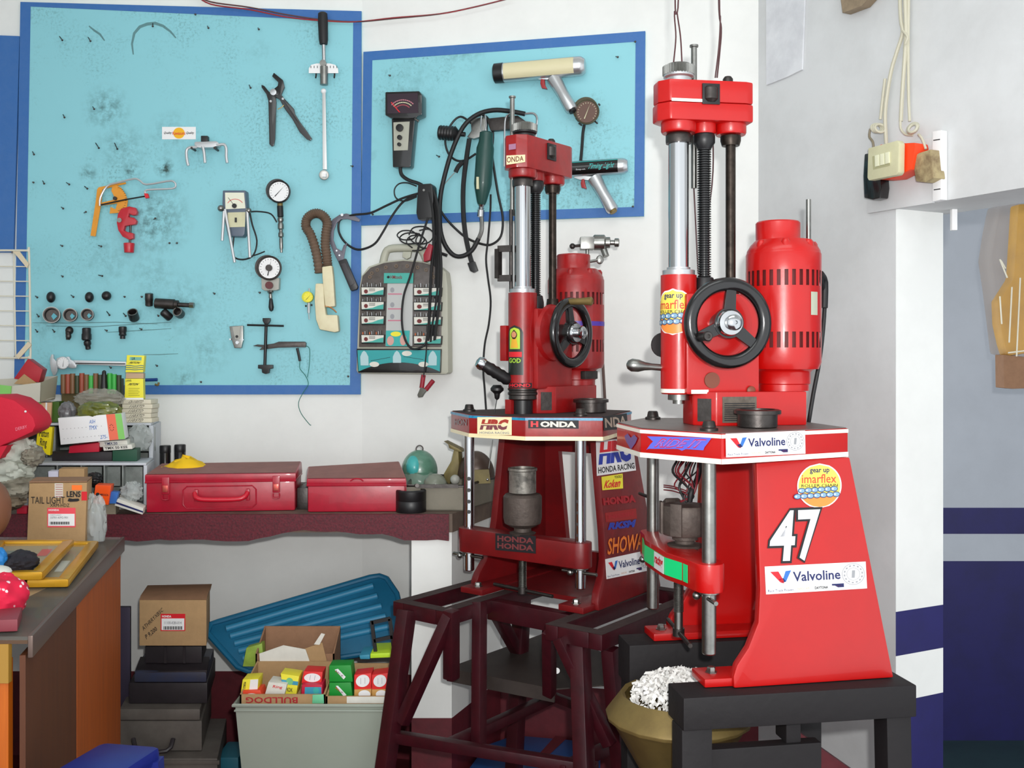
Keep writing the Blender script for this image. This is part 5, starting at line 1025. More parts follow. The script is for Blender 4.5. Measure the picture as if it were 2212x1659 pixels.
# machine 1 stickers
g1 = loc_plane(M1, (-af, -g, 0), (af, -g, 0), (af, -g, -.05)); g2 = loc_plane(M1, (af, -g, 0), (ac, 0, 0), (af, -g, -.05)); g3 = loc_plane(M1, (ac - .012, .045, 0), (ab, B, 0), (ab, B, -.05)); g0 = loc_plane(M1, (-ac, 0, 0), (-af, -g, 0), (-af, -g, -.05))
ck1 = loc_plane(M1, (.2048, .04, -.476), (.1952, .36, -.476), (.15326, .19, -.056))
s_, mp = sticker(M1t, 'racing_sticker', [(1031, 901), (1105, 901), (1105, 940), (1031, 939)], g1, TAPEY, .0028, 'cream reflective racing sticker'); mp = plq(g1, [(1031, 901), (1105, 901), (1105, 940), (1031, 939)], .0034); halftext('HRC', sub(mp, .07, .28, .93, .88), mat('ink_brick', (176, 60, 50), .5), s_, .55, 1.1, .07, .1); halftext('HRC', sub(mp, .07, .28, .93, .88), mat('ink_brown_violet', (130, 70, 80), .5), s_, -.1, .45, .07, .1); text('HONDA RACING', sub(mp, .07, .06, .93, .18), INKG, s_)
text('HON', plq(g0, [(981, 904), (1008, 906), (1008, 920), (981, 918)], .0016), mat('ink_dim', (150, 130, 130), .5), M1t, .03)
s_, mp = sticker(M1t, 'badge', [(1141, 907), (1250, 908), (1250, 926), (1141, 925)], g2, INKB, .0014, 'black name badge'); mp = plq(g2, [(1141, 907), (1250, 908), (1250, 926), (1141, 925)], .002); text('H', sub(mp, .05, .15, .2, .85), INKR, s_, .05); text('ONDA', sub(mp, .24, .15, .95, .85), mat('ink_cream', (226, 220, 206), .5), s_, .05)
s_, mp = sticker(M1t, 'badge', [(1303, 899), (1354, 893), (1357, 925), (1305, 930)], g3, INKB, .0014, 'black name badge'); mp = plq(g3, [(1303, 899), (1354, 893), (1357, 925), (1305, 930)], .002); text('NDA', sub(mp, .05, .18, .95, .85), mat('ink_tan', (190, 170, 150), .5), s_, .03)
g5 = loc_plane(M1, (-.1, -.028, -.32), (.1, -.028, -.32), (.1, -.028, -.35)); s_, mp = sticker(M1t, 'badge', [(1070, 1152), (1157, 1158), (1157, 1196), (1070, 1188)], g5, INKB, .0014, 'black double name badge'); mp = plq(g5, [(1070, 1152), (1157, 1158), (1157, 1196), (1070, 1188)], .002)
dm = mat('ink_dull_maroon', (112, 50, 52), .6); text('HONDA', sub(mp, .05, .54, .95, .88), dm, s_, .04); text('HONDA', sub(mp, .05, .12, .95, .46), dm, s_, .04)
# right cheek of machine 1
s_, mp = sticker(M1t, 'racing_sticker', [(1288, 953), (1366, 945), (1374, 1016), (1290, 1028)], ck1, WHITE, .0016, 'white racing sticker with big letters'); mp = plq(ck1, [(1288, 953), (1366, 945), (1374, 1016), (1290, 1028)], .0022)
halftext('HRC', sub(mp, .04, .30, .96, .97), INKR, s_, .53, 1.1, .07, .08); halftext('HRC', sub(mp, .04, .30, .96, .97), mat('ink_royal', (40, 60, 170), .5), s_, -.1, .47, .07, .08); text('HONDA RACING', sub(mp, .03, .06, .97, .24), INKB, s_, .02)
s_, mp = sticker(M1t, 'tools_sticker', [(1300, 1030), (1345, 1023), (1346, 1055), (1302, 1059)], ck1, YEL, .0016, 'yellow tools sticker'); mp = plq(ck1, [(1300, 1030), (1345, 1023), (1346, 1055), (1302, 1059)], .0022); text('Koken', sub(mp, .05, .12, .95, .68), INKR, s_, .03, .15); text('TOOLS', sub(mp, .6, .74, .95, .92), INKB, s_, .02)
dr = mat('ink_deep_red', (160, 26, 36), .5)
text('HONDA', plq(ck1, [(1302, 1076), (1372, 1068), (1374, 1085), (1304, 1092)], .0016), dr, M1t, .06)
s_, mp = sticker(M1t, 'worn_sticker', [(1308, 1108), (1374, 1098), (1376, 1120), (1310, 1128)], ck1, mat('worn_red', (150, 30, 30), .5), .0014); text('NISSIN', sub(plq(ck1, [(1308, 1108), (1374, 1098), (1376, 1120), (1310, 1128)], .002), .08, .3, .9, .75), dr, s_, .05)
text('RKSM', plq(ck1, [(1311, 1130), (1374, 1122), (1376, 1138), (1313, 1145)], .0016), mat('ink_mid_blue', (44, 60, 160), .5), M1t, .06, .1)
text('SHOWA', plq(ck1, [(1310, 1164), (1391, 1150), (1392, 1185), (1312, 1199)], .0016), mat('ink_orange', (226, 120, 40), .5), M1t, .02, .05)
valv(M1t, [(1308, 1208), (1404, 1187), (1408, 1231), (1311, 1251)], ck1, .0014)
# head stickers machine 1
hp_ = loc_plane(M1, (-.016, -.049, .65), (.016, -.049, .65), (.016, -.049, .62)); hp2 = loc_plane(M1, (.016, -.049, .65), (.038, -.03, .65), (.038, -.03, .62))
s_, mp = sticker(M1t, 'name_strip', [(1094, 336), (1134, 334), (1134, 350), (1094, 356)], hp_, TAPEY, .0035, 'cream reflective name strip'); text('ONDA', sub(plq(hp_, [(1094, 336), (1134, 334), (1134, 350), (1094, 356)], .0042), .02, .2, .92, .85), mat('ink_rust', (120, 60, 50), .5), s_, .01)
s_, mp = sticker(M1t, 'small_plate', [(1099, 312), (1114, 310), (1114, 322), (1099, 324)], hp_, mat('plate_mauve', (170, 120, 150), .5), .003)
# round devotional sticker and name plate on the housing of machine 1
def cm1(a_deg, z, d=.0008): th = math.radians(a_deg); R_ = .0365 + d; return M1 @ V((R_ * math.cos(th), R_ * math.sin(th), z))
def cs(a0, a1, z0, z1, d): return lambda u, v: cm1(a0 + (a1 - a0) * u, z0 + (z1 - z0) * v, d)
def cgrid(mpf, outline_w, m, name, t, n=14, label=None):
    mb = MB()
    for j in range(n):
        v0 = j / n; v1 = (j + 1) / n; w0 = outline_w(v0); w1 = outline_w(v1); k = 6
        for i in range(k):
            u = lambda w_, q: .5 - w_ / 2 + w_ * q / k
            mb.quad(mpf(u(w0, i), v0), mpf(u(w0, i + 1), v0), mpf(u(w1, i + 1), v1), mpf(u(w1, i), v1))
    return part(name, mb, m, t, label)
arch = lambda v: min(1, math.sqrt(max(0.0, 1 - max(0, (v - .8) / .2) ** 2)) + .0)
A0, A1 = -125, -50
ds = cgrid(cs(A0, A1, .10, .225, .0008), arch, mat('sticker_dark', (36, 40, 36), .3), 'devotional_sticker', M1t, 20, 'dark arched devotional sticker')
cgrid(cs(A0 + 12, A1 - 12, .165, .219, .0014), lambda v: arch(v) * .95, mat('sticker_lime', (180, 210, 60), .4), 'print', ds)
cgrid(cs(A0 + 20, A1 - 20, .168, .196, .002), lambda v: .5 + .5 * (1 - v), mat('robe_gold', (226, 170, 50), .4), 'print', ds, 8)
cgrid(cs(A0 + 24, A1 - 24, .190, .213, .0024), lambda v: math.sin(math.pi * (.12 + .85 * v)), mat('hair_brown', (50, 26, 16), .5), 'print', ds, 10)
cgrid(cs(A0 + 27, A1 - 27, .194, .209, .0030), lambda v: math.sin(math.pi * (.15 + .75 * v)), mat('face_tan', (206, 140, 100), .5), 'print', ds, 10)
cgrid(cs(A0 + 6, A1 - 6, .145, .158, .0014), lambda v: 1, INKR, 'print', ds, 2)
vs, fs = textmesh('GOD', .03); mp = cs(A0 + 10, A1 - 10, .130, .142, .0016); mb = MB(); mb.add([mp(u, v) for u, v in vs], fs); part('lettering', mb, mat('ink_lime', (160, 200, 60), .4), ds)
cgrid(cs(-122, -15, .068, .080, .0012), lambda v: 1, INKB, 'badge', M1t, 2); vs, fs = textmesh('HOND', .04); mp = cs(-112, -22, .070, .0785, .002); mb = MB(); mb.add([mp(u, v) for u, v in vs], fs); part('lettering', mb, INKR, M1t)
# chuck head on the rod of machine 1's motor
t1 = M1t; mc = V((.01, .2835, 0)); pk = M1 @ (mc + V((0, 0, .452)))
mb = MB(); mb.box((pk.x - .02, pk.y - .02, pk.z - .012), (pk.x + .018, pk.y + .02, pk.z + .022)); part('swivel_block', mb, STEEL, t1, bevel=.003)
mb = MB(); mb.lathe(pk + V((.016, 0, .008)), (1, -.1, -.02), [(.018, 0), (.021, .003), (.021, .03), (.015, .034), (.015, .045), (.007, .047), (.007, .056), (.012, .058), (.012, .068), (.009, .07)], 20); mb.cyl(pk + V((.04, 0, 0)), pk + V((.05, -.01, -.03)), .009, seg=12); part('swivel_chuck', mb, STEEL, t1)
mb = MB(); mb.cyl(pk + V((-.018, 0, 0)), pk + V((-.038, 0, -.002)), .004, seg=8); mb.ball(pk + V((-.04, 0, -.002)), .008); part('wing_screw', mb, DSTEEL, t1)
mb = MB(); q = M1 @ (V((.06, .22, .40))); mb.cyl(q, q + V((.02, 0, .004)), .004, seg=8); mb.ball(q + V((.026, 0, .005)), .010, .004, .012); part('thumb_screw', mb, STEEL, t1)
# loose steel flanged ring standing on each table
for M_, a_, b_, lab in ((M2, .110, .124, 'black flanged steel cup on the table of the machine numbered 47'), (M1, .112, .145, 'black flanged steel cup on the table of the darker red machine')):
    mb = MB(M_); mb.lathe((a_, b_, .0016), (0, 0, 1), [(.036, 0), (.0385, .002), (.0385, .026), (.0455, .027), (.0455, .034), (.040, .036), (.034, .036), (.034, .01), (0, .01)], 32, cap=False); solo('flanged_cup', lab, 'steel cup', mb, DSTEEL, 'flanged cups on the machine tables')
# wiring harness hanging above the chuck of machine 2
t = thing('wiring_harness', 'tangled red and black wires hanging between the rods of the machine numbered 47', 'wires', P(1478, 1082, 2.12))
random.seed(11); WRD = mat('wire_red', (110, 24, 34), .5); WBK = RUBBER
for i in range(11):
    x0 = 1462 + i * 5.2; pts = [P(x0, 996, 2.13), P(x0 - 8 + random.uniform(-6, 6), 1020, 2.12), P(1478 + random.uniform(-22, 26), 1050, 2.10), P(1486 + random.uniform(-12, 14), 1072, 2.10), P(1484 + random.uniform(-16, 16), 1084, 2.10)]
    mb = MB(); mb.tube(pts, .0016 + .001 * (i % 3 == 0), 6, 5); part('wire', mb, WRD if i % 2 else WBK, t)
mb = MB(); mb.tube([P(1490, 1083, 2.1), P(1494, 1060, 2.1), P(1506, 1035, 2.12), P(1514, 1000, 2.13)], .006, 10, 4); part('sleeve', mb, WBK, t)
for y in (1048, 1052, 1058):
    mb = MB(); mb.tube([P(1434, y, 2.2), P(1455, y + 3, 2.16), P(1482, y + 12, 2.12)], .0014, 6, 4); part('wire', mb, WRD, t)
# thin feed wires from the ceiling to both head boxes
for i, (pts, lab) in enumerate([([(1466, -20, 2.07), (1457, 25, 2.07), (1460, 80, 2.07), (1455, 135, 2.07)], 'left thin brown wire above the toothed knob of the front machine'), ([(1458, -20, 2.07), (1463, 30, 2.07), (1470, 80, 2.07), (1473, 134, 2.07)], 'right thin brown wire above the toothed knob of the front machine'),
        ([(1554, -20, 2.12), (1556, 40, 2.12), (1553, 100, 2.12), (1545, 168, 2.12)], 'thin dark wire dropping behind the head box of the front machine'), ([(1552, -20, 2.13), (1558, 60, 2.13), (1555, 110, 2.13), (1549, 168, 2.13)], 'second thin dark wire twisted beside it behind the head box'),
        ([(1540, 290, 2.16), (1538, 400, 2.16), (1510, 600, 2.16)], 'thin brown wire slanting behind the lead screw'), ([(1492, 280, 2.14), (1500, 430, 2.14), (1508, 590, 2.14)], 'thin brown wire between the chrome column and lead screw')]):
    pts_ = [P(*p) for p in pts]
    if pts[0][1] < 0: pts_ = [V((pts_[0].x, pts_[0].y, 1.598)), V((pts_[0].x, pts_[0].y, 1.2))] + pts_
    mb = MB(); mb.tube(pts_, .0016, 6, 5); solo('feed_wire', lab, 'wire', mb, mat('wire_brown', (70, 30, 34), .5), 'feed wires of the front machine')
# ---------------- stands ----------------
def frame_bars(t, M, bars, m, nm='rail'):
    for b in bars:
        mb = MB(M); mb.bar(V(b[0]), V(b[1]), b[2], b[3] if len(b) > 3 else b[2]); part(b[4] if len(b) > 4 else nm, mb, m, t, bevel=.003)
Ms1 = Matrix.Translation((.0264, 2.5316, -.1412)) @ Matrix.Rotation(-math.radians(37.4), 4, 'Z')
zt1 = -.476 * .98 - .001; zf1 = FL + .1412
t = thing('machine_stand', 'maroon welded steel stand with splayed legs under the rear machine', 'stand', Ms1 @ V((.06, .1, zf1)), -math.radians(37.4))
h = .036; zc = zt1 - h / 2
for (a0, a1) in ((-.262, -.085), (.165, .318)):
    b0, b1 = -.19 if a0 < 0 else -.135, .36
    frame_bars(t, Ms1, [((a0 + .0175, b0, zc), (a0 + .0175, b1, zc), .035, h), ((a1 - .0175, b0, zc), (a1 - .0175, b1, zc), .035, h), ((a0 + .035, b0 + .0175, zc), (a1 - .035, b0 + .0175, zc), .035, h), ((a0 + .035, b1 - .0175, zc), (a1 - .035, b1 - .0175, zc), .035, h)], MAROON, 'top_rail')
    mb = MB(Ms1)
    for q in (((a0, b0, zt1 + .0002), (a1, b0 + .034, zt1 + .0007)), ((a0, b0 + .034, zt1 + .0002), (a0 + .034, b1, zt1 + .0007)), ((a1 - .034, b0 + .034, zt1 + .0002), (a1, b1, zt1 + .0007)), ((a0 + .034, b1 - .034, zt1 + .0002), (a1 - .034, b1, zt1 + .0007))): mb.box(q[0], q[1])
    part('greasy_film', mb, GREASE, t)
frame_bars(t, Ms1, [((-.10, .0, zc - .012), (.18, .0, zc - .012), .035, .05, 'cross_rail'), ((-.10, .30, zc), (.18, .30, zc), .035, h, 'cross_rail')], MAROON)
def leg(p, q, wd=.036, nm='leg', m=MAROON, floor=True):
    p = P(*p); q = P(*q); d = q - p
    if floor: q = p + d * ((FL - p.z) / d.z)
    mb = MB(); mb.bar(p, q, wd, wd, up=(.79, -.6, 0)); part(nm, mb, m, t, bevel=.003)
leg((879, 1318, 2.50), (832, 1659, 2.42)); leg((1252, 1372, 2.30), (1262, 1659, 2.22)); leg((1128, 1290, 2.74), (1118, 1500, 2.74)); leg((1382, 1345, 2.60), (1395, 1520, 2.62))
leg((972, 1330, 2.44), (868, 1562, 2.44), .028, 'brace', floor=False); leg((1058, 1300, 2.62), (1118, 1408, 2.74), .028, 'brace', floor=False); leg((1208, 1378, 2.30), (1318, 1610, 2.25), .026, 'brace', floor=False)
leg((975, 1318, 2.44), (975, 1466, 2.46), .03, 'post', floor=False); leg((1036, 1300, 2.52), (1034, 1622, 2.44), .028, 'post', floor=False); leg((1187, 1345, 2.72), (1184, 1500, 2.78), .03, 'post', floor=False); leg((1186, 1365, 2.36), (1187, 1500, 2.44), .026, 'post', floor=False)
leg((1318, 1400, 2.30), (1328, 1520, 2.32), .032, 'post', floor=True)
leg((846, 1590, 2.447), (1290, 1662, 2.24), .026, 'lower_rail', floor=False); leg((965, 1612, 2.40), (1196, 1505, 2.74), .026, 'lower_rail', floor=False); leg((1210, 1664, 2.26), (1430, 1560, 2.60), .026, 'lower_rail', floor=False); leg((1196, 1505, 2.74), (1262, 1530, 2.68), .022, 'lower_rail', floor=False)
# sheet metal shelf
mb = MB(); q = [P(965, 1450, 2.596), P(1197, 1497, 2.434), P(1445, 1478, 2.5), P(1190, 1372, 2.95)]; z = sum(p.z for p in q) / 4
q = [V((p.x, p.y, -.795)) for p in q]; mb.prism(q, (0, 0, .003)); mb.prism([q[0] - V((0, 0, .03)), q[1] - V((0, 0, .03)), q[1], q[0]], V((.002, .004, 0))); part('sheet_shelf', mb, mat('sheet_dark', (74, 66, 62), .5, .4, var=.3, vscale=14, dark=(36, 30, 30)), t, 'dark dusty sheet metal shelf')
mb = MB(); mb.cyl(P(1203, 1449, 2.45), P(1203, 1449, 2.46), .007, seg=16); solo('white_token', 'small white disc lying on the dark sheet shelf', 'disc', mb, WHITE)

Ms2 = Matrix.Translation((.3416, 2.088, -.139)) @ Matrix.Rotation(-math.radians(80.6), 4, 'Z')
t = thing('machine_stand', 'heavy black timber stand under the front machine numbered 47', 'stand', Ms2 @ V((0, .15, FL + .139)), -math.radians(80.6))
zt2 = -.477; zf2 = FL + .139
frame_bars(t, Ms2, [((.195, -.072, zt2 - .03), (.195, .385, zt2 - .03), .09, .06, 'top_beam'), ((-.147, -.075, zt2 - .045), (-.147, .385, zt2 - .045), .09, .09, 'top_beam'),
    ((.205, -.044, zt2 - .06), (.212, -.044, zf2), .058, .058, 'leg'), ((.205, .355, zt2 - .06), (.215, .362, zf2), .05, .05, 'leg'), ((-.162, -.045, zt2 - .09), (-.162, -.045, zf2), .05, .05, 'leg'), ((-.16, .355, zt2 - .09), (-.16, .355, zf2), .05, .05, 'leg'),
    ((.190, -.014, zt2 - .245), (.190, .212, zt2 - .245), .03, .27, 'lower_beam'), ((-.15, .36, zt2 - .05), (.15, .36, zt2 - .05), .05, .06, 'cross_beam'), ((.175, .158, zt2 - .062), (.175, .158, zt2 - .11), .05, .03, 'prop')], BLKW)
mb = MB(); mb.prism([P(x, y, 2.0) for x, y in [(1715, 1574), (1765, 1610), (1850, 1670), (1850, 1790), (1715, 1790)]], (0, .015, 0)); part('slanting_board', mb, DADO, t)

# brass tin with shredded paper
def tin():
    t = thing('brass_tin', 'dented brass coloured cooking tin full of white shredded paper under the front machine', 'tin', P(1470, 1640, 2.06))
    c = P(1466, 1502, 2.09); mb = MB(); prof = [(.001, -.17), (.07, -.168), (.135, -.055), (.148, -.045), (.150, -.038), (.145, -.03), (.118, .005), (.110, .0), (.125, -.03), (.06, -.12), (.001, -.12)]
    mb.lathe(c, (0, 0, 1), prof, 18, cap=False); part('pot', mb, BRASS, t, bevel=.001); return t, c
tt, c = tin()
random.seed(5); mb = MB()
for i in range(1100):
    a = random.uniform(0, 6.28); r = .095 * math.sqrt(random.random()); hgt = .055 * (1 - (r / .11) ** 2) + random.uniform(-.012, .012)
    p = c + V((r * math.cos(a) + .0, r * math.sin(a), -.015 + hgt)); d = V((random.uniform(-1, 1), random.uniform(-1, 1), random.uniform(-.4, .9))).normalized() * random.uniform(.004, .011); u = d.orthogonal().normalized() * random.uniform(.0015, .0045)
    k = V((random.uniform(-.004, .004), 0, random.uniform(0, .006))); mb.quad(p - d - u, p - d + u, p + k + u, p + k - u); mb.quad(p + k - u, p + k + u, p + d + u - k, p + d - u - k)
solo('shredded_paper', 'heap of crumpled white paper shreds in the brass tin', 'paper', mb, mat('shred_white', (236, 234, 230), .8), kind='stuff')
mb = MB(); mb.cyl(P(1468, 1640, 2.06) + V((0, 0, -.062)), V((P(1468, 1640, 2.06).x, 2.06, FL)), .10, .11, 24); solo('black_drum', 'black drum standing under the brass tin', 'drum', mb, BLACK)
# blue dustpan on floor and small lid
t = thing('blue_basin_lid', 'flat blue plastic lid stained with red paint on the floor behind the rear stand', 'lid', (.12, 2.95, FL))
BP = mat('plastic_blue', (30, 74, 130), .4, var=.15, vscale=20)
mb = MB(); q = [P(1050, 1622, 2.98), P(1110, 1592, 3.06), P(1235, 1592, 3.02), P(1300, 1625, 2.92), P(1250, 1660, 2.78), P(1010, 1664, 2.8)]; q = [V((p.x, p.y, FL + .10)) for p in q]
mb.prism(q, (0, 0, .016)); part('top', mb, BP, t, bevel=.004); mb = MB(); q2 = [V((p.x * .96 + .005, p.y * .99 + .02, FL)) for p in q]; mb.loft(q2, [V((p.x, p.y, FL + .10)) for p in q2]); part('base', mb, BP, t)
for k, qq in enumerate(([(1160, 1634), (1200, 1590), (1225, 1594), (1185, 1632)], [(1225, 1650), (1290, 1612), (1300, 1620), (1262, 1652)])):
    mb = MB(); z = FL + .1165; mb.prism([V(((x - CX) * D / F, D, z)) for x, y in qq for D in [-z * F / (y - HY)]], (0, 0, .001)); part('red_patch', mb, DADO, t)
mb = MB(); mb.box((-.815, 2.80, FL), (-.752, 2.92, FL + .15)); solo('teal_box', 'teal plastic box end peeping out left of the milky bin', 'box', mb, mat('teal_plastic', (20, 92, 110), .5), bevel=.006)

# ---------------- under the bench ----------------
def fbox(x0, y0, x1, y1, D, dep, skew=None, M=None):
    skew = -.2 * dep if skew is None else skew
    a = P(x0, y1, D); b = P(x1, y0, D); mb = MB(); mb.prism([V((a.x, D, a.z)), V((b.x, D, a.z)), V((b.x, D, b.z)), V((a.x, D, b.z))], (skew, dep, 0)); return mb
def fplane(D): return Plane((0, D, 0), (0, -1, 0))
def printq(t, c, D, m, name='label', off=.001, label=None):
    pl = fplane(D); decal(name, c, pl, m, t, off, .0006, label); return plq(pl, c, off + .0004)
t = thing('carton', 'brown carton with red and white label on the dark pile under the bench', 'carton', P(374, 1395, 2.8)); D = 2.8
mb = fbox(301, 1296, 446, 1395, D, .15, -.035); part('body', mb, CARD, t, bevel=.002)
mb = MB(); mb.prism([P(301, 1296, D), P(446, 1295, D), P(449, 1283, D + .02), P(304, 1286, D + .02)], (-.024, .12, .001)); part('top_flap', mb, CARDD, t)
mp = printq(t, rect(347, 1326, 400, 1363), D, INKR); mp = printq(t, rect(349, 1336, 398, 1361), D, WHITE, 'label', .0018); text('11100-KB0-014', sub(mp, .12, .5, .88, .75), INKG, t)
for i in range(22): mb = MB(); x = 353 + i * 1.9; mb.prism([fplane(D).at(q[0], q[1], .0026) for q in rect(x, 1353, x + .6 + (i % 3) * .4, 1360)], (0, .0005, 0)); part('barcode_bar', mb, INKB, t)
text('HONDA', plq(fplane(D), rect(350, 1329, 370, 1334), .002), WHITE, t, .03)
text('ATHRRYXBSC', plq(fplane(D), [(306, 1355), (350, 1312), (353, 1320), (310, 1363)], .0014), INKB, t, .0); text('P 9,200', plq(fplane(D), [(313, 1372), (336, 1353), (341, 1362), (317, 1383)], .0014), INKB, t, .01)
DK = 'dark cases piled under the bench'
DC1 = mat('case_dark', (38, 32, 36), .5, var=.4, vscale=30, dark=(14, 12, 14)); DC2 = mat('case_bluish', (44, 52, 78), .45, var=.5, vscale=10, dark=(60, 52, 44)); DC3 = mat('case_grey_dusty', (96, 90, 84), .55, var=.4, vscale=12, dark=(50, 44, 42))
t = thing('tool_case', 'narrow black case directly under the brown carton', 'case', P(374, 1432, 2.82), 0, DK); part('shell', fbox(313, 1396, 436, 1433, 2.82, .13), DC1, t, bevel=.003)
for x in (354, 395): part('rib', fbox(x, 1398, x + 6, 1433, 2.816, .004), DC1, t)
t = thing('tool_case', 'wide dark case with a bluish front under the narrow black case', 'case', P(366, 1520, 2.78), 0, DK)
mb = MB(); mb.prism([P(290, 1452, 2.78), P(447, 1448, 2.78), P(453, 1418, 2.86), P(303, 1418, 2.86)], (0, .001, -.012)); part('lid', mb, DC1, t, bevel=.002); part('front', fbox(290, 1450, 446, 1474, 2.78, .22), DC2, t, bevel=.004); part('lower_shell', fbox(278, 1475, 448, 1520, 2.78, .24), DC1, t, bevel=.004)
t = thing('drawer_case', 'grey dusty metal case with a carrying handle near the bottom of the pile', 'case', P(350, 1624, 2.74), 0, DK)
part('lid', fbox(258, 1532, 432, 1556, 2.74, .28), DC3, t, bevel=.003); part('body', fbox(258, 1557, 436, 1622, 2.745, .27), DC3, t, bevel=.003)
mb = MB(); mb.tube([P(288, 1596, 2.735), P(300, 1622, 2.71), P(360, 1622, 2.71), P(374, 1596, 2.735)], .006, 8, 3); part('handle', mb, DC1, t)
t = thing('drawer_case', 'wide dusty metal chest at the bottom of the pile', 'case', P(360, 1740, 2.70), 0, DK); mb = fbox(255, 1638, 470, 1748, 2.70, .3); mb2 = MB(); part('body', mb, DC3, t, bevel=.004); part('lid_lip', fbox(253, 1644, 474, 1652, 2.696, .01), DC3, t, bevel=.001)
mb = fbox(246, 1312, 281, 1560, 2.84, .02); t = solo('metal_panel', 'upright dark grey metal panel leaning behind the counter edge', 'panel', mb, mat('panel_slate', (72, 66, 84), .4, .4), bevel=.002)
# blue ribbed lid leaning on the wall
t = thing('bin_lid', 'large translucent blue ribbed bin lid leaning against the wall under the bench', 'lid', P(660, 1440, 2.78)); BL = mat('lid_blue', (22, 100, 136), .45, var=.25, vscale=8)
def lp(x, y): return P(x, y, 2.84 + (1420 - y) * .0011)
out = [(456, 1347), (472, 1342), (800, 1246), (820, 1243), (836, 1249), (858, 1282), (862, 1300), (862, 1400), (540, 1450), (515, 1440), (450, 1368)]
mb = MB(); mb.prism([lp(*p) for p in out], (0, .018, .004)); part('plate', mb, BL, t, bevel=.004)
mb = MB(); mb.tube([lp(x, y) - V((0, .004, 0)) for x, y in out], .008, 8, 1, closed=True); part('rim', mb, BL, t)
for i in range(5):
    o = i * 20 + 6; x0 = 490 + i * 9; x1 = 806 + i * 9; mb = MB(); y0 = 1352 + o * .93 - (x0 - 490) * .29; y1 = 1258 + o * 1.1
    mb.tube([lp(x0, y0) - V((0, .004, 0)), lp(x1, y1) - V((0, .004, 0))], .010, 10, 1, rs=None); part('rib', mb, mat('lid_rib', (38, 122, 160), .5), t)
# milky storage bin and its cartons
t = thing('storage_bin', 'milky translucent plastic storage bin filled with open cartons of small boxes', 'bin', V((-.49, 2.7, FL)))
MILK = mat('milky_plastic', (160, 168, 156), .35, trans=.0, var=.15, vscale=5, dark=(130, 150, 130), alpha=.93)
D0, D1 = 2.50, 2.80
def rr(z, ex): 
    x0 = (508 - CX) * D0 / F - ex; x1 = (842 - CX) * D0 / F + ex; return [V((x0, D0 - ex, z)), V((x1, D0 - ex, z)), V((x1 + .0, D1 + ex, z)), V((x0, D1 + ex, z))]
zr = -(1523 - HY) / F * D0
mb = MB(); A = rr(FL, -.03); Bq = rr(zr, 0)
for i in range(4): j = (i + 1) % 4; mb.quad(A[i], A[j], Bq[j], Bq[i])
mb.quad(*A); part('tub', mb, MILK, t)
mb = MB(); q = rr(zr, .004); mb.tube([q[0], q[1], q[2], q[3]], .0045, 8, 1, closed=True); part('rim', mb, MILK, t)
mb = MB(); q = rr(zr - .014, .0005); mb.tube([q[0], q[1], q[2], q[3]], .003, 6, 1, closed=True); part('band', mb, MILK, t)
def openbox(name, label, x0, x1, yb, yt, ytb, D, dep, m=CARD, fl=0):
    t = thing(name, label, 'carton', P((x0 + x1) / 2, yb, D + dep / 2)); th = .004; z0 = P(0, yb, D).z; z1 = P(0, yt, D).z; z2 = P(0, ytb, D + dep).z; X0 = P(x0, 0, D).x; X1 = P(x1, 0, D).x
    for nm, lo, hi in (('front_wall', (X0, D, z0), (X1, D + th, z1)), ('back_wall', (X0, D + dep - th, z0), (X1, D + dep, z2)), ('bottom', (X0, D, z0), (X1, D + dep, z0 + th))):
        mb = MB(); mb.box(lo, hi); part(nm, mb, m, t)
    for X in (X0, X1 - th):
        mb = MB(); mb.prism([V((X, D, z0)), V((X, D + dep, z0)), V((X, D + dep, z2)), V((X, D, z1))], (th, 0, 0)); part('side_wall', mb, m, t)
    return t, z0, th
cl, z0, th = openbox('carton', 'open brown carton with red BULLDOG print at the left in the milky bin', 518, 702, 1620, 1500, 1428, 2.52, .17)
text('BULLDOG', plq(fplane(2.52), [(643, 1519), (531, 1519), (531, 1506), (643, 1506)], .001), mat('ink_bulldog', (170, 30, 40), .6), cl, .02)
clb, _, _ = openbox('carton', 'open brown carton at the right in the milky bin', 704, 838, 1620, 1504, 1432, 2.52, .17)
mb = fbox(749, 1505, 838, 1519, 2.519, .001); part('paper_strip', mb, PAPER, clb)
SB = 'small boxes in the cartons of the milky bin'
def sbox(label, c, D, m, dep=.05, cat='small box', group=SB, name='small_box', bev=.0015):
    a = [P(x, y, D) for x, y in c]; t = thing(name, label, cat, (a[2] + a[3]) / 2, 0, group); mb = MB(); mb.prism(a, (0, dep, 0)); part('box_body', mb, m, t, bevel=bev); return t, plq(fplane(D), c, .0008)
RB = mat('box_red', (224, 44, 44), .5)
def oval(t, mp, cu=.5, cv=.5, rx=.42, ry=.36):
    shape(mp, ell(cu, cv, rx, ry), WHITE, t, 'print'); 
    for k in (-.12, .12): shape(lambda u, v: mp(u, v) + V((0, -.0004, 0)), [(cu + k, cv - .2), (cu + k + .02, cv - .2), (cu + k + .02, cv + .2), (cu + k, cv + .2)], INKG, t, 'print')
D = 2.545
t, mp = sbox('red box with white oval, upper one in the left carton', [(656, 1450), (697, 1452), (694, 1478), (651, 1476)], D + .02, RB); oval(t, mp)
t, mp = sbox('red box with a blue picture, below the upper red oval box', [(652, 1479), (696, 1479), (697, 1505), (650, 1505)], D, mat('box_crimson', (196, 24, 60), .5)); shape(mp, rect(.16, .2, .95, .8), mat('print_sky', (60, 150, 180), .5), t, 'print'); shape(lambda u, v: mp(u, v) + V((0, -.0004, 0)), ell(.7, .5, .14, .3), TEAL, t, 'print')
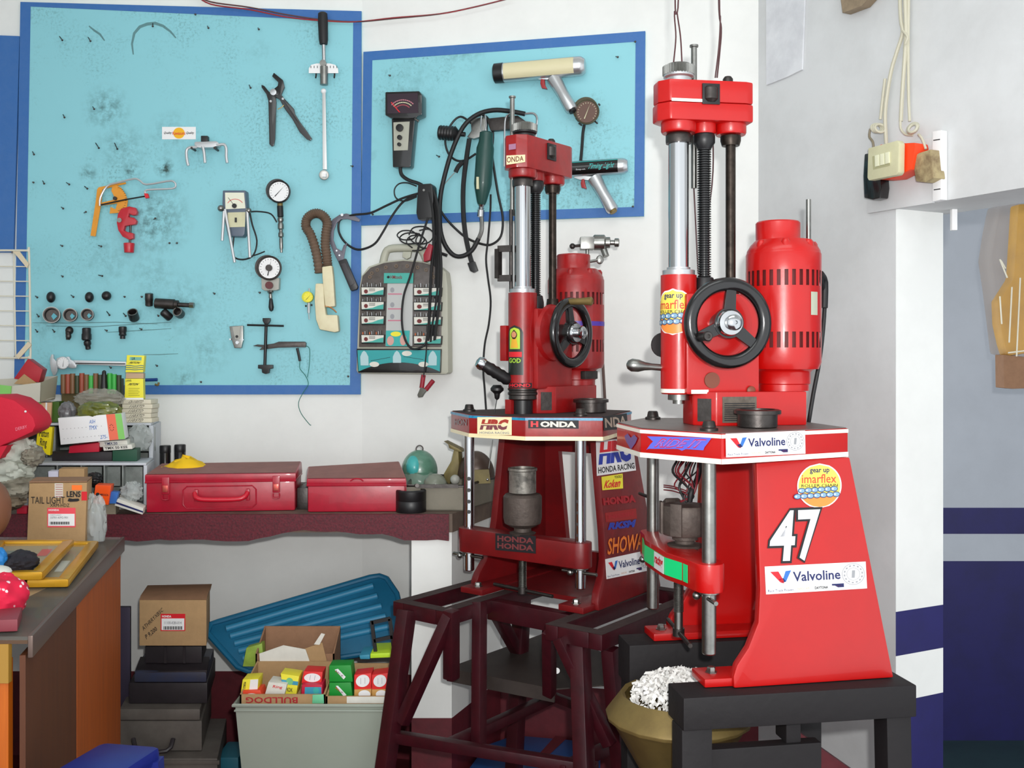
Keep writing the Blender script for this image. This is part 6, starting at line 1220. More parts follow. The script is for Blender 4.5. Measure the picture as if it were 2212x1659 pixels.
t, mp = sbox('yellow box with a blue green picture standing in the left carton', [(606, 1455), (646, 1461), (640, 1502), (612, 1500)], D + .01, YEL); shape(mp, rect(-.0, .52, 1.0, .72), mat('print_sky', (60, 150, 180)), t, 'print'); shape(lambda u, v: mp(u, v) + V((0, -.0004, 0)), ell(.5, .68, .2, .18), mat('print_leaf', (120, 190, 130), .5), t, 'print'); text('KDK', sub(mp, .3, .15, .7, .35), INKB, t)
t, mp = sbox('flat cream box lying across the middle of the left carton', [(580, 1473), (620, 1478), (614, 1502), (572, 1500)], D - .005, PAPER); text('Ring', sub(mp, .3, .5, .8, .8), INKR, t)
t, mp = sbox('yellow box with white label at the far left of the left carton', [(524, 1468), (558, 1466), (556, 1492), (520, 1495)], D, YEL); shape(mp, [(.5, .1), (1, .05), (1, .95), (.5, .95)], WHITE, t, 'print'); text('NPR', sub(mp, .1, .2, .25, .8), INKB, t)
t, mp = sbox('orange red box lying at the front left corner of the left carton', [(521, 1493), (562, 1491), (568, 1508), (521, 1508)], D - .01, mat('box_vermilion', (226, 70, 40), .5)); shape(mp, ell(.5, .2, .36, .45), WHITE, t, 'print')
for i, (y0, y1) in enumerate(((1438, 1473), (1475, 1508))):
    t, mp = sbox(['upper', 'lower'][i] + ' of two bright green boxes with diagonal white band', [(711, y0), (758, y0 - 1), (762, y1), (711, y1)], D, GREENC); shape(mp, [(.25, .75), (.4, .8), (.72, .3), (.62, .15)] if i == 0 else [(.3, .8), (.4, .8), (.75, .2), (.62, .1)], WHITE, t, 'print'); text('NGK', bil(mp(.32, .72), mp(.66, .34), mp(.62, .22), mp(.28, .62)), INKR, t)
for i, (x0, x1) in enumerate(((765, 802), (803, 838))):
    t, mp = sbox(['left', 'right'][i] + ' of two red boxes with white ovals in the right carton', [(x0, 1458), (x1, 1454), (x1, 1488), (x0, 1490)], D, RB); oval(t, mp, .5, .55, .4, .4)
    t, mp = sbox(['left', 'right'][i] + ' gold and white box edge under the red oval boxes', [(x0, 1490), (x1, 1489), (x1, 1504), (x0, 1504)], D - .004, mat('box_goldish', (200, 150, 80), .5)); shape(mp, ell(.6, .3, .35, .6), WHITE, t, 'print')
t, mp = sbox('pale green packet folded over the front of the left carton', [(675, 1501), (699, 1500), (700, 1520), (674, 1520)], 2.517, mat('packet_green', (110, 196, 150), .5), .003)
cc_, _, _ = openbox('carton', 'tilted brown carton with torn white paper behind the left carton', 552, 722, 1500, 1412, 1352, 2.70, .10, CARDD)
mb = MB(); mb.prism([P(560, 1412, 2.69), P(612, 1394, 2.69), P(660, 1403, 2.69), P(672, 1438, 2.69), P(562, 1438, 2.69)], (0, .002, 0)); part('torn_paper', mb, PAPER, cc_); mb = MB(); mb.prism([P(656, 1402, 2.695), P(696, 1388, 2.695), P(708, 1436, 2.695), P(666, 1438, 2.695)], (0, .002, 0)); part('inner_flap', mb, CARD, cc_)
mb = MB(); mb.prism([P(678, 1392, 2.69), P(694, 1368, 2.69), P(702, 1370, 2.69), P(690, 1393, 2.69)], (0, .002, 0)); part('tape', mb, PAPER, cc_)
t, mp = sbox('green and yellow bag corner left of the tilted carton', [(532, 1400), (566, 1390), (570, 1440), (524, 1440)], 2.72, mat('bag_lime', (150, 180, 70), .5, var=.4, vscale=30), .03)
t, mp = sbox('thin box with a lime green edge at the back of the right carton', [(800, 1412), (848, 1410), (848, 1420), (800, 1422)], 2.68, mat('lime_edge', (200, 240, 50), .5), .10); t, mp = sbox('thin blue edged box left of the lime edged box', [(776, 1416), (799, 1414), (799, 1424), (778, 1424)], 2.68, mat('print_sky', (60, 150, 180)), .08)
t = thing('black_caliper', 'black steel bracket with two uprights standing in front of the blue lid', 'bracket', P(825, 1415, 2.66))
for q in (((803, 1341), (812, 1414)), ((842, 1336), (852, 1412)), ((803, 1345), (843, 1336)), ((808, 1384), (848, 1375))): mb = MB(); mb.bar(P(*q[0], 2.70), P(*q[1], 2.70), .009, .009); part('bar', mb, BLACK, t)
mb = fbox(852, 1535, 872, 1552, 2.74, .03); solo('white_label_box', 'small white labelled box end right of the milky bin', 'small box', mb, PAPER)
# ---------------- the glass-topped counter ----------------
DT = -.45
def cz(py, z=DT): return -z * F / (py - HY)
t = thing('counter', 'orange veneer counter with a glass and metal edged top in the left foreground', 'counter', V((-1.2, 2.1, FL)))
e0 = V((-.781, 1.642)); e1 = V((-.978, 2.55)); 
mb = MB(); mb.prism([V((-2.0, 1.642, DT - .012)), V((e0.x, e0.y, DT - .012)), V((e1.x, e1.y, DT - .012)), V((-2.0, 2.55, DT - .012))], (0, 0, .006)); part('paper_underlay', mb, mat('underlay', (92, 66, 46), .6, var=.6, vscale=5, dark=(40, 28, 26)), t)
mb = MB(); mb.prism([V((-2.0, 1.642, DT - .006)), V((e0.x, e0.y, DT - .006)), V((e1.x, e1.y, DT - .006)), V((-2.0, 2.55, DT - .006))], (0, 0, .006)); part('glass_top', mb, GLASS, t)
mb = MB(); dd = V((e1.x - e0.x, e1.y - e0.y, 0)).normalized(); nn = V((dd.y, -dd.x, 0)); E0 = V((e0.x, e0.y, 0)); E1 = V((e1.x, e1.y, 0))
mb.prism([E0 + V((0, 0, DT - .035)), E1 + V((0, 0, DT - .035)), E1 + V((0, 0, DT + .001)), E0 + V((0, 0, DT + .001))], nn * .008); part('edge_trim', mb, mat('trim_brown_metal', (110, 92, 84), .4, .5), t, bevel=.002)
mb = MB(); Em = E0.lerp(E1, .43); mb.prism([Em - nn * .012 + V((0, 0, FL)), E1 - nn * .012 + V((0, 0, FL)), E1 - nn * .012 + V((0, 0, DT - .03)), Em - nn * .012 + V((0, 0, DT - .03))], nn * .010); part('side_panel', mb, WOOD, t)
mb = MB(); mb.prism([E0 - nn * .012 + V((0, 0, FL)), Em - nn * .012 + V((0, 0, FL)), Em - nn * .012 + V((0, 0, DT - .03)), E0 - nn * .012 + V((0, 0, DT - .03))], nn * .009); part('side_panel', mb, mat('counter_side_brown', (92, 48, 20), .6, var=.3, vscale=6, grain=(9, 9, .7), dark=(60, 30, 14)), t)  # near part of the side, darker brown than the far part
mb = MB(); mb.box((-2.0, 1.650, FL), (e0.x - .035, 1.665, DT - .04)); part('front_panel', mb, mat('veneer_front', (206, 104, 18), .45, var=.3, vscale=10, dark=(150, 60, 10), grain=(12, 12, .6)), t)
mb = MB(); mb.box((-2.0, 1.640, DT - .075), (e0.x - .03, 1.652, DT - .012)); part('front_rail', mb, mat('rail_tan', (170, 128, 50), .5), t)
for i, (qx, qy, wx, wy) in enumerate(((-1.02, 1.95, .2, .12), (-.93, 1.75, .08, .07), (-1.12, 1.8, .12, .1))):
    mb = MB(); mb.box((qx - wx / 2, qy - wy / 2, DT - .0058), (qx + wx / 2, qy + wy / 2, DT - .005)); part('paper_slip', mb, [CARD, INKR, PAPER][i], t)
# picture frames lying on the glass
def frame(label, c, z, tk=.016, wd=.022, inner=None):
    q = [V(((x - CX) * D / F, D, z)) for x, y in c for D in [-(z + tk) * F / (y - HY)]]; ctr = sum(q, V()) / 4; t = thing('picture_frame', label, 'picture frame', V((ctr.x, ctr.y, z)), 0, 'gold picture frames on the counter')
    inn = []
    for i in range(4):
        p = q[i]; a = (q[(i + 1) % 4] - p).normalized(); b = (q[i - 1] - p).normalized(); s_ = a.cross(b).length; inn.append(p + (a + b) * (wd / max(.3, s_)))
    for i in range(4):
        j = (i + 1) % 4; mb = MB(); mb.prism([q[i], q[j], inn[j], inn[i]], (0, 0, tk)); part('frame_side', mb, GOLD, t, bevel=.003)
    mb = MB(); mb.prism([p + V((0, 0, .004)) for p in inn], (0, 0, .002)); part('backing', mb, mat('picture_tan', (170, 150, 112), .5), t)
    mb = MB(); mb.prism([p + V((0, 0, .009)) for p in inn], (0, 0, .0015)); part('glass', mb, GLASS, t)
    return t, inn
fr1, inn = frame('lower gold picture frame lying flat on the counter', [(58, 1252), (148, 1251), (213, 1168), (120, 1168)], DT + .0015)
mp = bil(inn[3], inn[2], inn[1], inn[0]); shape(lambda u, v: mp(u, v) + V((0, 0, .0068)), rect(.35, .25, .75, .55), PAPER, fr1, 'printed_slip')
fr2, inn = frame('upper gold picture frame lying across the lower one', [(-70, 1238), (92, 1235), (160, 1165), (-10, 1166)], DT + .019)
mp = bil(inn[3], inn[2], inn[1], inn[0]); shape(lambda u, v: mp(u, v) + V((0, 0, .0068)), rect(.1, .2, .5, .8), mat('photo_grey', (110, 120, 110), .5), fr2, 'photo'); shape(lambda u, v: mp(u, v) + V((0, 0, .007)), rect(.72, .6, .9, .85), INKR, fr2, 'printed_slip')
# big carton on the counter
D = 2.45
t = thing('carton', 'brown carton marked TAIL LIGHT LENS standing on the far end of the counter', 'carton', P(125, 1168, D)); c = [(63, 1044), (188, 1042), (184, 1166), (58, 1163)]
zb_ = DT + .002; q = [P(63, 1044, D), P(188, 1042, D), V((P(184, 1166, D).x, D, zb_)), V((P(58, 1166, D).x, D, zb_))]
mb = MB(); mb.prism(q, (-.025, .09, 0)); part('body', mb, CARD, t, bevel=.002)
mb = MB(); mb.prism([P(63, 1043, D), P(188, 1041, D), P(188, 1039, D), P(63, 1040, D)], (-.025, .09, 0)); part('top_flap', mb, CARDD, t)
printq(t, rect(118, 1044, 136, 1075), D, mat('tape_white', (214, 208, 196), .5), 'paper_tape'); 
for i in range(6): shape(plq(fplane(D), rect(120, 1046 + i * 5, 135, 1048 + i * 5), .0018), rect(0, 0, 1, .7), mat('ink_faded_red', (180, 110, 110), .5), t, 'print')
printq(t, rect(155, 1048, 177, 1059), D, mat('price_orange', (250, 120, 40), .5), 'price_tag'); printq(t, rect(176, 1062, 188, 1081), D, INKR, 'red_sticker')
text('TAIL LIGHT', plq(fplane(D), rect(67, 1073, 140, 1088), .0016), INKB, t, .0); text('LENS', plq(fplane(D), rect(144, 1061, 174, 1074), .0016), INKB, t, .03); shape(plq(fplane(D), rect(146, 1076, 172, 1084), .0016), [(0, .2), (.2, 0), (.8, .1), (1, .4), (.9, .9), (.4, .8), (.1, 1)], INKB, t, 'scribble'); text('XRM-HDZ', plq(fplane(D), rect(108, 1088, 150, 1095), .0016), INKB, t, .0)
mp = printq(t, rect(102, 1097, 163, 1139), D, mat('label_pink', (236, 80, 92), .5), 'label', .001, 'red and white parts label'); text('HONDA', sub(mp, .05, .84, .42, .93), WHITE, t, .04); mp = printq(t, rect(104, 1110, 161, 1136), D, WHITE, 'label', .0018); text('33701-KPG-901', sub(mp, .08, .6, .75, .78), INKG, t); text('PARTS LIGHT', sub(mp, .08, .86, .5, .94), INKG, t)
for i in range(24): mb = MB(); x = 108 + i * 1.75; mb.prism([fplane(D).at(q_[0], q_[1], .0026) for q_ in rect(x, 1127, x + .5 + (i % 3) * .4, 1133)], (0, .0005, 0)); part('barcode_bar', mb, INKB, t)
# clear plastic bag at its side
def crumple(name, label, cat, c, rx, ry, rz, m, seed, jit=.18, group=None, kind=None, base=None):
    mb = MB(); mb.ball(V(), 1, 1, 1, 44, 26)
    for v in mb.v:
        d = v.copy(); q = d * 1.7 + V((seed * 3.1, seed, 0)); k = 1 - abs(mnoise.noise(q)) * 2 * jit * 1.6 + abs(mnoise.noise(q * 2.3)) * jit * 1.9 - abs(mnoise.noise(q * 5.1)) * jit * .7
        v.x, v.y, v.z = c.x + d.x * rx * k, c.y + d.y * ry * k, c.z + d.z * rz * k
    if base is not None:
        for v in mb.v: v.z = max(v.z, base)
    mb.f = [f for f in mb.f]; return solo(name, label, cat, mb, m, group, 0, kind)
crumple('plastic_bag', 'clear crumpled plastic bag beside the TAIL LIGHT carton', 'bag', P(206, 1130, 2.49), .028, .02, .075, mat('bag_clear', (190, 196, 194), .3, alpha=.5, bump=.8, bscale=18), 4, .12, base=DT + .001)
# red printed cloth, dark cloth, blue cap at the very left
RCM = bpy.data.materials.new('red_printed_cloth'); RCM.use_nodes = True; nt = RCM.node_tree; vo = nt.nodes.new('ShaderNodeTexVoronoi'); vo.inputs['Scale'].default_value = 62; rp = nt.nodes.new('ShaderNodeValToRGB'); rp.color_ramp.elements[0].position = .17; rp.color_ramp.elements[0].color = lin((240, 220, 225)); rp.color_ramp.elements[1].position = .24; rp.color_ramp.elements[1].color = lin((214, 20, 62)); tcn = nt.nodes.new('ShaderNodeTexCoord'); nt.links.new(tcn.outputs['Object'], vo.inputs['Vector']); nt.links.new(vo.outputs['Distance'], rp.inputs['Fac']); nt.links.new(rp.outputs['Color'], nt.nodes['Principled BSDF'].inputs['Base Color']); nt.nodes['Principled BSDF'].inputs['Roughness'].default_value = .8
crumple('printed_cloth', 'bunched red cloth with small white print at the left edge of the counter', 'cloth', P(0, 1292, 1.78), .045, .06, .042, RCM, 8, .07)
crumple('dark_cloth', 'bunched black cloth lying on the gold frame at the left', 'cloth', P(42, 1216, 2.02), .034, .05, .024, mat('cloth_black', (30, 26, 34), .8), 9, .10)
crumple('blue_cap_piece', 'small bright blue piece left of the black cloth', 'cloth', P(-6, 1210, 1.98), .018, .02, .026, mat('cloth_blue', (30, 120, 190), .6), 10, .08)
mb = MB(); mb.ball(P(-12, 1236, 1.9), .030, .03, .012); solo('white_saucer', 'white rounded piece between the blue piece and the red cloth', 'cloth', mb, PAPER)
mb = MB(); z = DT + .002; mb.prism([V(((x - CX) * D / F, D, z)) for x, y in ((-60, 1368), (38, 1364), (48, 1336), (-60, 1346)) for D in [-z * F / (y - HY)]], (0, 0, .02)); solo('red_notebook', 'flat dull red notebook under the red printed cloth', 'book', mb, mat('book_red', (130, 50, 60), .5), bevel=.002)
random.seed(2); mb = MB(); mb.ball(P(-24, 1100, 2.3), .046, .05, .068, 18, 12, .02); solo('tan_rounded_form', 'smooth tan rounded object cut off by the left edge, behind the frames', 'unidentified', mb, mat('tan_skin', (126, 82, 60), .5))  # made-up plain stand-in for a skin-toned shape of unknown kind
# blue stool in front of the counter
t = thing('plastic_stool', 'dark blue moulded plastic stool at the bottom left corner', 'stool', V((-.66, 1.68, FL))); BS = mat('stool_blue', (24, 38, 120), .4, var=.1, vscale=20)
zt = -.655; mb = MB(); tq = [V((-.735, 1.60, zt)), V((-.625, 1.58, zt)), V((-.592, 1.72, zt)), V((-.70, 1.74, zt))]; mb.prism(tq, (0, 0, -.03)); part('seat', mb, BS, t, bevel=.012)
for p in tq: o_ = (p - V((-.664, 1.66, zt))); mb = MB(); mb.loft([p - o_ * .16 + V((-.014, -.014, -.02)), p - o_ * .16 + V((.014, -.014, -.02)), p - o_ * .16 + V((.014, .014, -.02)), p - o_ * .16 + V((-.014, .014, -.02))], [V((p.x + o_.x * .12 + a, p.y + o_.y * .12 + b, FL)) for a, b in ((-.014, -.014), (.014, -.014), (.014, .014), (-.014, .014))]); part('leg', mb, BS, t)
# ---------------- on the bench ----------------
def bd(py): return -BZ * F / (py - HY)
def toolbox(label, xs, D, W_, H, dep, yaw, kind, sh=0):
    M = Matrix.Translation(V(((xs - CX) * D / F, D, BZ + .001))) @ Matrix.Rotation(yaw, 4, 'Z') @ Matrix(((1, sh, 0, 0), (0, 1, 0, 0), (0, 0, 1, 0), (0, 0, 0, 1))); t = thing('toolbox', label, 'toolbox', M @ V((W_ / 2, dep / 2, 0)), yaw, 'red metal toolboxes on the bench')
    hb = H * .80; mb = MB(M); mb.box((0, 0, 0), (W_, dep, hb)); part('body', mb, REDT, t, bevel=.004)
    mb = MB(M)
    for z_, r_ in ((hb, .003),): mb.tube([(-.002, -.002, z_), (W_ + .002, -.002, z_), (W_ + .002, dep, z_), (-.002, dep, z_)], r_, 6, 1, closed=True)
    part('seam', mb, REDT, t); mb = MB(M); up = .012 if kind == 2 else 0
    mb.loft([V((-.003, -.004, hb + .002)), V((W_ + .003, -.004, hb + .002)), V((W_ + .003, dep + .003, hb + .002)), V((-.003, dep + .003, hb + .002))], [V((-.003, -.004, H)), V((W_ + .003, -.004, H)), V((W_ + .001, dep + .003, H + .014 + up)), V((-.001, dep + .003, H + .012))]); part('lid', mb, REDT, t, bevel=.003)
    mb = MB(M); mb.quad(V((0, .001, H + .0012)), V((W_, .001, H + .0012)), V((W_ - .002, dep, H + .0148 + up)), V((.002, dep, H + .0128))); part('dusty_top', mb, REDL, t)
    if kind == 1:
        for x in (.042, W_ - .06):
            mb = MB(M); mb.box((x, -.008, hb - .032), (x + .020, 0, hb + .014)); l_ = part('latch', mb, REDT, t, bevel=.002); mb = MB(M); mb.box((x + .003, -.012, hb - .026), (x + .017, -.008, hb - .008)); part('latch_tongue', mb, mat('latch_copper', (196, 90, 80), .3, .6), l_, bevel=.001); mb = MB(M); mb.tube([(x + .002, -.006, hb - .034), (x + .002, -.007, hb - .046), (x + .018, -.007, hb - .046), (x + .018, -.006, hb - .034)], .0022, 6, 2); part('latch_hook', mb, REDT, l_)
        x0, x1, z0, z1 = .097, .292, .010, .070; k = .010
        mb = MB(M); mb.tube([(x0 + k, -.001, z0), (x1 - k, -.001, z0), (x1, -.001, z0 + k), (x1, -.001, z1 - k), (x1 - k, -.001, z1), (x0 + k, -.001, z1), (x0, -.001, z1 - k), (x0, -.001, z0 + k)], .0022, 6, 1, closed=True); part('pressed_panel_rim', mb, REDT, t)
        mb = MB(M); mb.tube([(.130, -.008, .052), (.136, -.020, .042), (.16, -.024, .036), (.24, -.024, .036), (.264, -.020, .042), (.270, -.008, .052)], .0068, 10, 4); part('handle', mb, mat('handle_red', (196, 20, 44), .3, coat=.4), t)
        for x in (.128, .266): mb = MB(M); mb.box((x, -.012, .030), (x + .010, 0, .062)); part('handle_bracket', mb, REDT, t, bevel=.002)
    else:
        mb = MB(M); mb.tube([(.115, -.006, hb + .012), (.125, -.008, hb + .018), (.14, -.008, hb + .018), (.15, -.006, hb + .012)], .0018, 6, 3); part('pull_ring', mb, REDT, t)
        mb = MB(M); mb.box((W_, .02, hb - .03), (W_ + .006, .05, hb + .01)); part('side_hinge', mb, REDT, t, bevel=.001)
    return t
toolbox('longer red metal toolbox with two latches and a red handle on the bench', 316, 2.765, .397, .103, .17, math.radians(6), 1)
toolbox('shorter plain red metal toolbox with a bent dusty lid, beside the latched one', 665, 2.775, .264, .091, .19, math.radians(2), 2, -.16)
mb = MB(); mb.lathe(V((P(886, 0, 2.765).x, 2.79, BZ + .0005)), (0, 0, 1), [(.040, 0), (.0415, .002), (.0415, .030), (.0408, .031), (.0415, .032), (.0415, .057), (.039, .060), (.030, .060), (.030, .02), (0, .02)], 36, cap=False); solo('black_sleeve', 'short black cylinder standing at the bench edge in front of the grey tray', 'cylinder', mb, BLACK)
mb = fbox(640, 1046, 668, 1056, 2.95, .05); solo('brown_block', 'dark wooden block between the two red toolboxes', 'block', mb, mat('block_dark', (70, 40, 34), .6))
mb = MB(); mb.box((P(645, 0, 2.85).x, 2.83, BZ), (P(668, 0, 2.85).x, 2.95, BZ + .06)); solo('tin_block', 'dull grey metal block standing between the toolboxes', 'block', mb, DSTEEL, bevel=.002)
# grey tray
t = thing('parts_tray', 'grey metal tray of glass and sheet metal pieces at the right end of the bench', 'tray', V((-.2, 2.95, BZ))); TG = mat('tray_grey', (128, 122, 108), .6, .2, var=.2, vscale=20)
tq = [V((-.292, 2.81, BZ + .0005)), V((-.135, 2.80, BZ + .0005)), V((-.045, 3.01, BZ + .0005)), V((-.292, 3.07, BZ + .0005))]; hT = .068
mb = MB(); mb.prism(tq, (0, 0, .003)); part('tray_bottom', mb, TG, t)
for i in range(4): j = (i + 1) % 4; mb = MB(); d = (tq[j] - tq[i]).normalized(); n_ = V((-d.y, d.x, 0)) * .003; mb.prism([tq[i], tq[j], tq[j] + V((0, 0, hT)), tq[i] + V((0, 0, hT))], n_); part('tray_side', mb, TG, t)
mb = MB(); mb.tube([p + V((0, 0, hT)) for p in tq], .004, 6, 1, closed=True); part('tray_rim', mb, DSTEEL, t)
# objects in the tray
t = thing('green_dome', 'green dome shaped cover wrapped in clear plastic with a small ring on top', 'dome', V((-.271, 2.98, BZ + .004))); c = V((-.271, 2.985, BZ + .09)); GD = mat('dome_green', (94, 138, 118), .3, var=.5, vscale=16, dark=(60, 90, 70), coat=.3)
mb = MB(); mb.ball(c, .053, .05, .062, 24, 10, 0, True); mb.lathe(c - V((0, 0, .086)), (0, 0, 1), [(.045, 0), (.053, .086)], 24); part('shell', mb, GD, t)
mb = MB(); mb.ball(c + V((-.012, -.008, .012)), .030, .047, .040, 16, 10); part('turquoise_patch', mb, mat('patch_turq', (70, 170, 168), .3), t)
mb = MB(); mb.torus(c + V((0, 0, .064)), (0, 1, 0), .010, .002, 20, 6); part('ring', mb, DSTEEL, t)
random.seed(6); mb = MB(); mb.ball(c - V((0, .006, .03)), .060, .054, .052, 16, 10, .05); part('clear_wrap', mb, mat('wrap_clear', (214, 224, 214), .15, alpha=.18, bump=.8, bscale=30), t)
c = P(940, 1046, 2.87); mb = MB(); mb.ball(c, .033, .03, .030, 24, 12); solo('glass_bowl', 'clear glass ball lens sitting in the grey tray', 'glass ball', mb, mat('lens_glass', (170, 176, 160), .06, trans=.4, alpha=.75))
t = thing('tank_cover', 'bent olive brown sheet metal fender piece sticking up out of the grey tray', 'sheet metal', V((-.14, 2.95, BZ + .004))); OL = mat('olive_metal', (112, 100, 56), .5, .3, var=.4, vscale=14, dark=(60, 50, 34), bump=.1); 
D = 2.93
mb = MB(); mb.prism([P(x, y, D) for x, y in [(958, 1024), (975, 995), (980, 972), (990, 968), (992, 1000), (990, 1026), (976, 1036), (970, 1046), (962, 1040)]], (.01, .02, 0)); part('fin', mb, OL, t, bevel=.002)
mb = MB(); mb.prism([P(x, y, D - .005) for x, y in [(958, 953), (970, 959), (990, 969), (1000, 976), (990, 976), (980, 972), (970, 968), (968, 960)]], (.01, .04, 0)); part('lip', mb, OL, t, bevel=.001)
mb = MB(); cc = P(1028, 1030, 2.94); mb.ball(cc, .055, .04, .075, 22, 10, 0, True); part('round_cover', mb, mat('cover_brown', (84, 70, 62), .35, .4, var=.3, vscale=14), t)
mb = MB(); mb.prism([P(x, y, 2.89) for x, y in [(1010, 1016), (1056, 1014), (1060, 1044), (1010, 1046)]], (0, .01, 0)); part('olive_plate', mb, OL, t); mb = MB(); mb.ball(P(1053, 1036, 2.885), .004); mb.ball(P(1019, 998, 2.87), .006); part('bright_stud', mb, CHROME, t)
mb = MB(); mb.cyl(P(899, 1049, 2.80), P(901, 1049, 2.775), .0055, seg=14); mb.bar(P(903, 1050, 2.80), P(990, 1050, 2.80), .008, .010); solo('steel_rod', 'dark rod with a pale end resting on the tray rim', 'rod', mb, DSTEEL)
mb = MB(); mb.tube([P(1064, 950, 2.9), P(1060, 985, 2.9), P(1056, 1012, 2.9)], .0015, 6, 3); solo('thin_wire', 'thin wire hanging below the table plate beside the olive cover', 'wire', mb, STEEL)
mb = MB(); mb.ball(P(983, 1036, 2.88), .014, .015, .014); solo('grey_bulb', 'grey rounded knob leaning behind the glass ball', 'knob', mb, GREYP)
# black bottles and yellow cloth behind the toolbox
for x, y, lab in ((357, 962, 'left of two black bottles behind the latched toolbox'), (389, 960, 'right of two black bottles behind the latched toolbox')):
    t = thing('black_bottle', lab, 'bottle', V((P(x, 0, 3.05).x, 3.05, BZ)), 0, 'black bottles behind the toolbox'); zt = P(x, y, 3.05).z; X = P(x, 0, 3.05).x
    mb = MB(); mb.lathe((X, 3.05, BZ + .0005), (0, 0, 1), [(.020, 0), (.022, .004), (.022, .05), (.0165, .07), (.0165, zt - BZ - .022)], 18); part('body', mb, BLKG, t); mb = MB(); mb.lathe((X, 3.05, zt - .024), (0, 0, 1), [(.0155, 0), (.0165, .002), (.0165, .022), (.015, .024)], 20); part('cap', mb, BLACK, t)
t = V; random.seed(12); mb = MB(); c = P(395, 1006, 2.90)
vs = []; n = 20
for j in range(7):
    for i in range(n): a = 2 * math.pi * i / n; r = [0.001, .35, .6, .8, .95, 1.0, .98][j]; vs.append(V((c.x + .068 * r * math.cos(a), c.y + .05 * r * math.sin(a), P(0, [983, 988, 994, 1000, 1008, 1014, 1020][j], 2.9).z + random.uniform(-.004, .004) - (.010 if math.cos(a) < -.3 and j < 4 else 0))))
fs = [(j * n + i, j * n + (i + 1) % n, (j + 1) * n + (i + 1) % n, (j + 1) * n + i) for j in range(6) for i in range(n)] + [tuple(range(6 * n, 7 * n))]
mb.add(vs, fs); solo('yellow_cloth', 'crumpled yellow cloth on the back of the latched toolbox lid', 'cloth', mb, YELC)
mb = MB(); mb.cyl(P(432, 1012, 2.92), P(464, 1013, 2.92), .004, .005, 10); solo('black_marker', 'short black rod beside the yellow cloth', 'rod', mb, BLACK)
# ---- white two-tier cabinet
WM = mat('cabinet_white', (196, 200, 206), .45, var=.15, vscale=12); SMK = mat('bin_smoky', (146, 152, 148), .35, var=.5, vscale=30, dark=(100, 104, 100), bump=.4, bscale=30)
t = thing('parts_cabinet', 'white metal two-tier parts cabinet with open compartments on the left of the bench', 'cabinet', V((-1.05, 2.95, BZ)))
def XX(px, D): return (px - CX) * D / F
def pan(lo, hi, nm='panel', m=None):
    mb = MB(); mb.box(lo, hi)
    for v in mb.v: v.x -= .22 * (v.y - 2.83)
    return part(nm, mb, m or WM, t, bevel=.0015)
Df, Du = 2.83, 2.98; zl = P(0, 1000, Df).z; zu = P(0, 914, Du).z
X0, X1 = XX(60, Df), XX(316, Df)
pan((X0, Df, zl - .007), (X1, Df + .15, zl), 'lower_top'); pan((X1 - .008, Df, BZ), (X1 + .002, Df + .15, zl - .007), 'lower_side'); pan((X0 - .01, Df, BZ), (X0, Df + .15, zl - .007), 'lower_side'); pan((X0, Df + .145, BZ), (X1, Df + .15, zl - .007), 'lower_back', SMK); pan((X0, Df, BZ), (X1, Df + .15, BZ + .004), 'lower_floor')
for x in (120, 172, 222, 262): pan((XX(x, Df), Df + .01, BZ + .004), (XX(x, Df) + .004, Df + .145, zl - .007), 'divider', SMK)
U0, U1 = XX(40, Du), XX(326, Du) + .033
pan((U0, Du, zu - .007), (U1, 3.17, zu), 'upper_top'); pan((U1 - .006, Du, BZ), (U1 + .006, 3.17, zu - .007), 'upper_side'); pan((U0 - .01, Du, BZ), (U0, 3.17, zu - .007), 'upper_side'); pan((U0, 3.165, BZ), (U1, 3.17, zu - .007), 'upper_back', SMK)
for x in (122, 190, 265): pan((XX(x, Du), Du + .01, zl), (XX(x, Du) + .004, 3.16, zu - .007), 'divider', SMK)
for a, b, y0, y1 in ((66, 118, 1008, 1040), (124, 170, 1008, 1040), (176, 220, 1008, 1045), (226, 260, 1008, 1050), (266, 308, 1008, 1060)):
    mb = fbox(a, y0, b, y1, Df + .05, .02); part('smoky_drawer', mb, SMK, t, bevel=.002)
for a, b in ((80, 120), (194, 262), (270, 334)):
    mb = fbox(a, 922, b, 975, Du + .03, .02); part('smoky_drawer', mb, SMK, t, bevel=.002)
CL = 'parts boxes on the white cabinet'
def pb(label, c, D, m, dep=.05, cat='box', name='parts_box', z=None):
    a = [P(x, y, D) for x, y in c]
    if z is not None: a[2].z = z; a[3].z = z
    t = thing(name, label, cat, V(((a[2].x + a[3].x) / 2, D, min(a[2].z, a[3].z))), 0, CL); mb = MB(); mb.prism(a, (-.22 * dep, dep, 0)); part('box_body', mb, m, t, bevel=.0015); return t, plq(fplane(D), c, .0008)
# five ring boxes and two piston boxes
RBX = mat('ring_box', (214, 206, 184), .6)
zz = zu + .0005; hh = (P(0, 863, 3.0).z - zu) / 5
for i in range(5):
    x0 = 262 + (i % 2) * 2; z0 = zz + i * hh; X0_, X1_ = XX(x0, 3.0), XX(326 + [2, 0, 1, 3, 0][i], 3.0)
    t = thing('ring_box', ['lowest', 'second from bottom', 'middle', 'second from top', 'topmost'][i] + ' of five flat cream ring boxes stacked on the cabinet', 'box', V(((X0_ + X1_) / 2, 3.03, z0)), 0, 'flat ring boxes'); mb = MB(); mb.box((X0_, 3.0, z0), (X1_, 3.06, z0 + hh - .0008)); part('box_body', mb, RBX, t, bevel=.001)
    mp = bil(V((X0_ + .02, 2.999, z0 + hh * .8)), V((X0_ + .068, 2.999, z0 + hh * .8)), V((X0_ + .068, 2.999, z0 + hh * .2)), V((X0_ + .02, 2.999, z0 + hh * .2))); text('110/STD' if i < 4 else 'C6-110/STD', mp, INKB, t, .0, .15)
zp = zz + 5 * hh
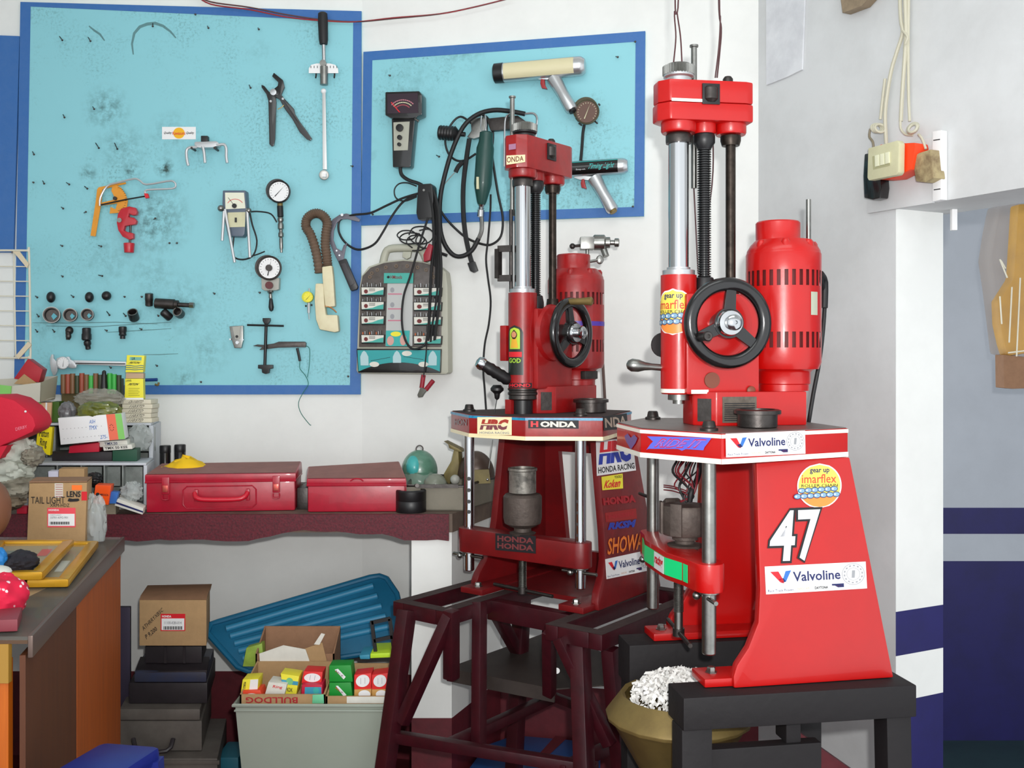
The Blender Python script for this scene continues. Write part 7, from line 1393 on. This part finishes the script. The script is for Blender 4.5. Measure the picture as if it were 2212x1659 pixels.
t, mp = pb('lower yellow PISTON box standing on the flat ring boxes', [(270, 818), (309, 818), (310, 866), (269, 866)], 3.01, YEL, .045, z=zp); text('PISTON', sub(mp, .15, .70, .80, .80), INKB, t, .03, .2); shape(mp, rect(0, 0, 1, .14), WHITE, t, 'print'); text('LNWR', sub(mp, .05, .86, .36, .96), mat('ink_olive', (120, 120, 40), .5), t, .02)
for q in range(5): shape(mp, rect(.2, .24 + q * .08, .8 - .06 * (q % 2), .255 + q * .08), mat('ink_olive', (120, 120, 40)), t, 'print')
zq = P(0, 818, 3.01).z + .0005
t, mp = pb('plain tan box squeezed between the two yellow piston boxes', [(272, 805), (310, 806), (310, 818), (271, 818)], 3.015, mat('tan_box', (190, 160, 130), .6), .04, z=zq); zq = P(0, 805, 3.015).z + .0008
t, mp = pb('upper yellow PISTON box with wavy blue stripes at the top of the pile', [(274, 767), (312, 768), (309, 804), (271, 804)], 3.01, YEL, .045, z=zq); text('PISTON', sub(mp, .12, .50, .84, .62), INKB, t, .03, .2); shape(mp, rect(.18, .70, .85, .90), mat('print_mint', (120, 180, 160), .5), t, 'print'); text('LR', sub(mp, .3, .73, .5, .87), INKB, t)
for q in range(3):
    mb = MB()
    for k in range(12): f_ = lambda u: .14 + q * .11 + .02 * math.sin(u * 9); u0 = k / 12; u1 = (k + 1) / 12; mb.quad(mp(u0, f_(u0)), mp(u1, f_(u1)), mp(u1, f_(u1) + .04), mp(u0, f_(u0) + .04))
    part('wave_print', mb, mat('wave_blue', (30, 100, 130), .5), t)
# green brown carton of plugs behind
t, mp = pb('open carton of green and brown plug packets behind the plastic bag', [(132, 818), (262, 818), (262, 912), (134, 912)], 3.06, mat('carton_olive', (96, 84, 50), .6, var=.4, vscale=40), .05, z=zu + .0005)
random.seed(9)
for i in range(13):
    x = 133 + i * 10; m_ = [mat('pk_brown', (120, 84, 54), .5), mat('pk_green', (60, 170, 70), .5), mat('pk_rust', (150, 70, 50), .5), mat('pk_dark', (50, 60, 34), .5)][[0, 2, 0, 3, 2, 0, 1, 0, 3, 3, 1, 1, 3][i]]
    mb = MB(); mb.cyl(P(x + 4, 850, 3.05), P(x + 4, 808 + random.uniform(-2, 4), 3.05), .0075, seg=10); part('packet', mb, m_, t)
mb = MB(); mb.cyl(P(225, 838, 3.04), P(225, 806, 3.04), .011, .006, 12); mb.ball(P(225, 804, 3.04), .006); part('black_knob', mb, BLACK, t)
# boxes at far left
t, mp = pb('orange and green taped box under the grey white carton at the left', [(50, 869), (112, 870), (110, 913), (52, 914)], 2.99, mat('taped_box', (206, 160, 120), .3), .08, z=zu + .0005); shape(mp, rect(.4, 0, .62, 1), mat('tape_green', (130, 200, 100), .3), t, 'tape'); shape(mp, rect(.78, 0, .84, 1), WHITE, t, 'tape')
mb = fbox(113, 868, 128, 912, 3.0, .06); solo('green_box', 'narrow dark green box beside the taped box', 'box', mb, mat('green_dark', (60, 96, 20), .5), CL)
t = thing('white_carton', 'shallow open grey white carton holding the red box at the upper left of the pile', 'carton', P(70, 870, 3.0)); GW = mat('carton_greywhite', (196, 192, 178), .6)
A_ = [P(24, 834, 2.96), P(88, 826, 2.96), P(86, 869, 2.96), P(20, 861, 2.96)]; mb = MB(); mb.prism(A_, (0, .003, 0)); part('front_wall', mb, GW, t)
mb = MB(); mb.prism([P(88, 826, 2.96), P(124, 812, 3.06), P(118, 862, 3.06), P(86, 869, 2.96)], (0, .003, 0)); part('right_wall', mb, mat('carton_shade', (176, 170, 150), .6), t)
mb = MB(); mb.prism([P(-20, 820, 3.07), P(124, 812, 3.06), P(118, 862, 3.06), P(-20, 862, 3.07)], (0, .003, 0)); part('back_wall', mb, GW, t); mb = MB(); mb.prism([P(-10, 860, 2.97), P(86, 868, 2.965), P(118, 860, 3.05), P(-10, 858, 3.06)], (0, 0, .003)); part('bottom', mb, GW, t)
mb = MB(); mb.prism([P(-30, 828, 2.955), P(24, 834, 2.955), P(22, 862, 2.955), P(-30, 866, 2.955)], (0, .004, 0)); part('green_end', mb, mat('tape_green', (130, 200, 100)), t)
D = 2.99; t, mp = pb('red box tipped on its corner in the grey white carton', [(30, 818), (60, 775), (92, 798), (84, 826)], D, mat('red_box', (170, 20, 36), .45), .06); mb = MB(); mb.prism([P(x, y, D - .002) for x, y in ((30, 829), (52, 808), (80, 828), (70, 832))], (0, .002, 0)); part('tan_inside', mb, CARD, t)
# white card box with orange and green tape and the bag of rings
t, mp = pb('white card box with orange and green end tape and blue handwriting', [(125, 903), (262, 893), (270, 948), (131, 961)], 2.84, WHITE, .07)
shape(mp, rect(.76, .0, .90, 1), mat('tape_orange', (236, 110, 80), .3), t, 'tape'); shape(mp, rect(.90, 0, 1.0, 1), mat('tape_green', (130, 200, 100)), t, 'tape')
for q in range(8):
    a = q * .785; shape(lambda u, v: mp(u, v) + V((0, -.0005, 0)), ell(.82 + .03 * math.cos(a), .48 + .12 * math.sin(a), .006, .02, 6), INKB, t, 'print')
text('ASH', sub(mp, .48, .70, .58, .84), INKBL, t, 0, .1); text('TMX', sub(mp, .46, .46, .60, .62), INKBL, t, 0, .1); text('275-', sub(mp, .62, .08, .74, .22), INKBL, t, 0, .1)
for q in range(22): shape(mp, rect(.06 + (q % 11) * .06, .56 if q < 11 else .20, .066 + (q % 11) * .06, .585 if q < 11 else .225), INKB, t, 'print')
crumple('olive_bag', 'clear bag stuffed with olive green ring packets on top of the white card box', 'bag', P(215, 888, 2.87), .062, .035, .030, mat('bag_olive', (110, 116, 40), .35, var=.6, vscale=60, dark=(50, 60, 20), coat=.5, bump=.6, bscale=40), 21, .10)
crumple('clear_bag_top', 'crumpled transparent plastic draped over the olive bag', 'bag', P(215, 862, 2.93), .070, .035, .030, mat('bag_hazy', (176, 172, 160), .25, alpha=.42, bump=.8, bscale=26), 22, .14)
crumple('grey_parts_bag', 'small clear bag of dark parts at the left end of the white card box', 'bag', P(145, 888, 2.88), .024, .02, .028, mat('bag_greyparts', (110, 108, 110), .3, var=.6, vscale=70, coat=.4), 23, .1)
# items on the lower tier
zl_ = zl + .0006
t, mp = pb('yellow box with black handwriting leaning at the left of the lower tier', [(82, 922), (113, 923), (108, 984), (76, 975)], 2.85, mat('bright_yellow_box', (240, 220, 20), .45), .03); text('Piston\nRing', sub(mp, .15, .2, .8, .9), INKB, t)
t, mp = pb('flat red box under the white card box', [(150, 964), (214, 956), (214, 976), (148, 979)], 2.87, mat('flat_red', (190, 16, 50), .45), .06)
t, mp = pb('upper flat white box marked TMX at the right of the red box', [(212, 954), (274, 951), (276, 963), (216, 966)], 2.88, PAPER, .06); text('TMX.50', sub(mp, .2, .3, .65, .8), INKN, t)
t, mp = pb('lower flat white box marked TMX 50 with a tilted end', [(222, 964), (284, 960), (286, 970), (224, 974)], 2.865, PAPER, .06); text('TMX 50 KEE', sub(mp, .06, .25, .85, .8), INKB, t)
t, mp = pb('dark green flat box on the lower tier', [(243, 973), (296, 971), (296, 990), (243, 990)], 2.87, mat('box_forest', (20, 72, 50), .5), .07, z=zl_)
t, mp = pb('long black tray of small parts at the front of the lower tier', [(112, 976), (242, 976), (242, 990), (112, 990)], 2.88, DC1, .06, z=zl_)
crumple('plastic_parts_bag', 'clear plastic bag of parts in the right end of the upper tier', 'bag', P(302, 945, 2.96), .036, .02, .04, mat('bag_clear', (190, 196, 194)), 31, .15, base=zl + .001)
# items in front of the lower tier
t, mp = pb('bright orange box with black maker mark in front of the cabinet', [(206, 1048), (240, 1049), (234, 1091), (201, 1087)], 2.70, ORAN, .05); shape(mp, ell(.22, .5, .12, .1), INKB, t, 'print'); text('MIKASA', sub(mp, .38, .45, .92, .56), INKB, t)
t, mp = pb('small blue printed box right of the orange box', [(240, 1062), (256, 1064), (250, 1088), (235, 1088)], 2.715, INKBL, .03)
t, mp = pb('flat white box with navy stripe tilted at the edge of the bench beside the toolbox', [(254, 1077), (310, 1098), (308, 1112), (247, 1092)], 2.72, PAPER, .06); shape(mp, rect(0, .3, 1, .55), INKN, t, 'print')
t, mp = pb('flat white box on top of the tilted one', [(259, 1069), (300, 1068), (300, 1077), (260, 1078)], 2.80, PAPER, .05)
t, mp = pb('plain brown carton with an open top behind the TAIL LIGHT carton', [(127, 1013), (182, 1013), (182, 1044), (127, 1044)], 2.72, CARD, .05, z=BZ + .001)
t, mp = pb('rounded white box left of the plain brown carton', [(104, 1018), (126, 1018), (126, 1044), (104, 1044)], 2.73, mat('box_lilac', (206, 204, 222), .5), .04, z=BZ + .001)
crumple('black_bag', 'small black plastic lump in front of the lower tier', 'bag', P(204, 1034, 2.79), .022, .02, .018, BLACK, 33, .12)
crumple('grey_parts_bag', 'clear bag of grey parts in the right bay of the lower tier', 'bag', P(285, 1062, 2.77), .030, .02, .028, mat('bag_clear', (190, 196, 194)), 35, .15)
t, mp = pb('small red box peeping out left of the TAIL LIGHT carton', [(36, 1094), (58, 1095), (58, 1110), (36, 1110)], 2.74, mat('flat_red', (190, 16, 50)), .03)
mb = fbox(200, 1090, 250, 1113, 2.745, .05); solo('paper_stack', 'low pile of folded grey papers at the bench edge under the orange box', 'papers', mb, mat('paper_grey', (150, 140, 120), .8, var=.5, vscale=60, grain=(2, 2, 60)))
# red cap and rag heap at the very left
t = thing('baseball_cap', 'bright red baseball cap lying on the rag heap at the left edge', 'cap', P(-10, 985, 2.62)); RCP = mat('cap_red', (206, 16, 50), .7, bump=.2, bscale=60)
mb = MB(); mb.prism([P(x, y, 2.62) for x, y in [(-80, 858), (0, 856), (30, 864), (55, 882), (72, 902), (77, 920), (70, 934), (40, 948), (0, 965), (-80, 980)]], (.0, .10, .004)); part('crown', mb, RCP, t, bevel=.02); text('DERBY', plq(fplane(2.62), [(33, 924), (58, 918), (59, 924), (34, 931)], .0015), mat('cap_stitch', (230, 120, 140), .6), t)
mb = MB(); mb.ball(P(55, 889, 2.618), .003); part('eyelet', mb, WHITE, t); mb = MB(); mb.prism([P(x, y, 2.625) for x, y in [(-60, 976), (0, 964), (16, 962), (0, 990), (-60, 1010)]], (0, .06, 0)); part('brim', mb, RCP, t)
random.seed(15)
RG = mat('rag_white', (196, 200, 188), .8, bump=.5, bscale=24, var=.35, vscale=18, dark=(120, 116, 100))
for i, (x, y, rx, rz, lab, m_) in enumerate(((30, 975, .062, .045, 'upper white rag of the heap just below the red cap', RG), (15, 1010, .075, .05, 'large white plastic sheet in the middle of the rag heap', RG), (40, 1050, .055, .035, 'crumpled grey plastic bag low in the rag heap', mat('rag_grey', (150, 144, 128), .5, var=.5, vscale=30, bump=.6, bscale=40)), (10, 1078, .060, .032, 'brownish rag at the bottom of the heap', mat('rag_brown', (130, 116, 96), .8, var=.5, vscale=30, bump=.5)), (72, 985, .022, .03, 'small grey bag wedged against the yellow box', mat('rag_grey', (150, 144, 128))))):
    crumple('rag', lab, 'rag', P(x, y, 2.70), rx, .05, rz, m_, 40 + i, .13, 'rag heap at the left edge')
# ---------------- right wall fixtures ----------------
def rp(x, y, off=0): return RW.at(x, y, off)
def rpoly(mb, pts, off, th): mb.prism([rp(x, y, off) for x, y in pts], -RW.n * th); return mb
mb = MB(); rpoly(mb, [(1655, -40), (1739, -40), (1732, 150), (1700, 166), (1655, 184)], .006, .005); solo('patched_panel', 'peeling pale panel patch at the top of the right wall near the corner', 'panel', mb, mat('patch_pale', (224, 226, 230), .7, var=.3, vscale=8, dark=(150, 150, 160)))
mb = MB(); rpoly(mb, [(1812, -30), (1900, -30), (1862, 12), (1820, 28)], .03, .028); solo('brown_box_corner', 'corner of a brown grey box at the top edge of the right wall', 'box', mb, mat('box_taupe', (150, 132, 108), .6, var=.4, vscale=30))
t = thing('mounting_board', 'white wooden backing board with ledge behind the switches above the doorway', 'board', rp(1950, 458, .01))
mb = MB(); rpoly(mb, [(1876, 330), (2014, 296), (2014, 438), (1873, 461)], .010, .009); part('backboard', mb, WALLG, t, bevel=.001); mb = MB(); rpoly(mb, [(2014, 284), (2033, 281), (2033, 431), (2014, 436)], .022, .02); part('end_strip', mb, WHITE, t, bevel=.001)
mb = MB(); rpoly(mb, [(2016, 302), (2030, 300), (2030, 302), (2016, 304)], .0228, .0008); rpoly(mb, [(2017, 409), (2031, 407), (2031, 409), (2017, 411)], .0228, .0008); part('saw_cut', mb, INKB, t)
mb = MB(); rpoly(mb, [(1867, 332), (1880, 330), (1898, 335), (1903, 405), (1900, 428), (1885, 432), (1866, 428), (1864, 380)], .045, .03); t = solo('black_breaker', 'black breaker box hanging left of the cream switch plate', 'switch box', mb, BLKG, bevel=.004)
t = thing('light_switch', 'cream three-gang light switch plate with an orange junction box on the right wall', 'light switch', rp(1910, 385, .02))
mb = MB(); rpoly(mb, [(1900, 312), (1975, 308), (1977, 318), (1968, 366), (1930, 385), (1900, 388)], .060, .045); part('junction_box', mb, mat('junction_orange', (240, 66, 20), .45), t, bevel=.003)
sp = [(1875, 320), (1938, 303), (1942, 310), (1941, 372), (1936, 378), (1876, 390), (1873, 384)]
mb = MB(); rpoly(mb, sp, .085, .020); part('plate', mb, CREAM, t, bevel=.003)
mb = MB(); rpoly(mb, [(1884, 338), (1920, 328), (1922, 357), (1886, 366)], .0862, .002); part('rocker_frame', mb, mat('cream_dark', (170, 168, 130), .5), t)
for i in range(3):
    x = 1889 + i * 11; y = 336 - i * 3; mb = MB(); rpoly(mb, [(x, y), (x + 9, y - 2.4), (x + 9.5, y + 22), (x + .5, y + 24.5)], .089, .004); part('rocker', mb, mat('cream_light', (226, 226, 196), .4), t, bevel=.001)
mb = MB(); rpoly(mb, [(1970, 340), (1985, 330), (2010, 322), (2016, 384), (1998, 394), (1978, 392)], .05, .04); t = solo('taped_box', 'brown and white taped socket box right of the orange junction box', 'socket box', mb, mat('taped_tan', (176, 160, 120), .6, var=.7, vscale=26, dark=(90, 60, 40)), bevel=.003)
WC = mat('conduit_white', (196, 192, 172), .5)
def rtube(pts, r, off=.02, m=WC, nm='cord', t=None): mb = MB(); mb.tube([rp(p[0], p[1], p[2] if len(p) > 2 else off) for p in pts], r, 8, 4); return part(nm, mb, m, t)
t = thing('hanging_cable', 'bundle of white cords running down the right wall to the switches', 'cord', rp(1950, 200, .02))
rtube([(1944, -560), (1944, -300), (1944, -30), (1946, 40), (1950, 70), (1938, 110), (1926, 150), (1917, 200), (1912, 250), (1915, 318)], .0048, .02, WC, 'left_cord', t); rtube([(1955, -560), (1955, -300), (1955, -30), (1957, 60), (1956, 100), (1952, 160), (1948, 220), (1946, 262)], .0050, .02, WC, 'middle_cord', t); rtube([(1963, -560), (1963, -300), (1963, -30), (1962, 80), (1962, 160), (1963, 220), (1965, 262)], .0035, .015, WC, 'right_cord', t); rtube([(1912, 170), (1906, 220), (1902, 258)], .0040, .02, WC, 'short_cord', t)
rtube([(1950, 66), (1960, 80), (1955, 95)], .003, .028, WC, 'knot', t); rtube([(1945, 262), (1946, 278), (1956, 290), (1972, 292)], .003, .03, WC, 'tail', t); rtube([(1984, 290), (1992, 300), (2000, 322)], .003, .03, WC, 'tail', t)
t = thing('cord_coil', 'small coil of cream cord right above the taped socket box', 'cord', rp(1972, 290, .03))
for k in range(4): mb = MB(); mb.torus(rp(1972, 277, .03 + .006 * k), RW.n + V((.3, 0, .3)), .0135 - .001 * k, .0032, 24, 8); part('turn', mb, WC, t)
t = thing('cord_coil', 'small coil of cream cord left, above the black breaker', 'cord', rp(1895, 290, .03))
for k in range(3): mb = MB(); mb.torus(rp(1893 + k * 4, 277, .03), RW.n + V((.9, 0, .2)), .012, .0032, 24, 8); part('turn', mb, WC, t)
rtube([(1880, 278), (1878, 295), (1886, 308), (1887, 330)], .003, .03, mat('cord_dirty', (130, 120, 100), .5), 'tail', t)
# peg under the lintel and plastic-wrapped yellow thing in the next room
mb = MB(); p = P(2063, 452, 2.48); mb.box((p.x - .007, p.y, P(0, 497, 2.48).z), (p.x + .006, p.y + .012, .3615)); solo('wooden_peg', 'small white wooden peg under the doorway beam', 'peg', mb, WHITE, bevel=.001)
t = thing('wrapped_parts', 'amber part in a clear bag hanging in the far room at the right edge', 'wrapped part', P(2190, 840, 3.3))
YG = mat('part_amber', (236, 176, 20), .35, var=.3, vscale=6, dark=(120, 80, 20)); D = 3.3
mb = MB(); mb.prism([P(x, y, D + .02) for x, y in [(2200, 440), (2235, 440), (2240, 760), (2178, 770), (2170, 745), (2160, 700), (2158, 650), (2190, 600)]], (0, .06, 0)); part('amber_part', mb, YG, t, bevel=.01)
mb = MB(); mb.prism([P(x, y, D) for x, y in [(2162, 440), (2215, 438), (2250, 438), (2250, 775), (2168, 766), (2160, 700), (2150, 620), (2141, 560), (2150, 500)]], (0, .10, 0)); part('clear_bag', mb, mat('bag_brownish', (170, 150, 130), .18, alpha=.28, bump=1.0, bscale=12), t, bevel=.012)
for q in ([(2160, 640), (2164, 700)], [(2172, 580), (2160, 560), (2176, 600)], [(2186, 620), (2180, 740)], [(2204, 600), (2196, 770)], [(2178, 762), (2212, 758)]): mb = MB(); mb.tube([P(x, y, D - .003) for x, y in q], .0025, 6, 3); part('crease_highlight', mb, mat('crease', (232, 226, 206), .15), t)
mb = MB(); mb.prism([P(x, y, D + .01) for x, y in [(2168, 766), (2250, 775), (2250, 838), (2188, 840), (2169, 838)]], (0, .06, 0)); part('brown_card_base', mb, CARDD, t, bevel=.003)
